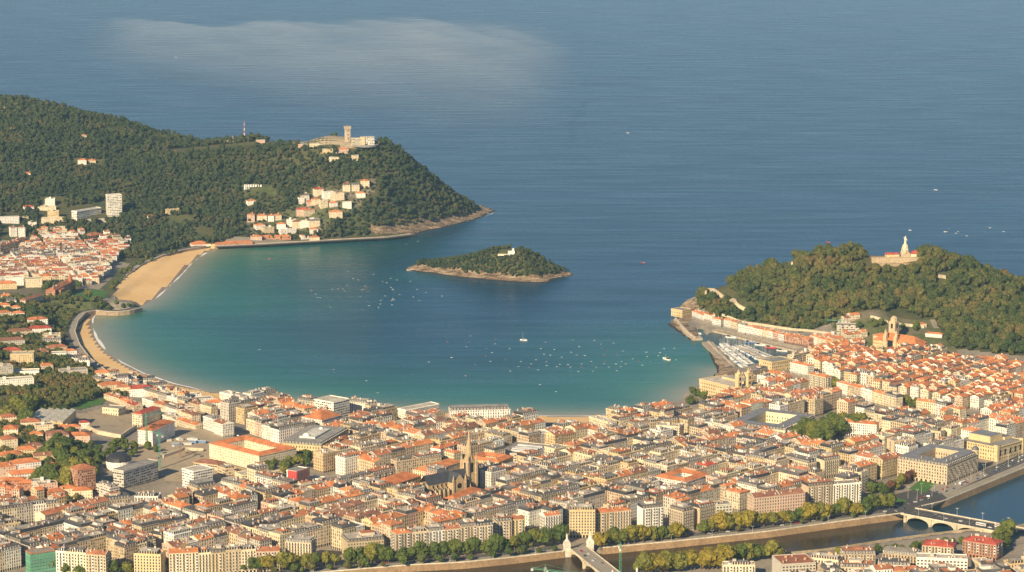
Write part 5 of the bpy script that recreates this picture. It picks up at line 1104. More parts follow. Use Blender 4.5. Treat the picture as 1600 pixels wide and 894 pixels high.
# harbour front: white houses with arcades
row([(1081,486),(1100,490),(1112,492)], 11, 11, [(1,'white',OT),(1,'white',OT)], kind='harbour house', fac='facade_white')
row([(1112,497),(1126,500)], 12, 10, [(1,'white',OT)], kind='harbour house', fac='facade_white')
row([(1131,499),(1152,504)], 14, 10, [(1,'white',OT),(1,'cream',RT)], kind='harbour house', fac='facade_white')
row([(1153,508),(1190,515),(1225,523),(1264,530)], 13, 10, [(10,'white',FP),(10,'white',OT,1),(10,'white',RT),(10,'cream',OT),(10,'white',OT,1),(10,'pink',OT),(10,'white',RT),(12,'brick',OT),(12,'brick',RT,1),(12,'brick',OT)], kind='harbour house', fac='facade_white')
row([(1266,524),(1300,534)], 15, 11, [(1,'white',OT),(1,'cream',OT),(1,'ochre',OT)], kind='harbour house', fac='facade_white')
row([(1240,556),(1268,548)], 12, 10, [(1,'cream',FP),(1,'cream',FP)], kind='harbour house', fac='facade_strip')
row([(1234,566),(1262,572)], 16, 13, [(1,'white',OT),(1,'white',OT)], kind='harbour house', fac='facade_white')
row([(1176,584),(1200,576)], 9, 12, [(1,'ochre',DS),(1,'ochre',DS)], kind='harbour house', fac='facade_palace')
# left centre, between the school and the library
row([(150,752),(172,764),(194,747)], 15, 13, [(1,'grey',FG),(1,'grey',FG)], fac='facade_strip', level=1)
row([(162,612),(186,622),(210,634)], 10, 12, [(1,'cream',RT),(1,'cream',OT),(1,'tan','red tiled')])
row([(222,622),(258,634),(300,646)], 12, 12, [(1,'white',FG),(1,'cream',RT),(1,'white',DS),(1,'cream',BT)])
row([(252,648),(276,655),(306,660)], 10, 12, [(1,'white',FP),(1,'cream',FG),(1,'cream',OT)])
row([(196,600),(230,610),(276,623),(330,637)], 11, 11, [(1,'grey',DS),(1,'white',DS),(1,'cream',GS_),(1,'grey',DS),(1,'white',FG),(1,'cream',DS),(1,'tan',BT),(1,'cream',FG)])
row([(328,722),(352,735)], 9, 14, [(1,'brick',FP),(1,'tan',FP)], fac='facade_strip')
row([(345,752),(398,765)], 15, 14, [(1,'white',GS_),(1,'cream',DS),(1,'tan',OT)])
row([(404,752),(424,760),(446,752)], 14, 13, [(1,'white',DS),(1,'grey',FG)])
row([(482,746),(500,750)], 14, 12, [(1,'white',FP)])
# ------------------------------------------------------------------ villas and hillside houses: foot point, width, depth, height, wall, roof
VIL = [(392,320,13,9,7,'white',OT),(392,347,11,9,13,'pink',OT),(408,344,15,10,8,'cream',OT),(423,346,9,9,10,'white',OT),(433,344,11,9,9,'cream',OT),(405,359,14,10,8,'white',OT),(418,364,16,10,9,'tan',FG),(439,358,13,10,9,'white',OT),(449,366,24,9,8,'white',FP),(455,354,14,11,11,'white',FP),(464,357,14,11,12,'cream',BT),(475,356,12,10,11,'white',FP),(490,355,16,11,11,'cream',DS),(490,368,11,10,11,'white',OT),(473,337,20,11,11,'pink','red tiled'),(482,338,16,10,11,'tan',RT),(470,319,8,9,10,'white',FP),(478,315,8,9,11,'grey',DS),(484,322,10,9,8,'pink',OT),(493,320,12,9,10,'cream',OT),(505,325,11,10,12,'cream',FP),(497,306,13,11,12,'cream','red tiled'),(512,311,15,11,12,'white',FP),(526,313,20,11,11,'cream',FP),(520,323,12,9,7,'white',OT),(524,340,19,11,10,'cream',OT),(542,325,13,10,9,'white',FP),(541,299,11,10,11,'cream',DS),(555,299,12,10,11,'cream',DS),(570,293,13,10,12,'cream',OT),(563,309,13,10,8,'white',OT),
 (400,375,16,9,6,'pink',OT),(475,374,11,9,7,'white',OT),(491,376,14,9,6,'cream',OT),(372,383,40,8,5,'brick',OT),(352,385,30,8,5,'brick',OT),(432,374,40,9,5,'brick',OT),
 (128,257,13,10,8,'white',OT),(143,255,12,9,5,'tan',OT),(42,276,11,9,6,'cream',OT),(53,161,9,8,6,'white',OT),(81,160,11,8,6,'pink',OT),(106,162,9,8,5,'white',FP),(8,172,12,8,5,'cream',OT),(131,217,7,8,7,'cream',OT),
 (78,321,14,11,11,'white',FP),(73,329,26,10,6,'cream',FP),(44,332,14,11,10,'white','red tiled'),(83,342,16,11,13,'ochre',FP),(83,349,34,9,9,'cream',FP),(50,356,12,9,9,'white',FP),(35,346,14,10,7,'tan',FG),(94,362,13,10,9,'cream',FG),(12,349,30,10,10,'white',FG),(151,348,26,9,5,'grey',FG),(20,370,9,9,16,'white',BT),(33,370,9,9,16,'white',BT),(235,342,10,8,5,'white',OT),
 # west slope
 (12,663,14,12,9,'cream',RT),(16,686,13,15,12,'cream',OT),(11,705,14,14,13,'cream',RT),(15,720,20,11,7,'ochre',OT),(47,673,18,13,11,'cream',RT),(68,680,16,11,12,'cream',FG),(56,689,12,10,8,'cream',OT),(88,695,20,15,12,'pink',BT),(108,677,20,9,8,'pink',OT),(122,695,21,12,11,'pink',OT),(52,704,14,9,6,'pink',BT),(41,712,16,11,7,'ochre',OT),(70,723,20,11,8,'ochre',BT),(70,736,22,9,6,'tan',OT),(38,742,24,14,13,'white',OT),(5,748,18,13,13,'pink',OT),(36,753,24,12,9,'white',OT),(12,764,16,10,9,'brick',OT),(28,764,14,10,9,'brick',OT),(42,768,14,10,9,'brick',OT),(60,770,12,9,12,'grey',FG),(73,774,16,9,12,'pink',FG),(105,775,14,10,8,'cream',OT),(128,778,16,10,8,'cream',OT),(85,780,14,10,8,'brick',OT),(131,670,9,8,8,'white','red tiled'),
 (57,508,22,12,8,'white',OT),(28,498,14,10,8,'white',OT),(6,497,14,10,8,'cream',OT),(30,527,26,12,9,'tan',BT),(62,523,24,12,9,'white','red tiled'),(12,543,34,13,10,'grey',BT),(80,533,20,11,9,'cream',FG),(80,541,20,11,9,'grey',DS),(88,551,20,11,8,'tan',RT),(34,572,24,15,16,'ochre',FP),(65,556,14,10,7,'brick',BT),(91,560,16,10,7,'white',FG),(108,556,14,9,8,'white',OT),(18,555,18,11,7,'brick','red tiled'),(5,590,16,12,14,'grey',FP),(20,608,38,13,12,'white',FP),(40,590,26,12,8,'white',FP),(113,588,28,13,8,'grey',FG),(131,573,12,9,9,'white',DS),(122,568,12,9,8,'white',DS),(27,602,14,9,7,'tan',OT),(72,580,12,9,8,'cream',OT),
 (160,592,16,12,9,'cream',OT),(178,595,10,9,10,'grey',DS),(171,613,22,12,10,'cream',OT),(193,618,14,12,11,'cream',RT),(219,620,24,14,11,'white','red tiled'),(205,603,9,9,13,'white',DS),(190,604,12,10,12,'white',DS),(226,604,20,12,9,'grey',DS),(244,612,18,12,10,'grey',DS),(262,618,16,11,9,'tan',BT),(255,642,14,10,9,'cream',OT),(275,646,16,10,9,'cream',OT),(290,655,18,12,12,'cream',FP),(300,628,16,11,9,'white',FP),(318,634,16,11,9,'white',FG),(335,640,16,11,9,'white',OT),(300,640,14,10,8,'grey',DS),(255,658,22,10,8,'white',FG),
 (8,452,26,13,9,'ochre',OT),(22,446,22,12,12,'white',FP),(52,449,20,12,13,'cream',FG),(70,445,14,12,14,'ochre',OT),(10,470,14,10,8,'white',OT),(16,478,12,10,8,'white',DS),(6,484,14,10,7,'cream',OT),(24,489,12,9,8,'white',OT),(1440,512,9,8,5,'cream',OT),(1131,446,7,6,4,'white',OT)]
for (px, py, w, d, h, wl_, rf) in VIL:
    q = ground(px, py); g = float(hz(q.x, q.y)); a = random.uniform(.05, .5); k = 1.36
    s = house(q.x, q.y+d*.5, w*k, d*k, a, h*1.12, wl_, rf, fac='facade_plain', kind='villa', check=False, force=True, level=3, z0=min(g, float(hz(q.x, q.y+d)))-1.5, hip=('tiled' in rf), attic=False)
    s['h'] += 1.5
# ------------------------------------------------------------------ street grid
def pick(d):
    r = random.random()*sum(d.values())
    for k, v in d.items():
        r -= v
        if r <= 0: return k
    return k
MIXC = dict(wall={'cream': 5, 'tan': 5, 'ochre': 3, 'white': 3, 'grey': 2, 'sandstone': 1.5, 'pink': 1}, roof={OT: 2.0, RT: 1.3, BT: .8, 'red tiled': .12, GS_: 2.9, DS: 1.9, FG: 2.6, FP: 2.6})
MIXO = dict(wall={'cream': 5, 'white': 4, 'tan': 2.5, 'ochre': 2, 'pink': 1}, roof={OT: 7.5, RT: 3, BT: .8, GS_: .7, FP: .9, FG: .5})
MIXR = dict(wall={'cream': 5, 'white': 3.5, 'tan': 4, 'ochre': 3}, roof={OT: 4.6, RT: 1.8, GS_: 1.6, DS: 1.1, FG: 1.6, FP: 1.5})
MIXA = dict(wall={'white': 8, 'cream': 4, 'pink': .6}, roof={OT: 2.2, BT: 2.6, 'red tiled': 1.0, RT: 1.5, FG: 1.6, FP: 2.0, GS_: 1.2})
def grid(poly_px, ang, bl, bw, st, dep, fr, hr, mix, kind, fac=('facade', 'facade_tall'), level=1, z=6, seed=1, force=False, org=(0, 2900), court=True, mixfn=None):
    random.seed(seed); poly = [tuple(G(a, b, z))[:2] for a, b in poly_px]; ca, sa = math.cos(ang), math.sin(ang)
    us = [((x-org[0])*ca+(y-org[1])*sa) for x, y in poly]; vs = [(-(x-org[0])*sa+(y-org[1])*ca) for x, y in poly]
    inside = lambda x, y: bool(inpoly(poly, np.array([x]), np.array([y]))[0])
    BST = {}
    def put(u, v, w, d, a, h, m):
        x, y = org[0]+u*ca-v*sa, org[1]+u*sa+v*ca
        if not inside(x, y): return
        if not all(inside(*c_) for c_ in rectpoly(x, y, w*.7, d*.7, ang+a)): return
        mm = mixfn(x, y) if mixfn else mix
        bs = BST.setdefault((i, j), (pick(mm['wall']), pick(mm['roof'])))
        house(x, y, w, d, ang+a, h, bs[0] if random.random() < .4 else pick(mm['wall']), bs[1] if random.random() < .55 else pick(mm['roof']), fac=random.choice(fac), kind=kind, level=level, force=force)
    nu0, nu1 = int(min(us)//(bl+st))-1, int(max(us)//(bl+st))+1; nv0, nv1 = int(min(vs)//(bw+st))-1, int(max(vs)//(bw+st))+1
    for i in range(nu0, nu1+1):
        for j in range(nv0, nv1+1):
            u0, v0 = i*(bl+st), j*(bw+st); m = mix; hb = random.uniform(*hr)
            for side, y_, a in ((0, v0+dep/2, 0), (1, v0+bw-dep/2, math.pi)):
                u = u0
                while u < u0+bl-4:
                    w = min(random.uniform(*fr), u0+bl-u); w = w if u0+bl-u-w > 7 else u0+bl-u; put(u+w/2, y_, w, dep, a, hb+random.choice([0, 0, .4, -.4, 1.2, -1.4, 2.6]), m); u += w
            if bw > 2*dep+10:
                for side, x_, a in ((0, u0+dep/2, -math.pi/2), (1, u0+bl-dep/2, math.pi/2)):
                    v = v0+dep
                    while v < v0+bw-dep-4:
                        w = min(random.uniform(*fr), v0+bw-dep-v); w = w if v0+bw-dep-v-w > 7 else v0+bw-dep-v; put(x_, v+w/2, w, dep, a, hb+random.choice([0, 0, .4, -.4, 1.2, -1.4, 2.6]), m); v += w
A0 = math.radians(44)
CENTRE = [(330,640),(345,628),(430,640),(540,652),(660,658),(780,664),(826,664),(850,684),(926,686),(948,664),(1000,656),(1045,645),(1090,628),(1112,612),(1200,604),(1262,606),(1290,614),(1380,640),(1455,655),(1540,648),(1640,660),(1640,690),(1560,712),(1480,735),(1390,755),(1346,774),(1258,792),(1178,800),(1119,810),(1046,815),(986,818),(931,822),(890,824),(876,826),(800,833),(770,840),(618,857),(523,864),(446,869),(400,880),(265,889),(165,892),(-80,900),(-80,835),(200,815),(330,770),(400,760),(395,740),(470,712),(390,700),(372,668),(330,655)]
def mixc(x, y):
    px, py = P(x, y, 25)
    if px > 1180: return MIXR
    return MIXC
grid(CENTRE, A0, 92, 66, 11, 18, (15, 25), (20, 23.5), MIXC, 'apartment building', seed=3, mixfn=mixc)
OLD = [(1262,598),(1262,562),(1295,545),(1345,552),(1365,560),(1440,556),(1470,560),(1500,572),(1565,576),(1640,596),(1640,650),(1545,644),(1480,640),(1455,636),(1390,622),(1340,606),(1292,592)]
grid(OLD, math.radians(47), 60, 29, 6, 13, (8, 14), (14, 18), MIXO, 'old quarter house', fac=('facade_white', 'facade_tall'), level=3, seed=5, org=(500, 3450))
grid([(1264,560),(1262,546),(1310,528),(1362,530),(1350,552),(1300,552)], math.radians(20), 46, 27, 6, 12, (8, 13), (9, 14), MIXO, 'old quarter house', fac=('facade_white',), level=3, seed=6, org=(430, 3750))
TER = [(40,392),(60,378),(110,376),(205,380),(212,392),(190,400),(172,425),(150,445),(128,448),(72,440),(40,440),(-60,448),(-60,412),(10,408)]
grid(TER, math.radians(20), 70, 27, 7, 10.5, (8, 13), (10, 15), MIXA, 'terraced house', fac=('facade_plain', 'facade_white'), level=3, z=9, seed=8, org=(-700, 4400))
row([(0,385),(43,372)], 16, 14, [(1,'tan',BT),(1,'tan',BT),(1,'brick',BT)], kind='apartment building', fac='facade_strip')
row([(-10,400),(18,392)], 15, 12, [(1,'tan',BT),(1,'tan',BT)], kind='apartment building', fac='facade_strip')
grid([(140,600),(170,590),(250,612),(335,628),(330,652),(280,655),(270,640),(200,622),(150,615)], math.radians(-28), 70, 34, 8, 13, (11, 17), (9, 14), MIXR, 'apartment building', fac=('facade', 'facade_plain'), seed=9, org=(-400, 3400))
grid([(-60,772),(60,775),(150,775),(160,782),(100,800),(40,808),(-60,820)], math.radians(42), 60, 30, 8, 13, (10, 16), (12, 17), MIXO, 'apartment building', seed=10, org=(-500, 2830))
grid([(1215,903),(1570,897),(1640,870),(1640,960),(1215,960)], math.radians(14), 70, 48, 12, 15, (14, 22), (17, 20), MIXC, 'apartment building', seed=12, org=(300, 2600))
# ------------------------------------------------------------------ river banks, bridges, roads
def gline(px, z, step=15.0): return line(px, z, step)
def num(i): return ORD_[i] if i < len(ORD_) else f'number {i+1}'
ORD_ = ['first', 'second', 'third', 'fourth', 'fifth', 'sixth', 'seventh', 'eighth', 'ninth', 'tenth', 'eleventh', 'twelfth', 'thirteenth', 'fourteenth', 'fifteenth', 'sixteenth', 'seventeenth', 'eighteenth', 'nineteenth', 'twentieth']
ZP = 6.75
wb1 = gline([(300,925),(520,903),(640,893),(720,889),(800,881),(882,871)], 0.2); wb2 = gline([(940,866),(1050,856),(1200,840),(1300,826),(1412,811)], .2); wb3 = gline([(1440,800),(1475,792),(1540,765),(1605,738),(1680,700)], .2)
for pts, lab in ((wb1, 'stone river embankment wall left of the towered bridge'), (wb2, 'stone river embankment wall between the two bridges'), (wb3, 'dark stone river embankment wall right of the arched bridge')):
    mb = MB(); a_, b_ = offs(pts, -1.6), offs(pts, 1.2)
    for i in range(len(pts)-1):
        mb.face([(a_[i].x, a_[i].y, -2), (a_[i+1].x, a_[i+1].y, -2), (offs(pts, -.2)[i+1].x, offs(pts, -.2)[i+1].y, ZP), (offs(pts, -.2)[i].x, offs(pts, -.2)[i].y, ZP)], 'stone', (.30,.20,.11))
    wallrib(mb, pts, -.15, .7, ZP-.3, ZP+1.1, 'stone', (.62,.55,.42)); tag(mb.build('embankment_wall'), lab, 'wall')
    mb = MB(); ribbon(mb, pts, .65, 13, ZP, 'paving'); tag(mb.build('riverside_promenade'), kind='structure')
    mb = MB(); ribbon(mb, pts, 13.05, 24 if pts is not wb3 else 34, ZP-.12, 'asphalt'); tag(mb.build('riverside_road'), kind='structure')
    mb = MB()
    for k in range(2 if pts is not wb3 else 4): ribbon(mb, pts, 16.6+k*4.2, 16.8+k*4.2, ZP-.1, 'paint', (.7,.7,.66))
    tag(mb.build('lane_marking'), kind='structure')
eb = resample([G(a, b, .2) for a, b in east_px][::-1], 70); mb = MB(); wallrib(mb, eb, -.8, .4, -2, 7.2, 'stone', (.36,.29,.19)); tag(mb.build('embankment_wall'), 'stone river wall on the near bank below the yellow trees', 'wall')
def flat_patch(name, px, mat, z, kind='structure'):
    mb = MB(); mb.face([G(a, b, z) for a, b in px][::-1], mat); me = mb.mesh(name)
    if me.polygons[0].normal.z < 0: me.flip_normals()
    return tag(link(name, me), kind=kind)
flat_patch('bridge_plaza', [(1384,776),(1440,762),(1472,772),(1482,780),(1445,798),(1415,808),(1384,803)], 'asphalt', 6.85)
flat_patch('hotel_forecourt', [(1418,762),(1480,751),(1530,735),(1545,742),(1478,774),(1440,780)], 'paving', 6.82)
flat_patch('hotel_lawn', [(1420,764),(1440,748),(1462,757),(1445,770)], 'pitch', 6.95)
flat_patch('roundabout_lawn', [(1381,779),(1395,777),(1418,782),(1412,786),(1394,784)], 'pitch', 7.0)
def bridge(name, label, p0, p1, zd, wid, arches, lamp=True):
    a, b = G(*p0, zd), G(*p1, zd); L = (b-a).length; ang = math.atan2(b.y-a.y, b.x-a.x); root = empty(name, (a.x, a.y, 0), ang, label, 'bridge'); c = (.52,.44,.31)
    mb = MB(); mb.box(-6, L+6, -wid/2, wid/2, zd-.5, zd, 'asphalt' if arches == 4 else 'paving', bottom=True); mb.build('deck', root)
    for y, s_ in ((-wid/2, -1), (wid/2, 1)):
        mb = MB(); sp = L/arches
        for k in range(arches):
            x0, x1 = k*sp+1.8, (k+1)*sp-1.8; N_ = 14
            for i in range(N_):
                xa, xb = x0+(x1-x0)*i/N_, x0+(x1-x0)*(i+1)/N_; f = lambda x: .3+(zd-2.0)*math.sqrt(max(0, 1-((x-(x0+x1)/2)/((x1-x0)/2))**2))
                mb.face([(xa, y, f(xa)), (xb, y, f(xb)), (xb, y, zd-.05), (xa, y, zd-.05)][::(1 if s_ < 0 else -1)], 'stone', c)
                if s_ < 0: mb.face([(xa, -wid/2, f(xa)), (xa, wid/2, f(xa)), (xb, wid/2, f(xb)), (xb, -wid/2, f(xb))], 'stone', (.34,.29,.2))
        mb.build('spandrel', root)
        mb = MB(); mb.box(-6, L+6, y-.35 if s_ < 0 else y-.35, y+.35, zd-.6, zd+1.1, 'stone', (.58,.50,.37), bottom=True); mb.build('parapet', root)
    for k in range(arches+1):
        mb = MB(); mb.box(k*L/arches-1.8, k*L/arches+1.8, -wid/2-.9, wid/2+.9, -3, zd-.55, 'stone', c); mb.cone(k*L/arches, -wid/2-.6, 1.7, -3, 1.7, zd+.2, 'stone', c, 8); mb.build('pier', root)
    for y in (-wid/2+.5, wid/2-3.2):
        mb = MB(); mb.box(-6, L+6, y, y+2.7, zd, zd+.15, 'paving', bottom=True); mb.build('footway', root)
    mb = MB()
    for y in (-3.5, 0, 3.5):
        for k in range(int(L/6)): mb.box(k*6, k*6+3, y-.1, y+.1, zd+.005, zd+.012, 'paint', (.7,.7,.66))
    mb.build('lane_marking', root); return root, L, ang, a, zd
br, brL, brA, brP, brZ = bridge('arched_bridge', 'low stone road bridge with four arches over the river at right', (1426,800), (1586,830), 8.6, 31, 4)
bm, bmL, bmA, bmP, bmZ = bridge('towered_bridge', 'ornate stone bridge with pale obelisk towers at its ends', (905,857), (975,913), 8.4, 20, 3)
def obelisk(root, x, y, z):
    mb = MB(); c = (.66,.60,.50); mb.box(x-3, x+3, y-3, y+3, 0, z+4, 'stone', c); mb.box(x-3.4, x+3.4, y-3.4, y+3.4, z+4, z+5, 'stone', c, bottom=True); mb.box(x-2.2, x+2.2, y-2.2, y+2.2, z+5, z+9, 'stone', c); mb.cone(x, y, 2.4, z+9, 1.3, z+11, 'stone', c, 8); mb.cone(x, y, 1.2, z+11, .9, z+14, 'stone', c, 8); mb.cone(x, y, 1.4, z+14, .2, z+17, 'stone', c, 8)
    for s_ in (-1, 1):
        for t_ in (-1, 1): mb.cone(x+s_*2.7, y+t_*2.7, .6, z+5, .2, z+8, 'stone', c, 6)
    mb.build('obelisk_tower', root)
for x in (-2, bmL+2):
    for y in (-13, 13): obelisk(bm, x, y, bmZ)
# ------------------------------------------------------------------ street lamps, cars, bus
def lamp_mesh(h, arms):
    def f():
        mb = MB(); mb.cone(0, 0, .16, 0, .09, h, 'metal', (.55,.54,.5), 6); mb.cone(0, 0, .3, 0, .25, .8, 'metal', (.5,.5,.46), 8); return mb.mesh('post')
    return shared(('lamp', h, arms), f)
def lamphead(h, arms):
    def f():
        mb = MB()
        for k in range(arms):
            a = k*2*math.pi/arms; x, y = math.cos(a)*1.3, math.sin(a)*1.3; mb.bar((0, 0, h-.6), (x, y, h), .06, 'metal', (.5,.5,.46)); mb.cone(x, y, .35, h-.1, .12, h+.35, 'paint', (.75,.74,.68), 8)
        return mb.mesh('lantern')
    return shared(('lamph', h, arms), f)
def lamp(p, h, arms, label, group): e = empty('street_lamp', p, 0, label, 'street lamp', group); link('post', lamp_mesh(h, arms), e); link('lantern', lamphead(h, arms), e); return e
def on_bridge(P0, ang, x, y, z): return (P0.x+x*math.cos(ang)-y*math.sin(ang), P0.y+x*math.sin(ang)+y*math.cos(ang), z)
i = 0
for k in range(4):
    for y in (-14.6, 14.6): lamp(on_bridge(brP, brA, brL*(k+.5)/4, y, brZ), 9, 4, f"four armed lamp on the {'near' if y < 0 else 'far'} parapet of the arched bridge, {num(k)} from left", 'lamps on the arched bridge')
lp = offs(wb3, 22)
for k in range(1, len(lp)-1, 2):
    lamp((lp[k].x, lp[k].y, ZP-.1), 13, 2, f"{num((k-1)//2)} tall lamp mast from left on the river side of the wide riverside road", 'lamps by the riverside road')
    q_ = offs(wb3, 36)[k]; lamp((q_.x, q_.y, ZP-.1), 13, 2, f"{num((k-1)//2)} tall lamp mast from left on the hotel side of the wide riverside road", 'lamps by the riverside road')
for pts, nm in ((wb1, 'left of the towered bridge'), (wb2, 'between the two bridges')):
    pl = offs(pts, 4)
    for j, k in enumerate(range(2, len(pl)-1, 3)): lamp((pl[k].x, pl[k].y, ZP), 7, 2, f"pale lamp on the river promenade {nm}, {num(j)} from left", 'lamps on the river promenade')
CARC = {'white': (.75,.74,.70), 'silver': (.45,.45,.45), 'black': (.03,.03,.032), 'grey': (.16,.16,.17), 'red': (.45,.03,.03), 'blue': (.04,.08,.25)}
def car_meshes(cn):
    def f():
        c = CARC[cn]; b = MB(); b.frustum([(-2.1, -.85), (2.1, -.85), (2.1, .85), (-2.1, .85)], .3, [(-2.15, -.9), (2.15, -.9), (2.15, .9), (-2.15, .9)], .65, 'boat_hull', c); b.frustum([(-2.15, -.9), (2.15, -.9), (2.15, .9), (-2.15, .9)], .65, [(-2.05, -.82), (2.0, -.82), (2.0, .82), (-2.05, .82)], .95, 'boat_hull', c)
        g = MB(); g.frustum([(-1.8, -.8), (1.1, -.8), (1.1, .8), (-1.8, .8)], .95, [(-1.4, -.62), (.5, -.62), (.5, .62), (-1.4, .62)], 1.45, 'glass', mt='boat_hull', ct=c, c=(.1, .1, .1)); w = MB(); n = 10
        for s_ in (-1, 1): w.face([(.32*math.cos(2*math.pi*k/n), s_*.1, .32*math.sin(2*math.pi*k/n)) for k in range(n)][::s_], 'metal', (.12,.12,.12))
        for k in range(n): a, c_ = 2*math.pi*k/n, 2*math.pi*(k+1)/n; w.face([(.32*math.cos(a), -.1, .32*math.sin(a)), (.32*math.cos(c_), -.1, .32*math.sin(c_)), (.32*math.cos(c_), .1, .32*math.sin(c_)), (.32*math.cos(a), .1, .32*math.sin(a))], 'metal', (.03,.03,.03))
        return b.mesh('body'), g.mesh('cabin'), w.mesh('wheel')
    return shared(('car', cn), f)
def car(p, a, cn, label, group):
    e = empty('parked_car' if 'parked' in label else 'car', p, a, label, 'car', group); b, g, w = car_meshes(cn); link('body', b, e); link('cabin', g, e)
    for x in (-1.3, 1.3):
        for y in (-.82, .82): link('wheel', w, e, (x, y, .32))
random.seed(31); cc = ['white', 'silver', 'black', 'grey', 'white', 'red', 'silver', 'blue', 'grey']; cnt = {}
def cl(place, cn):
    k = (place, cn); cnt[k] = cnt.get(k, 0)+1; return f"{num(cnt[k]-1)} {cn} car from left {place}"
def along(pts, s):
    for a, b in zip(pts, pts[1:]):
        L = (b-a).length
        if s <= L: return a.lerp(b, s/L), math.atan2(b.y-a.y, b.x-a.x)
        s -= L
    return pts[-1], 0
for pts, d, place, z in ((wb1, 15, 'parked along the riverside road left of the towered bridge', ZP-.1), (wb2, 15, 'parked along the riverside road between the bridges', ZP-.1), (wb3, 19, 'on the near lane of the wide riverside road', ZP-.1), (wb3, 27, 'on the far lane of the wide riverside road', ZP-.1)):
    pl = offs(pts, d); L = sum((b-a).length for a, b in zip(pl, pl[1:])); s = 20
    while s < L-10:
        p_, a = along(pl, s); cn = random.choice(cc)
        if -10 < P(p_.x, p_.y, z)[0] < 1610: car((p_.x, p_.y, z), a, cn, cl(place, cn), 'cars by the river')
        s += random.uniform(9, 26)
for k, (x, y, cn) in enumerate([(18, 4, 'black'), (26, 6, 'grey'), (34, 1.8, 'grey'), (44, -2, 'silver'), (52, 3, 'black'), (62, -2, 'white'), (86, 5, 'silver'), (92, 1.6, 'black'), (100, -5.3, 'white'), (128, -5.3, 'white'), (135, 1.7, 'grey'), (30, -5.3, 'black')]):
    if x < brL: car(on_bridge(brP, brA, x, y, brZ+.01), brA+(math.pi if y > 0 else 0), cn, cl('on the arched bridge', cn), 'cars on the arched bridge')
for k, (x, y, cn) in enumerate([(12, -2, 'red'), (24, 2, 'white'), (30, -4, 'black'), (42, 3, 'silver'), (50, -2, 'white'), (62, 4, 'grey')]): car(on_bridge(bmP, bmA, x, y, bmZ+.01), bmA, cn, cl('on the towered bridge', cn), 'cars on the towered bridge')
for k, (x, y) in enumerate([(1392,790),(1402,792),(1412,795),(1420,788),(1430,785),(1440,778),(1400,799),(1390,797),(1436,792),(1450,776)]): q_ = G(x, y, 6.9); cn = cc[k % 9]; car(q_, random.uniform(0, 3), cn, cl('on the plaza at the left end of the arched bridge', cn), 'cars on the plaza')
def bus(p, a, c, c2, label):
    e = empty('bus', p, a, label, 'bus'); mb = MB(); mb.box(-6, 6, -1.25, 1.25, .35, 2.95, 'boat_hull', c, 'boat_hull', c2, bottom=True); mb.build('body', e); mb = MB(); mb.box(-5.7, 5.7, -1.28, 1.28, 1.3, 2.3, 'glass'); mb.box(5.95, 6.03, -1.1, 1.1, 1.2, 2.5, 'glass'); mb.build('window_band', e); addbox(e, 'roof_unit', -2, 1, -.8, .8, 2.96, 3.25, 'paint', (.6,.58,.55)); w = car_meshes('black')[2]
    for x in (-3.6, 3.8):
        for y in (-1.15, 1.15): o_ = link('wheel', w, e, (x, y, .48)); o_.scale = (1.5, 1.5, 1.5)
bus(on_bridge(brP, brA, 108, 2.2, brZ+.01), brA, (.70,.66,.6), (.50,.03,.04), 'white and red bus with red roof crossing the arched bridge')
bus(on_bridge(brP, brA, 88, -3, brZ+.01), brA, (.74,.72,.68), (.74,.72,.68), 'white bus ahead of the red roofed bus on the arched bridge')
p_, a = along(offs(wb3, 23), 118); bus((p_.x, p_.y, ZP-.1), a, (.75,.73,.7), (.7,.7,.68), 'white bus on the riverside road beside the grand hotel')
# ------------------------------------------------------------------ beach walls, promenades, surf, patches
for px, z, lab in (([(222,482),(205,486),(186,488),(168,488),(150,486),(134,489),(122,502),(117,518),(124,538),(140,560),(165,579),(205,596),(250,609),(310,621),(345,626)], 5.6, 'curved promenade wall behind the near crescent beach'),
                   ([(322,385),(288,391),(255,400),(222,414),(198,431),(182,450),(178,466),(184,477)], 4.8, 'curved promenade wall behind the far sandy beach'), ([(640,366),(600,371),(540,374),(470,378),(400,382),(335,385)], 4.2, 'sea wall running under the headland')):
    pts = gline(px, z, 10); mb = MB(); s_ = 1 if 'headland' not in lab else -1
    wallrib(mb, pts, -.8, .8, -.5, z+1.0, 'stone', (.36,.27,.18)); wallrib(mb, offs(pts, 0), -.5, .5, z+1.02, z+1.6, 'stone', (.58,.50,.38)); tag(mb.build('promenade_wall'), lab, 'wall')
    d_ = -1 if 'headland' not in lab else 1
    mb = MB(); ribbon(mb, pts, .9*d_ if d_ > 0 else -.9, 9*d_, z+.6, 'paving'); tag(mb.build('promenade'), kind='structure')
    mb = MB(); ribbon(mb, pts, 9.1*d_, 18*d_, z+.5, 'asphalt'); tag(mb.build('seafront_road'), kind='structure')
rsf = random.Random(9)
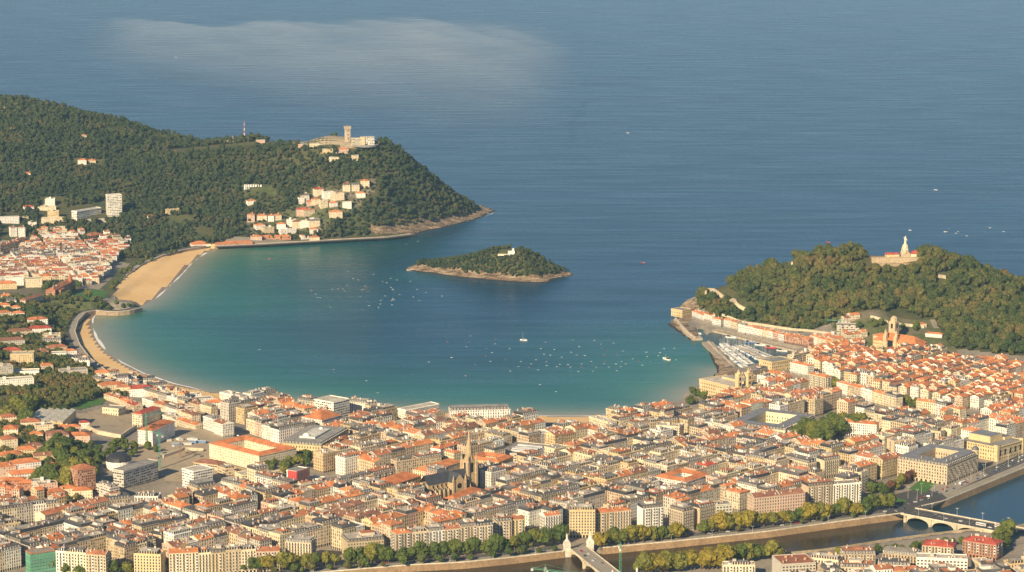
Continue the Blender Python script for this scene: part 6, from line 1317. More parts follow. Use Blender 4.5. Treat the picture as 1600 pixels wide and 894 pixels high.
for seg in ([(152,489),(145,498),(145,511),(151,528),(165,547),(190,566),(226,584),(270,599),(322,611),(420,625),(540,636)], [(322,395),(302,409),(284,429),(264,448),(243,467)], [(780,647),(860,650),(925,650),(985,647)], [(700,353),(740,343),(768,331)], [(860,437),(897,430)]):
    pts = gline(seg, .12, 6); mb = MB(); o1 = offs(pts, 0); w0 = 0
    for i in range(len(pts)-1):
        n_ = fbm(np.array([pts[i].x]), np.array([pts[i].y]), .03, 4, 3)[0]; n2_ = fbm(np.array([pts[i+1].x]), np.array([pts[i+1].y]), .03, 4, 3)[0]
        for off_ in (0, -9):
            wa, wb_ = max(0, 1.2+n_*1.6-(1.4 if off_ else 0)), max(0, 1.2+n2_*1.6-(1.4 if off_ else 0))
            if wa+wb_ < .3: continue
            t_ = (pts[i+1]-pts[i]).normalized(); nv = Vector((-t_.y, t_.x, 0)); mb.face([pts[i]+nv*(off_-wa), pts[i+1]+nv*(off_-wb_), pts[i+1]+nv*(off_+wb_), pts[i]+nv*(off_+wa)], 'paint', (.72,.70,.66))
    if mb.f: tag(mb.build('surf'), kind='structure')
patch('construction_ground', [(205,694),(240,680),(276,668),(335,660),(372,690),(396,726),(390,742),(350,756),(262,752),(215,720)], 'dirt', 8, .5)
patch('school_yard', [(118,648),(150,641),(182,638),(208,650),(212,668),(190,684),(150,678),(122,664)], 'dirt', 6, .5)
patch('playing_field', [(110,634),(128,626),(164,624),(160,632),(128,640)], 'pitch', 4, .5)
patch('park_lawn', [(112,462),(150,452),(170,458),(165,466),(125,474)], 'pitch', 5, .5)
patch('seafront_garden', [(148,470),(160,450),(185,425),(215,405),(262,394),(300,386),(300,389),(255,400),(222,414),(198,431),(182,450),(176,464)], 'grass', 7, .4)
mb = MB(); q0, q1 = ground(104, 612), ground(139, 609); L = (q1-q0).length; a = math.atan2(q1.y-q0.y, q1.x-q0.x); e = empty('ball_court_net', (q0.x, q0.y, min(q0.z, q1.z)-.5), a, 'green netted ball court enclosure above the playing field', 'enclosure')
mb.box(0, L, 0, .2, 0, 6, 'paint', (.10,.30,.06), bottom=True); mb.box(L-.2, L, .2, 22, 0, 8, 'paint', (.12,.34,.06), bottom=True); mb.build('net', e); mb = MB(); mb.box(0, L-.3, .3, 22, 0, .7, 'pitch'); mb.build('court', e)
def crane(p, h, jib, ang, label, c=(.10,.30,.20), cj=None, back=10):
    e = empty('tower_crane', p, ang, label, 'crane'); mb = MB(); r_ = .9
    for x in (-r_, r_):
        for y in (-r_, r_): mb.bar((x, y, 0), (x, y, h+3), .16, 'metal', c)
    for k in range(int(h/3)):
        s_ = 1 if k % 2 else -1; z_ = k*3
        for y in (-r_, r_): mb.bar((-r_*s_, y, z_), (r_*s_, y, z_+3), .1, 'metal', c); mb.bar((y, -r_*s_, z_), (y, r_*s_, z_+3), .1, 'metal', c)
    mb.build('mast', e); mb = MB(); cj = cj or c
    for y, z_ in ((-.7, h), (.7, h), (0, h+1.4)): mb.bar((0, y, z_), (jib, y*.4, z_-(.3 if z_ > h else 0)), .14, 'metal', cj); mb.bar((0, y, z_), (-back, y*.4, z_), .14, 'metal', cj)
    for k in range(int(jib/2.5)): mb.bar((k*2.5, (-.7 if k % 2 else .7)*(1-k*2.5/jib*.6), h), (k*2.5+1.25, 0, h+1.3), .08, 'metal', cj)
    mb.bar((0, 0, h), (0, 0, h+6), .2, 'metal', cj); mb.bar((0, 0, h+6), (jib*.65, 0, h+1.2), .06, 'metal', cj); mb.bar((0, 0, h+6), (-back, 0, h), .06, 'metal', cj); mb.build('jib', e)
    addbox(e, 'counterweight', -back, -back+2.5, -1, 1, h-2, h+.2, 'stone', (.5,.5,.47)); addbox(e, 'cab', .8, 2.4, .9, 2.2, h-2.2, h-.2, 'paint', (.6,.6,.55))
q = ground(229, 697); crane(q, 38, 26, .6, 'slim green tower crane left of the construction site')
q = ground(250, 733); crane(q, 42, 24, 2.2, 'green tower crane beside the grey slab of flats')
q = ground(282, 716); crane(q, 17, 14, .4, 'small brown crane on the construction site', (.30,.16,.07))
q = G(852, 955, 6); crane(q, 41, 62, -.42, 'green jib crane with white mast over the river at the bottom edge', (.62,.60,.54), (.10,.34,.20), 15)
q = G(969, 905, 6); crane(q, 34, 12, 1.5, 'narrow green crane mast rising beside the towered bridge', (.08,.36,.18))
q = ground(1312, 528); crane(q, 26, 22, 2.9, 'pale green crane beside the concrete building under the wooded hill', (.16,.36,.26))
random.seed(41)
for k in range(9):
    q_ = ground(262+k*6+random.uniform(-3, 3), 694+random.uniform(-6, 6)); w_ = random.choice([6, 9, 12]); e = empty('site_hut', (q_.x, q_.y, q_.z), random.uniform(-.3, .6), f"{ORD_[k]} pale site hut from left on the construction site", 'hut', 'huts on the construction site'); addbox(e, 'wall', 0, w_, 0, 3, 0, 2.8, 'paint', random.choice([(.72,.70,.64), (.6,.58,.5), (.12,.2,.35)])); addbox(e, 'roof', -.2, w_+.2, -.2, 3.2, 2.81, 3.0, 'metal', (.55,.54,.5))
for k in range(22):
    q_ = ground(216+k*2.1+random.uniform(-1, 1), 742-k*1.7+random.uniform(-2, 2)); cn = cc[k % 9]; car((q_.x, q_.y, q_.z+.1), random.uniform(.4, .8), cn, cl('parked beside the grey slab of flats', cn), 'cars parked by the flats')
for k in range(24):
    q_ = ground(300+k*3.4, 664+k*.9+random.uniform(-1.5, 1.5)); cn = cc[(k*5) % 9]; car((q_.x, q_.y, q_.z+.1), random.uniform(-.5, .1), cn, cl('parked at the top edge of the construction site', cn), 'cars parked by the site')
# ------------------------------------------------------------------ boats
def boat_meshes(kind, v):
    def f():
        L, B = {'dinghy': (5.5, 2.0), 'launch': (9, 3.0), 'yacht': (12, 3.6), 'trawler': (17, 5)}[kind]; c = [(.78,.77,.73), (.78,.77,.73), (.55,.06,.05), (.08,.14,.34), (.70,.68,.60)][v]; h = L*.11; mb = MB()
        st = [(-.5, .36), (-.25, .48), (.1, .5), (.32, .36), (.5, .02)]
        for (x0, b0_), (x1, b1_) in zip(st, st[1:]):
            for s_ in (-1, 1):
                mb.face([(x0*L, s_*b0_*B*.7, -.3), (x1*L*.97, s_*b1_*B*.7, -.3), (x1*L, s_*b1_*B, h*(1+.25*max(0, x1))), (x0*L, s_*b0_*B, h*(1+.25*max(0, x0)))][::(-s_)], 'boat_hull', c)
            mb.face([(x0*L, -b0_*B, h*.92), (x1*L, -b1_*B, h*.92), (x1*L, b1_*B, h*.92), (x0*L, b0_*B, h*.92)], 'boat_hull', (.62,.58,.50))
        mb.face([(-.5*L, -.36*B, h), (-.5*L, .36*B, h), (-.5*L, .25*B, -.3), (-.5*L, -.25*B, -.3)][::-1], 'boat_hull', c); out = [('hull', mb.mesh('hull'))]
        cb = MB(); k = {'dinghy': .25, 'launch': .55, 'yacht': .4, 'trawler': .9}[kind]; x0, x1 = (-.05*L, .22*L) if kind != 'trawler' else (-.35*L, -.05*L)
        cb.frustum([(x0, -.3*B), (x1, -.24*B), (x1, .24*B), (x0, .3*B)], h*.9, [(x0+.1, -.26*B), (x1-.08*L, -.2*B), (x1-.08*L, .2*B), (x0+.1, .26*B)], h+k*(2.6 if kind == 'trawler' else 1.5), 'glass', (.1, .1, .1), 'boat_hull', (.75,.73,.68)); out.append(('cabin', cb.mesh('cabin')))
        if kind in ('yacht', 'trawler'):
            m_ = MB(); hh = 15 if kind == 'yacht' else 8; m_.cone(.1*L, 0, .11, h, .07, hh, 'metal', (.70,.69,.65), 6); m_.bar((.1*L, 0, h+1.2), (-.35*L, 0, h+1.2), .12, 'paint', (.62,.60,.55)); out.append(('mast', m_.mesh('mast')))
        return out
    return shared(('boat', kind, v), f)
def boat(x, y, kind, v, rz, label, group, z=.02, name='boat'):
    e = empty(name, (x, y, z), rz, label, 'boat', group)
    if 'moored' in label or 'at sea' in label: e.scale = (.48, .48, .48)
    for nm, me in boat_meshes(kind, v): link(nm, me, e)
    return e
random.seed(77)
bb = [(700+a/4, 520+b/4) for a, b in [(610,60),(580,100),(665,105),(820,88),(710,153),(770,122),(805,140),(855,143),(895,180),(980,180),(1060,140),(1060,160),(1095,115),(1240,122),(1260,183),(1190,180),(1055,238),(925,215),(905,240),(900,205),(765,215),(750,200),(765,242),(815,242),(700,198),(680,213),(615,183),(617,205),(565,232),(600,135),(640,140),(440,212),(505,218),(390,240),(265,180),(235,147),(275,125),(240,100),(170,200),(295,40),(295,70),(130,60),(115,88),(140,20),(25,155),(385,100),(780,45),(915,48),(1035,65),(955,72),(960,98),(985,110),(975,140),(835,195),(835,215),(1085,180),(1080,213),(1110,195),(1155,163),(1215,203),(1245,150),(1315,145),(1325,125),(1350,100),(1415,98),(1425,170),(575,325),(675,368),(110,270),(1005,215),(975,195),(1050,195),(360,170),(520,195),(550,170),(455,180)]]
bb += [(400+a/4, 520+b/4) for a, b in [(485,230),(490,250),(690,300),(760,375),(975,260),(1080,183),(1135,80),(1195,58),(1220,155),(1305,270),(22,105)]]
ba = [(600+a/4.966, 350+b/4.966) for a, b in [(50,423),(100,435),(205,445),(222,483),(258,508),(55,492),(70,512),(87,535),(70,578),(227,567),(325,532),(450,560),(275,595),(175,160),(265,135)]]
for _ in range(46):
    a, r = random.uniform(0, 6.28), math.sqrt(random.random()); ba.append((553+r*72*math.cos(a)+r*10*math.sin(a), 455+r*32*math.sin(a)))
BN = {0: 'white', 1: 'white', 2: 'red', 3: 'blue', 4: 'cream'}
def anchored(lst, place, group):
    by = {}
    for px, py in lst: v = random.choice([0, 0, 0, 1, 4, 4, 2, 3]); by.setdefault(BN[v], []).append((px, py, v))
    for cn, l in by.items():
        l.sort()
        for i, (px, py, v) in enumerate(l): q_ = G(px, py, 0); boat(q_.x, q_.y, 'dinghy', v, random.uniform(2.4, 3.6), f"{num(i)} small {cn} boat from left moored {place}", group, name='moored_boat')
anchored([b for b in bb], 'in the near half of the bay', 'boats moored in the near bay'); anchored(ba, 'in the far bay left of the island', 'boats moored in the far bay')
q_ = G(818, 532, 0); boat(q_.x, q_.y, 'yacht', 0, 2.8, 'white yacht with bare mast anchored alone in mid bay', None, name='yacht')
q_ = G(1041, 562, 0); boat(q_.x, q_.y, 'trawler', 0, 2.2, 'larger white motor boat anchored near the harbour', None, name='motor_boat')
q_ = G(420, 405, 0); boat(q_.x, q_.y, 'launch', 2, 2.2, 'lone dark launch anchored off the far beach', None, name='launch')
q_ = G(1422, 360, 0); boat(q_.x, q_.y, 'yacht', 0, 2.8, 'white sailing yacht out at sea just right of the statue', None, name='yacht')
for i, (a, b) in enumerate([(1110,90),(1135,72),(1175,98),(1187,88),(1242,115),(1388,63),(1472,88)]): q_ = G(1200+a/4, 340+b/4, 0); boat(q_.x, q_.y, 'launch' if i else 'trawler', 0, random.uniform(2, 4), f"white motor boat far out at sea right of the statue, {num(i)} from left", 'motor boats far out at sea', name='motor_boat')
for (px, py, lb) in [(275,90,'tiny white boat on the far sea above the headland'),(1462,297,'lone white boat on open sea high above the motor boats'),(981,208,'lone white boat on open sea at the end of the mist'),(1294,379,'small red boat on the sea behind the wooded hill'),(1005,411,'small red boat on the sea right of the island')]: q_ = G(px, py, 0); boat(q_.x, q_.y, 'launch', 2 if 'red' in lb else 0, 2.5, lb, None, name='motor_boat')
k_ = 0
for li, (p0, p1, jit_, lab) in enumerate([((1122,541),(1165,576),0,'nearest the pier'),((1129,538),(1174,571),0,'second from the pier'),((1147,541),(1190,564),0,'left of the inner jetty'),((1157,540),(1202,558),0,'right of the inner jetty')]):
    a, b = G(*p0, 0), G(*p1, 0); L = (b-a).length; n = int(L/4.4); ang = math.atan2(b.y-a.y, b.x-a.x); j = 0
    for i in range(n):
        p_ = a.lerp(b, (i+.5)/n); p_ = p_+Vector((random.uniform(-.4, .4), random.uniform(-.4, .4), 0))
        if float(hz(p_.x, p_.y)) > -.4 or random.random() < .08: continue
        kd = random.choice(['yacht', 'yacht', 'launch']); boat(p_.x, p_.y, kd, random.choice([0, 0, 0, 1, 3]), ang+math.pi/2+random.choice([0, math.pi]), f"{num(j)} boat from the harbour mouth, {'masted yacht' if kd == 'yacht' else 'motor launch'}, row {lab}", 'yachts packed in the marina', name='yacht' if kd == 'yacht' else 'launch'); j += 1
    mb = MB(); c_ = Vector((-(b-a).normalized().y, (b-a).normalized().x, 0))*7.2; wallrib(mb, [a+c_, (a+b)/2+c_, b+c_], -.9, .9, -.4, .6, 'paint', (.45,.40,.33)); tag(mb.build('pontoon'), f"floating pontoon behind the yacht row {lab}", 'pontoon')
for i, (x, y, v) in enumerate([(1172,536,3),(1188,540,0),(1204,544,2),(1222,549,4),(1142,528,0),(1088,522,0)]): q_ = G(x, y, 0); boat(q_.x, q_.y, 'trawler', v, -.5, f"{BN[v]} fishing boat moored along the harbour quay, {num(i)} listed from the right end" if 0 else f"{BN[v]} fishing boat in the harbour, " + ['behind the inner jetty', 'midway along the quay', 'toward the quay right end', 'at the inner corner of the quay', 'near the harbour mouth', 'beside the outer breakwater'][i], 'fishing boats in the harbour', name='fishing_boat')
# ------------------------------------------------------------------ trees standing on their own
TREES = {}
def tree_lib(col, mat):
    def f():
        out = []
        for i in range(4):
            cm = crown(100+i+hash_(col)*7, 6+i % 3, 4.0+.3*(i % 2), 7.4+i % 3, 420, .72, mat, 1.6, 1); tb = MB(); tb.cone(0, 0, .38, -.5, .2, 4.4, 'bark', (.1, .1, .1), 7)
            for k in range(4): a = k*1.57+i; tb.bar((0, 0, 3.2), (1.9*math.cos(a), 1.9*math.sin(a), 6.0), .12, 'bark', (.1,.1,.1), 5)
            out.append((tb.mesh('trunk'), cm.mesh('crown')))
        return out
    return shared(('tree', col), f)
def hash_(s_): return sum(ord(c) for c in s_) % 13
TM = {'green': 'leaf_green', 'olive': 'leaf_olive', 'yellow': 'leaf_yellow', 'rust': 'leaf_rust', 'purple': 'leaf_purple'}
TL = []
def tree(x, y, sc, col, place, group, z=None):
    z = float(hz(x, y)) if z is None else z
    TL.append((x, y, z, sc, col, place, group))
def flush_trees():
    by = {}; small = []
    MASSED = ('behind the far beach', 'by the city hall', 'at the embankment edge', 'among the larger', 'back row of the tree avenue', 'behind the baroque church', 'around the brick palace')
    for t_ in TL[:]:
        if any(k in t_[5] for k in MASSED): TL.remove(t_); small.append((t_[0], t_[1], t_[2], t_[3]*1.15, random.uniform(0, 6.28)))
    glib = lib('town_crowns', [crown(170+i, 5+i % 3, 3.8, 6.6+i % 3, 170, .85, 'leaf_green' if i % 2 else 'leaf_near', 1.2) for i in range(6)])
    scatter('small_trees', small, glib, 'small trees and bushes dotted along the promenades and gardens', 'small trees')
    for t_ in TL: by.setdefault((t_[4], t_[5]), []).append(t_)
    for (col, place), l in by.items():
        l.sort(key=lambda t_: P(t_[0], t_[1], t_[2])[0])
        for i, (x, y, z, sc, c_, pl, gr) in enumerate(l):
            e = empty('tree', (x, y, z-.1), random.uniform(0, 6.28), (f"single {col} leaved tree {place}" if len(l) == 1 else f"{num(i)} {col} leaved tree from left {place}"), 'tree', gr); sc *= 1.28; e.scale = (sc, sc, sc*random.uniform(.85, 1.05)); tm, cm = random.choice(tree_lib(col, TM[col])); link('trunk', tm, e); link('crown', cm, e)
random.seed(99)
def trow(px, n, cols, sc, place, group, z=None, jit=2.5):
    pts = [G(a, b, 6.7) if z else ground(a, b) for a, b in px]; pts = resample([Vector(p) for p in pts], n)
    for p_ in pts: x, y = p_.x+random.uniform(-jit, jit), p_.y+random.uniform(-jit, jit); tree(x, y, random.uniform(*sc), random.choice(cols), place, group, z)
RG = 'trees along the river'
trow([(405,893),(520,886),(620,877),(700,871),(800,861),(878,849)], 30, ['green','green','olive','olive','yellow','green'], (1.1, 1.75), 'on the river bank left of the towered bridge', RG, 6.7)
trow([(430,899),(560,890),(700,880),(870,862)], 17, ['green','olive','green','rust'], (.7, 1.1), 'at the embankment edge left of the towered bridge', RG, 6.7)
trow([(80,896),(160,899),(240,897),(330,893),(400,893)], 14, ['green','green','olive'], (1.0, 1.5), 'at the bottom edge of the left river front', RG, 6.5)
for a, b, s_, c in [(938,858,1.5,'yellow'),(950,853,1.4,'olive'),(962,852,1.7,'olive'),(976,851,1.6,'olive'),(991,850,1.7,'yellow'),(1005,848,1.8,'yellow'),(1020,846,1.5,'olive'),(1034,845,1.5,'green'),(1046,843,1.3,'olive'),(1058,842,1.6,'yellow'),(958,842,1.5,'green'),(1100,834,1.5,'green'),(1112,832,1.3,'olive'),(1124,830,2.0,'yellow'),(1138,829,1.9,'olive'),(1152,827,1.6,'yellow'),(1168,827,1.8,'yellow'),(1180,824,1.5,'olive'),(1194,823,1.9,'yellow'),(1208,822,1.5,'olive'),(1224,819,1.7,'yellow'),(1236,817,1.5,'green'),(1250,815,1.4,'green'),(1264,815,1.9,'yellow'),(1276,813,1.9,'olive'),(1290,812,1.6,'yellow'),(1303,808,1.6,'green'),(1316,806,1.8,'olive'),(1328,803,1.5,'green'),(1338,806,1.7,'yellow'),(1352,801,1.6,'green'),(1364,798,1.9,'green'),(1376,796,1.6,'olive'),(1390,795,1.6,'olive')]:
    q_ = G(a, b, 6.7); tree(q_.x, q_.y, s_*.85, c, 'on the river bank between the two bridges', RG, 6.7)
trow([(1008,898),(1040,893),(1080,890),(1128,887)], 16, ['yellow','yellow','yellow','olive'], (1.5, 1.9), 'on the near bank at the bottom edge', RG, 6.5)
trow([(1135,884),(1180,874),(1215,872)], 8, ['olive','green'], (1.2, 1.7), 'on the near bank behind the cream flats', RG, 6.5)
trow([(1392,864),(1420,861),(1445,857),(1470,854),(1500,850)], 12, ['green','green'], (.6, .9), 'on the near bank below the arched bridge', RG, 6.5)
trow([(1296,876),(1345,870),(1388,864)], 8, ['green','green','olive'], (.75, 1.0), 'on the near bank facing the long embankment', RG, 6.5)
trow([(160,481),(178,480),(196,481),(210,481)], 6, ['green'], (.5, .8), 'on the low point between the two beaches', 'trees on the low point')
trow([(1562,862),(1566,850),(1572,845)], 4, ['green'], (1.5, 1.9), 'at the near end of the arched bridge', RG, 6.5)
for a, b in [(1236,690),(1246,693),(1256,688),(1266,692),(1278,690),(1270,680),(1284,683),(1296,686),(1304,679),(1316,682),(1326,676),(1336,679),(1290,673),(1304,669),(1318,668),(1258,682),(1278,696),(1290,693),(1346,674)]: q_ = G(a, b, 6); tree(q_.x, q_.y, random.uniform(1.6, 2.2), random.choice(['green','green','green','olive']), 'in the tree filled square', 'trees of the square', 6)
trow([(1270,603),(1300,608),(1345,619),(1400,632),(1456,646)], 26, ['olive','green','olive'], (1.0, 1.35), 'in the front row of the tree avenue', 'trees of the avenue', 6.5, 1.5)
trow([(1275,599),(1305,604),(1350,615),(1405,628)], 20, ['olive','olive','yellow'], (.95, 1.3), 'in the back row of the tree avenue', 'trees of the avenue', 6.5, 1.5)
for k in range(11): q_ = G(1392+k*4+random.uniform(-2, 2), 768-k*2.0+random.uniform(-3, 3), 6); tree(q_.x, q_.y, random.uniform(.8, 1.15), random.choice(['rust','purple','olive']), 'beside the hotel lawn', 'trees by the hotel', 6.7)
for a, b in [(1452,752),(1446,748),(1352,768),(1362,772),(1374,770),(1382,774)]: q_ = G(a, b, 6); tree(q_.x, q_.y, 1.1, 'green', 'near the hotel forecourt', 'trees by the hotel', 6.7)
def tfill(poly, n, cols, sc, place, group):
    w = [tuple(ground(a, b))[:2] for a, b in poly]; x0, x1 = min(p[0] for p in w), max(p[0] for p in w); y0, y1 = min(p[1] for p in w), max(p[1] for p in w); c = 0; t_ = 0
    while c < n and t_ < n*40:
        t_ += 1; x, y = random.uniform(x0, x1), random.uniform(y0, y1)
        if inpoly(w, np.array([x]), np.array([y]))[0] and free(rectpoly(x, y, 5, 5, 0)): tree(x, y, random.uniform(*sc), random.choice(cols), place, group); c += 1
free0 = free
# gardens kept free of houses become wooded again
def clear_of_houses(x, y, r): 
    p = rectpoly(x, y, r, r, 0)
    for c in cells(p):
        for s in HB.get(c, []):
            if sat(p, s): return False
    return True
HB = {}
for s in HOUSES:
    p = rectpoly(s['cx'], s['cy'], s['w'], s['d'], s['ang'])
    for c in cells(p): HB.setdefault(c, []).append(p)
free_all = lambda p: free0(p) and True
def free(p): return clear_of_houses(sum(a for a, _ in p)/4, sum(b for _, b in p)/4, 5)
tfill([(62,770),(52,735),(88,700),(118,705),(140,738),(112,776)], 34, ['green','green','olive'], (1.1, 1.7), 'in the wooded garden left of the brick tower', 'trees of the wooded garden')
tfill([(408,745),(425,725),(470,712),(498,716),(470,738),(420,752)], 18, ['green','olive'], (.9, 1.3), 'on the bank below the library', 'trees below the library')
tfill([(1062,640),(1080,615),(1108,606),(1120,612),(1095,632),(1075,645)], 22, ['green','green','olive'], (.7, 1.1), 'in the seafront garden by the city hall', 'trees by the city hall')
tfill([(165,455),(190,425),(225,405),(285,392),(275,398),(220,415),(192,436),(176,460)], 46, ['green','olive'], (.5, .8), 'in the garden strip behind the far beach', 'trees behind the far beach')
tfill([(62,455),(60,430),(110,428),(120,445),(150,455),(140,470),(110,470)], 20, ['olive','green'], (1.1, 1.6), 'around the brick palace', 'trees around the brick palace')
tfill([(0,640),(55,640),(60,690),(30,660),(0,690)], 10, ['green','olive'], (1.4, 2.0), 'left of the sports hall', 'trees by the sports hall')
tfill([(140,700),(195,690),(215,706),(160,720)], 12, ['green','green'], (.7, 1.0), 'below the school terrace', 'trees below the school')
trow([(100,828),(120,822),(160,812)], 8, ['purple','purple','green'], (.8, 1.0), 'in the street beside the long tan terrace', 'street trees', 6.2)
trow([(1430,694),(1460,682),(1500,676)], 7, ['green'], (1.0, 1.3), 'behind the grand hotel', 'trees by the hotel', 6.2)
tfill([(480,221),(515,206),(560,203),(548,216),(500,222)], 9, ['green'], (.7, 1.0), 'on the summit terraces beside the lookout tower', 'trees on the summit')
tfill([(1310,530),(1345,535),(1360,515),(1440,525),(1440,512),(1380,500),(1300,505)], 16, ['green','olive'], (.8, 1.2), 'on the terraces behind the baroque church', 'trees behind the church')
tfill([(205,700),(240,685),(258,700),(230,715),(205,715)], 6, ['green'], (.6, .9), 'beside the construction site', 'trees by the site')
tfill([(140,720),(158,705),(165,745),(150,752)], 6, ['green'], (.8, 1.1), 'beside the round black roofed auditorium', 'trees by the auditorium')
for k in range(34):
    b_ = random.choice([wb1, wb2]); pl = offs(b_, random.choice([5, 9, 26, 28])); p_ = random.choice(pl[1:-1])
    if 380 < P(p_.x, p_.y, 6)[0] < 1380: tree(p_.x+random.uniform(-6, 6), p_.y, random.uniform(.55, .95), random.choice(['green','olive','green']), 'among the larger riverside trees', RG, 6.7)
flush_trees()
# hillside gardens on the left: one wooded mass between the houses
rs = np.random.default_rng(5); X, Y = jitter(-900, -330, 2780, 4060, 6.6, rs); i_ = np.clip(((X-gx[0])/GS).astype(int), 0, cls.shape[1]-1); j_ = np.clip(((Y-gy[0])/GS).astype(int), 0, cls.shape[0]-1)
k = cls[j_, i_] == 7; X, Y = X[k], Y[k]; Z = hz(X, Y); th = fbm(X, Y, .02, 33, 3); px, py = project(X, Y, Z)
occ_free = lambda x, y: free_all(rectpoly(x, y, 6, 6, 0))
promz = W2([(92,560),(100,520),(112,496),(136,478),(152,484),(130,506),(126,530),(152,566),(232,606),(222,614),(150,588),(110,572)], 6)
k = np.array([(th[n] > -.9) and not inpoly(promz, X[n:n+1], Y[n:n+1])[0] and occ_free(X[n], Y[n]) and not pin([(100,640),(165,618),(240,650),(225,690),(118,690)], px[n:n+1], py[n:n+1])[0] for n in range(len(X))])
near2 = lib('garden_crowns', [crown(70+i, 5+i % 3, 3.6+.3*(i % 3), 6.2+i % 3, 170, .9, 'leaf_near') for i in range(6)])
scatter('hillside_trees', np.stack([X[k], Y[k], Z[k]-1, rs.uniform(.6, 1.25, k.sum()), rs.uniform(0, 6.28, k.sum())], 1), near2, 'garden trees and shrubs filling the left hillside between the houses', 'woodland')
# shrubs among the headland village
X, Y = jitter(-560, -230, 4700, 5060, 8, rs); Z = hz(X, Y); px, py = project(X, Y, Z); k = np.array([pin(clear_far[1], px[n:n+1], py[n:n+1])[0] and free_all(rectpoly(X[n], Y[n], 6, 6, 0)) and Z[n] > 5 for n in range(len(X))]) & (rs.random(len(X)) < .6)
scatter('village_trees', np.stack([X[k], Y[k], Z[k]-1, rs.uniform(.4, .8, k.sum()), rs.uniform(0, 6.28, k.sum())], 1), far_lib, 'small trees scattered between the headland village houses', 'woodland')

# ------------------------------------------------------------------ air: haze over the land and a low mist bank far out over the sea
def volmat(name, col, dens, aniso=.2):
    m = bpy.data.materials.new(name); m.use_nodes = True; t = m.node_tree; t.nodes.remove(t.nodes['Principled BSDF']); v = t.nodes.new('ShaderNodeVolumePrincipled')
    v.inputs['Color'].default_value = col+(1,); v.inputs['Density'].default_value = dens; v.inputs['Anisotropy'].default_value = aniso; t.links.new(v.outputs[0], t.nodes['Material Output'].inputs['Volume']); M[name] = m
volmat('haze_air', (.42, .70, 1.0), HAZE, 0.0); volmat('mist_air', (.93, .96, 1.0), MIST, -.15)
if HAZE > 0:
    mb = MB(); mb.box(-4960, 4960, -150, 14499.5, -10.5, 760, 'haze_air', bottom=True); tag(mb.build('haze'), 'faint bluish haze filling the air over the bay and city', 'haze', kind='stuff')
mx_, my_ = np.linspace(-1900, 500, 97), np.linspace(6600, 12500, 90); MX, MY = np.meshgrid(mx_, my_); ppx, ppy = project(MX, MY, 40+0*MX)
def sst(a, b, x): t_ = np.clip((x-a)/(b-a), 0, 1); return t_*t_*(3-2*t_)
lowb = np.interp(ppx, [100, 300, 500, 700, 900], [92, 128, 172, 208, 214]); topb = np.interp(ppx, [120, 180, 300, 450, 560, 640, 700, 800, 900], [40, 33, 42, 40, 37, 34, 41, 42, 60])
tt_ = np.clip((ppy-topb)/(lowb-topb), 0, 1); nz = fbm(MX, MY/3.0, .0045, 61, 5); nz2 = fbm(MX+MY*.25, MY/5.0, .011, 17, 4)
T = sst(-16, 30, ppy-topb+nz2*4)*(1-tt_)**1.15*sst(95, 230, ppx+nz*22)*(1-sst(770, 915, ppx+nz*14))*np.clip(.85+nz*.26+nz2*.12, .15, 1.6)
T = np.where((T > .015), T*60, 0)
vm = MB(); ok = (T[:-1, :-1] > 0) | (T[1:, 1:] > 0) | (T[1:, :-1] > 0) | (T[:-1, 1:] > 0); V = []; ids = {}; F = []
def vid(i, j, top):
    k_ = (i, j, top and T[j, i] > 0)
    if k_ not in ids: ids[k_] = len(V); V.append((float(mx_[i]), float(my_[j]), 30.0+(float(T[j, i]) if k_[2] else 0)))
    return ids[k_]
for j in range(len(my_)-1):
    for i in range(len(mx_)-1):
        if ok[j, i]: F.append((vid(i, j, 1), vid(i+1, j, 1), vid(i+1, j+1, 1), vid(i, j+1, 1))); F.append((vid(i, j+1, 0), vid(i+1, j+1, 0), vid(i+1, j, 0), vid(i, j, 0)))
me = bpy.data.meshes.new('mist'); me.from_pydata(V, [], F); me.materials.append(M['mist_air']); tag(link('mist', me), 'thin pale mist bank lying low over the far sea', 'mist', kind='stuff')
# ------------------------------------------------------------------ realise the houses: the largest in view as things with parts, the far rest as one mass
ANCH = [('the cathedral', 712, 740), ('the grand hotel', 1475, 730), ('the tree filled square', 1292, 672), ('the market hall', 830, 700), ('the library', 505, 695), ('the towered bridge', 905, 850), ('the arched bridge', 1420, 795),
        ('the city hall towers', 1150, 600), ('the baroque church', 1395, 535), ('the white seafront slab', 525, 640), ('the construction site', 310, 690), ('the wooded garden', 95, 730), ('the green scaffold', 60, 870), ('the red sheeting', 468, 750), ('the beach gap', 890, 655),
        ('the far sandy beach', 230, 430), ('the white tower block', 178, 320), ('the hillside lettering', 397, 296), ('the lookout tower', 543, 205), ('the marina', 1180, 560), ('the white orange-roofed block', 1065, 745), ('the sports hall', 90, 650), ('the green pitch', 140, 632), ('the brick palace', 100, 455), ('the theatre', 1550, 700), ('the aquarium', 1068, 485), ('the sandstone block', 572, 855), ('the stepped white flats', 300, 738), ('the tree avenue', 1350, 620), ('the museum cloister', 1580, 590)]
ORD = ['', 'second ', 'third ', 'fourth ', 'fifth ', 'sixth ', 'seventh ', 'eighth ', 'ninth ', 'tenth ', 'eleventh ', 'twelfth ']
KEEP = {'apartment building': 300, 'old quarter house': 190, 'terraced house': 150, 'villa': 300, 'harbour house': 50}
MASS = {'apartment building': ('distant_apartment_blocks', 'farther jumble of apartment blocks filling the middle of the city'), 'old quarter house': ('distant_old_quarter', 'farther jumble of orange roofed houses at the back of the old quarter'), 'terraced house': ('distant_terraced_houses', 'farther terraced houses behind the far beach')}
STUFF = {}
bykind = {}
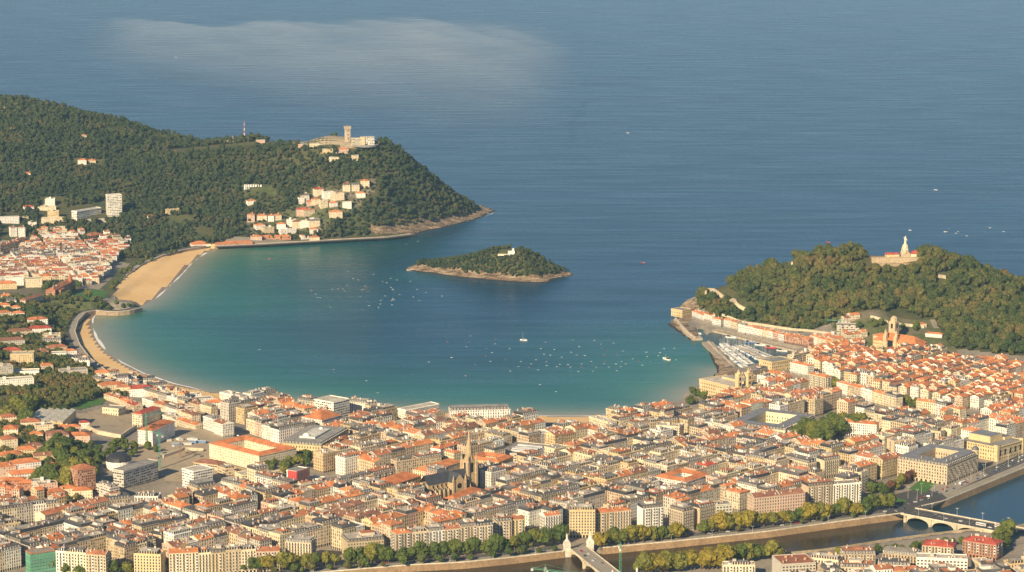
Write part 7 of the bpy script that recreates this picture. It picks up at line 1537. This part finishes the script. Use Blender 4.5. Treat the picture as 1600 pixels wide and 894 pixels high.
for s in HOUSES:
    s['px'], s['py'] = P(s['cx'], s['cy'], s['z0']+s['h']*.8); s['inside'] = -25 < s['px'] < 1625 and s['py'] < 925
    s['size'] = (s['w']*s['h']+s['w']*s['d']*.35)/(s['cy']**2)*1e6*(3 if s['force'] else 1); bykind.setdefault(s['kind'], []).append(s)
IND = []
for k, hs in bykind.items():
    hs.sort(key=lambda s: (-s['inside'], -s['size'])); n = KEEP.get(k, 100)
    for i, s in enumerate(hs):
        s['ind'] = s['inside'] and i < n
        if s['ind']: IND.append(s)
        elif k in MASS: STUFF.setdefault(k, []).append(s)
BODY = {'villa': 'house', 'apartment building': 'block', 'old quarter house': 'old house', 'terraced house': 'terrace house', 'harbour house': 'harbour house'}
def look(s):
    if s['kind'] in ('villa', 'terraced house', 'harbour house', 'old quarter house'): return f"{s['wall']} {BODY[s['kind']]} with {s['roof']} roof"
    sz = 'broad' if s['w'] > 19 else ('narrow' if s['w'] < 13 else 'mid width'); return f"{sz} {s['wall']} {BODY[s['kind']]} with {s['roof']} roof"
for s in IND:
    n, ax, ay = min(ANCH, key=lambda a: math.hypot(s['px']-a[1], 2*(s['py']-a[2]))); dx, dy = s['px']-ax, (s['py']-ay)*2
    s['rel'] = (n, ('right of' if dx > 0 else 'left of') if abs(dx) > abs(dy) else ('in front of' if dy > 0 else 'behind')); s['dist'] = math.hypot(dx, dy)
grp = {}
for s in IND: grp.setdefault((look(s), s['rel']), []).append(s)
for (lk, (n, rel)), ss in grp.items():
    ss.sort(key=lambda s: s['dist'])
    for i, s in enumerate(ss):
        if len(ss) == 1: s['label'] = f"{lk} {rel} {n}"
        elif i < 12: s['label'] = f"{lk}, {ORD[i]}nearest {rel} {n}"
        else: s['label'] = f"{lk}, number {i+1} outward {rel} {n}"
        if len(s['label'].split()) > 16: s['label'] = s['label'].replace('mid width ', '').replace('the construction site', 'the site').replace('the white orange-roofed block', 'the office block').replace('the white seafront slab', 'the seafront slab')
BIG = sorted([s for s in IND if s['kind'] == 'apartment building' and s['level'] == 2], key=lambda s: -s['size'])
GROUPS = {'apartment building': 'apartment blocks of the city', 'old quarter house': 'houses of the old quarter', 'terraced house': 'terraced houses behind the far beach', 'villa': 'houses on the hillsides', 'harbour house': 'houses along the harbour quay'}
for s in IND:
    lod = 2 if (s['level'] == 2 and s['kind'] == 'apartment building') else 1
    root = empty(s['kind'].replace(' ', '_'), (s['cx'], s['cy'], s['z0']), s['ang'], s['label'], {'villa': 'house', 'apartment building': 'apartment block'}.get(s['kind'], 'house'), GROUPS[s['kind']])
    ro = None
    for nm, mesh, loc, rz in house_parts(s, lod):
        if isinstance(mesh, MB):
            if not mesh.f: continue
            mesh = mesh.mesh(nm)
        o = link(nm, mesh, ro if nm in ('chimney', 'dormer', 'roof_cabin', 'lift_housing') and ro else root, loc, rz)
        if nm == 'roof': ro = o
for k, hs in STUFF.items():
    big = MB()
    for s in hs:
        T = Matrix.Translation((s['cx'], s['cy'], s['z0'])) @ Matrix.Rotation(s['ang'], 4, 'Z')
        for nm, mesh, loc, rz in house_parts(s, 0):
            mb = mesh if isinstance(mesh, MB) else mesh_to_mb(mesh); big.add(mb, T @ Matrix.Translation(loc) @ Matrix.Rotation(rz, 4, 'Z'))
    nm, lb = MASS[k]; tag(big.build(nm), lb, 'town', kind='stuff')
print('houses', len(HOUSES), 'individual', len(IND), {k: len(v) for k, v in bykind.items()})
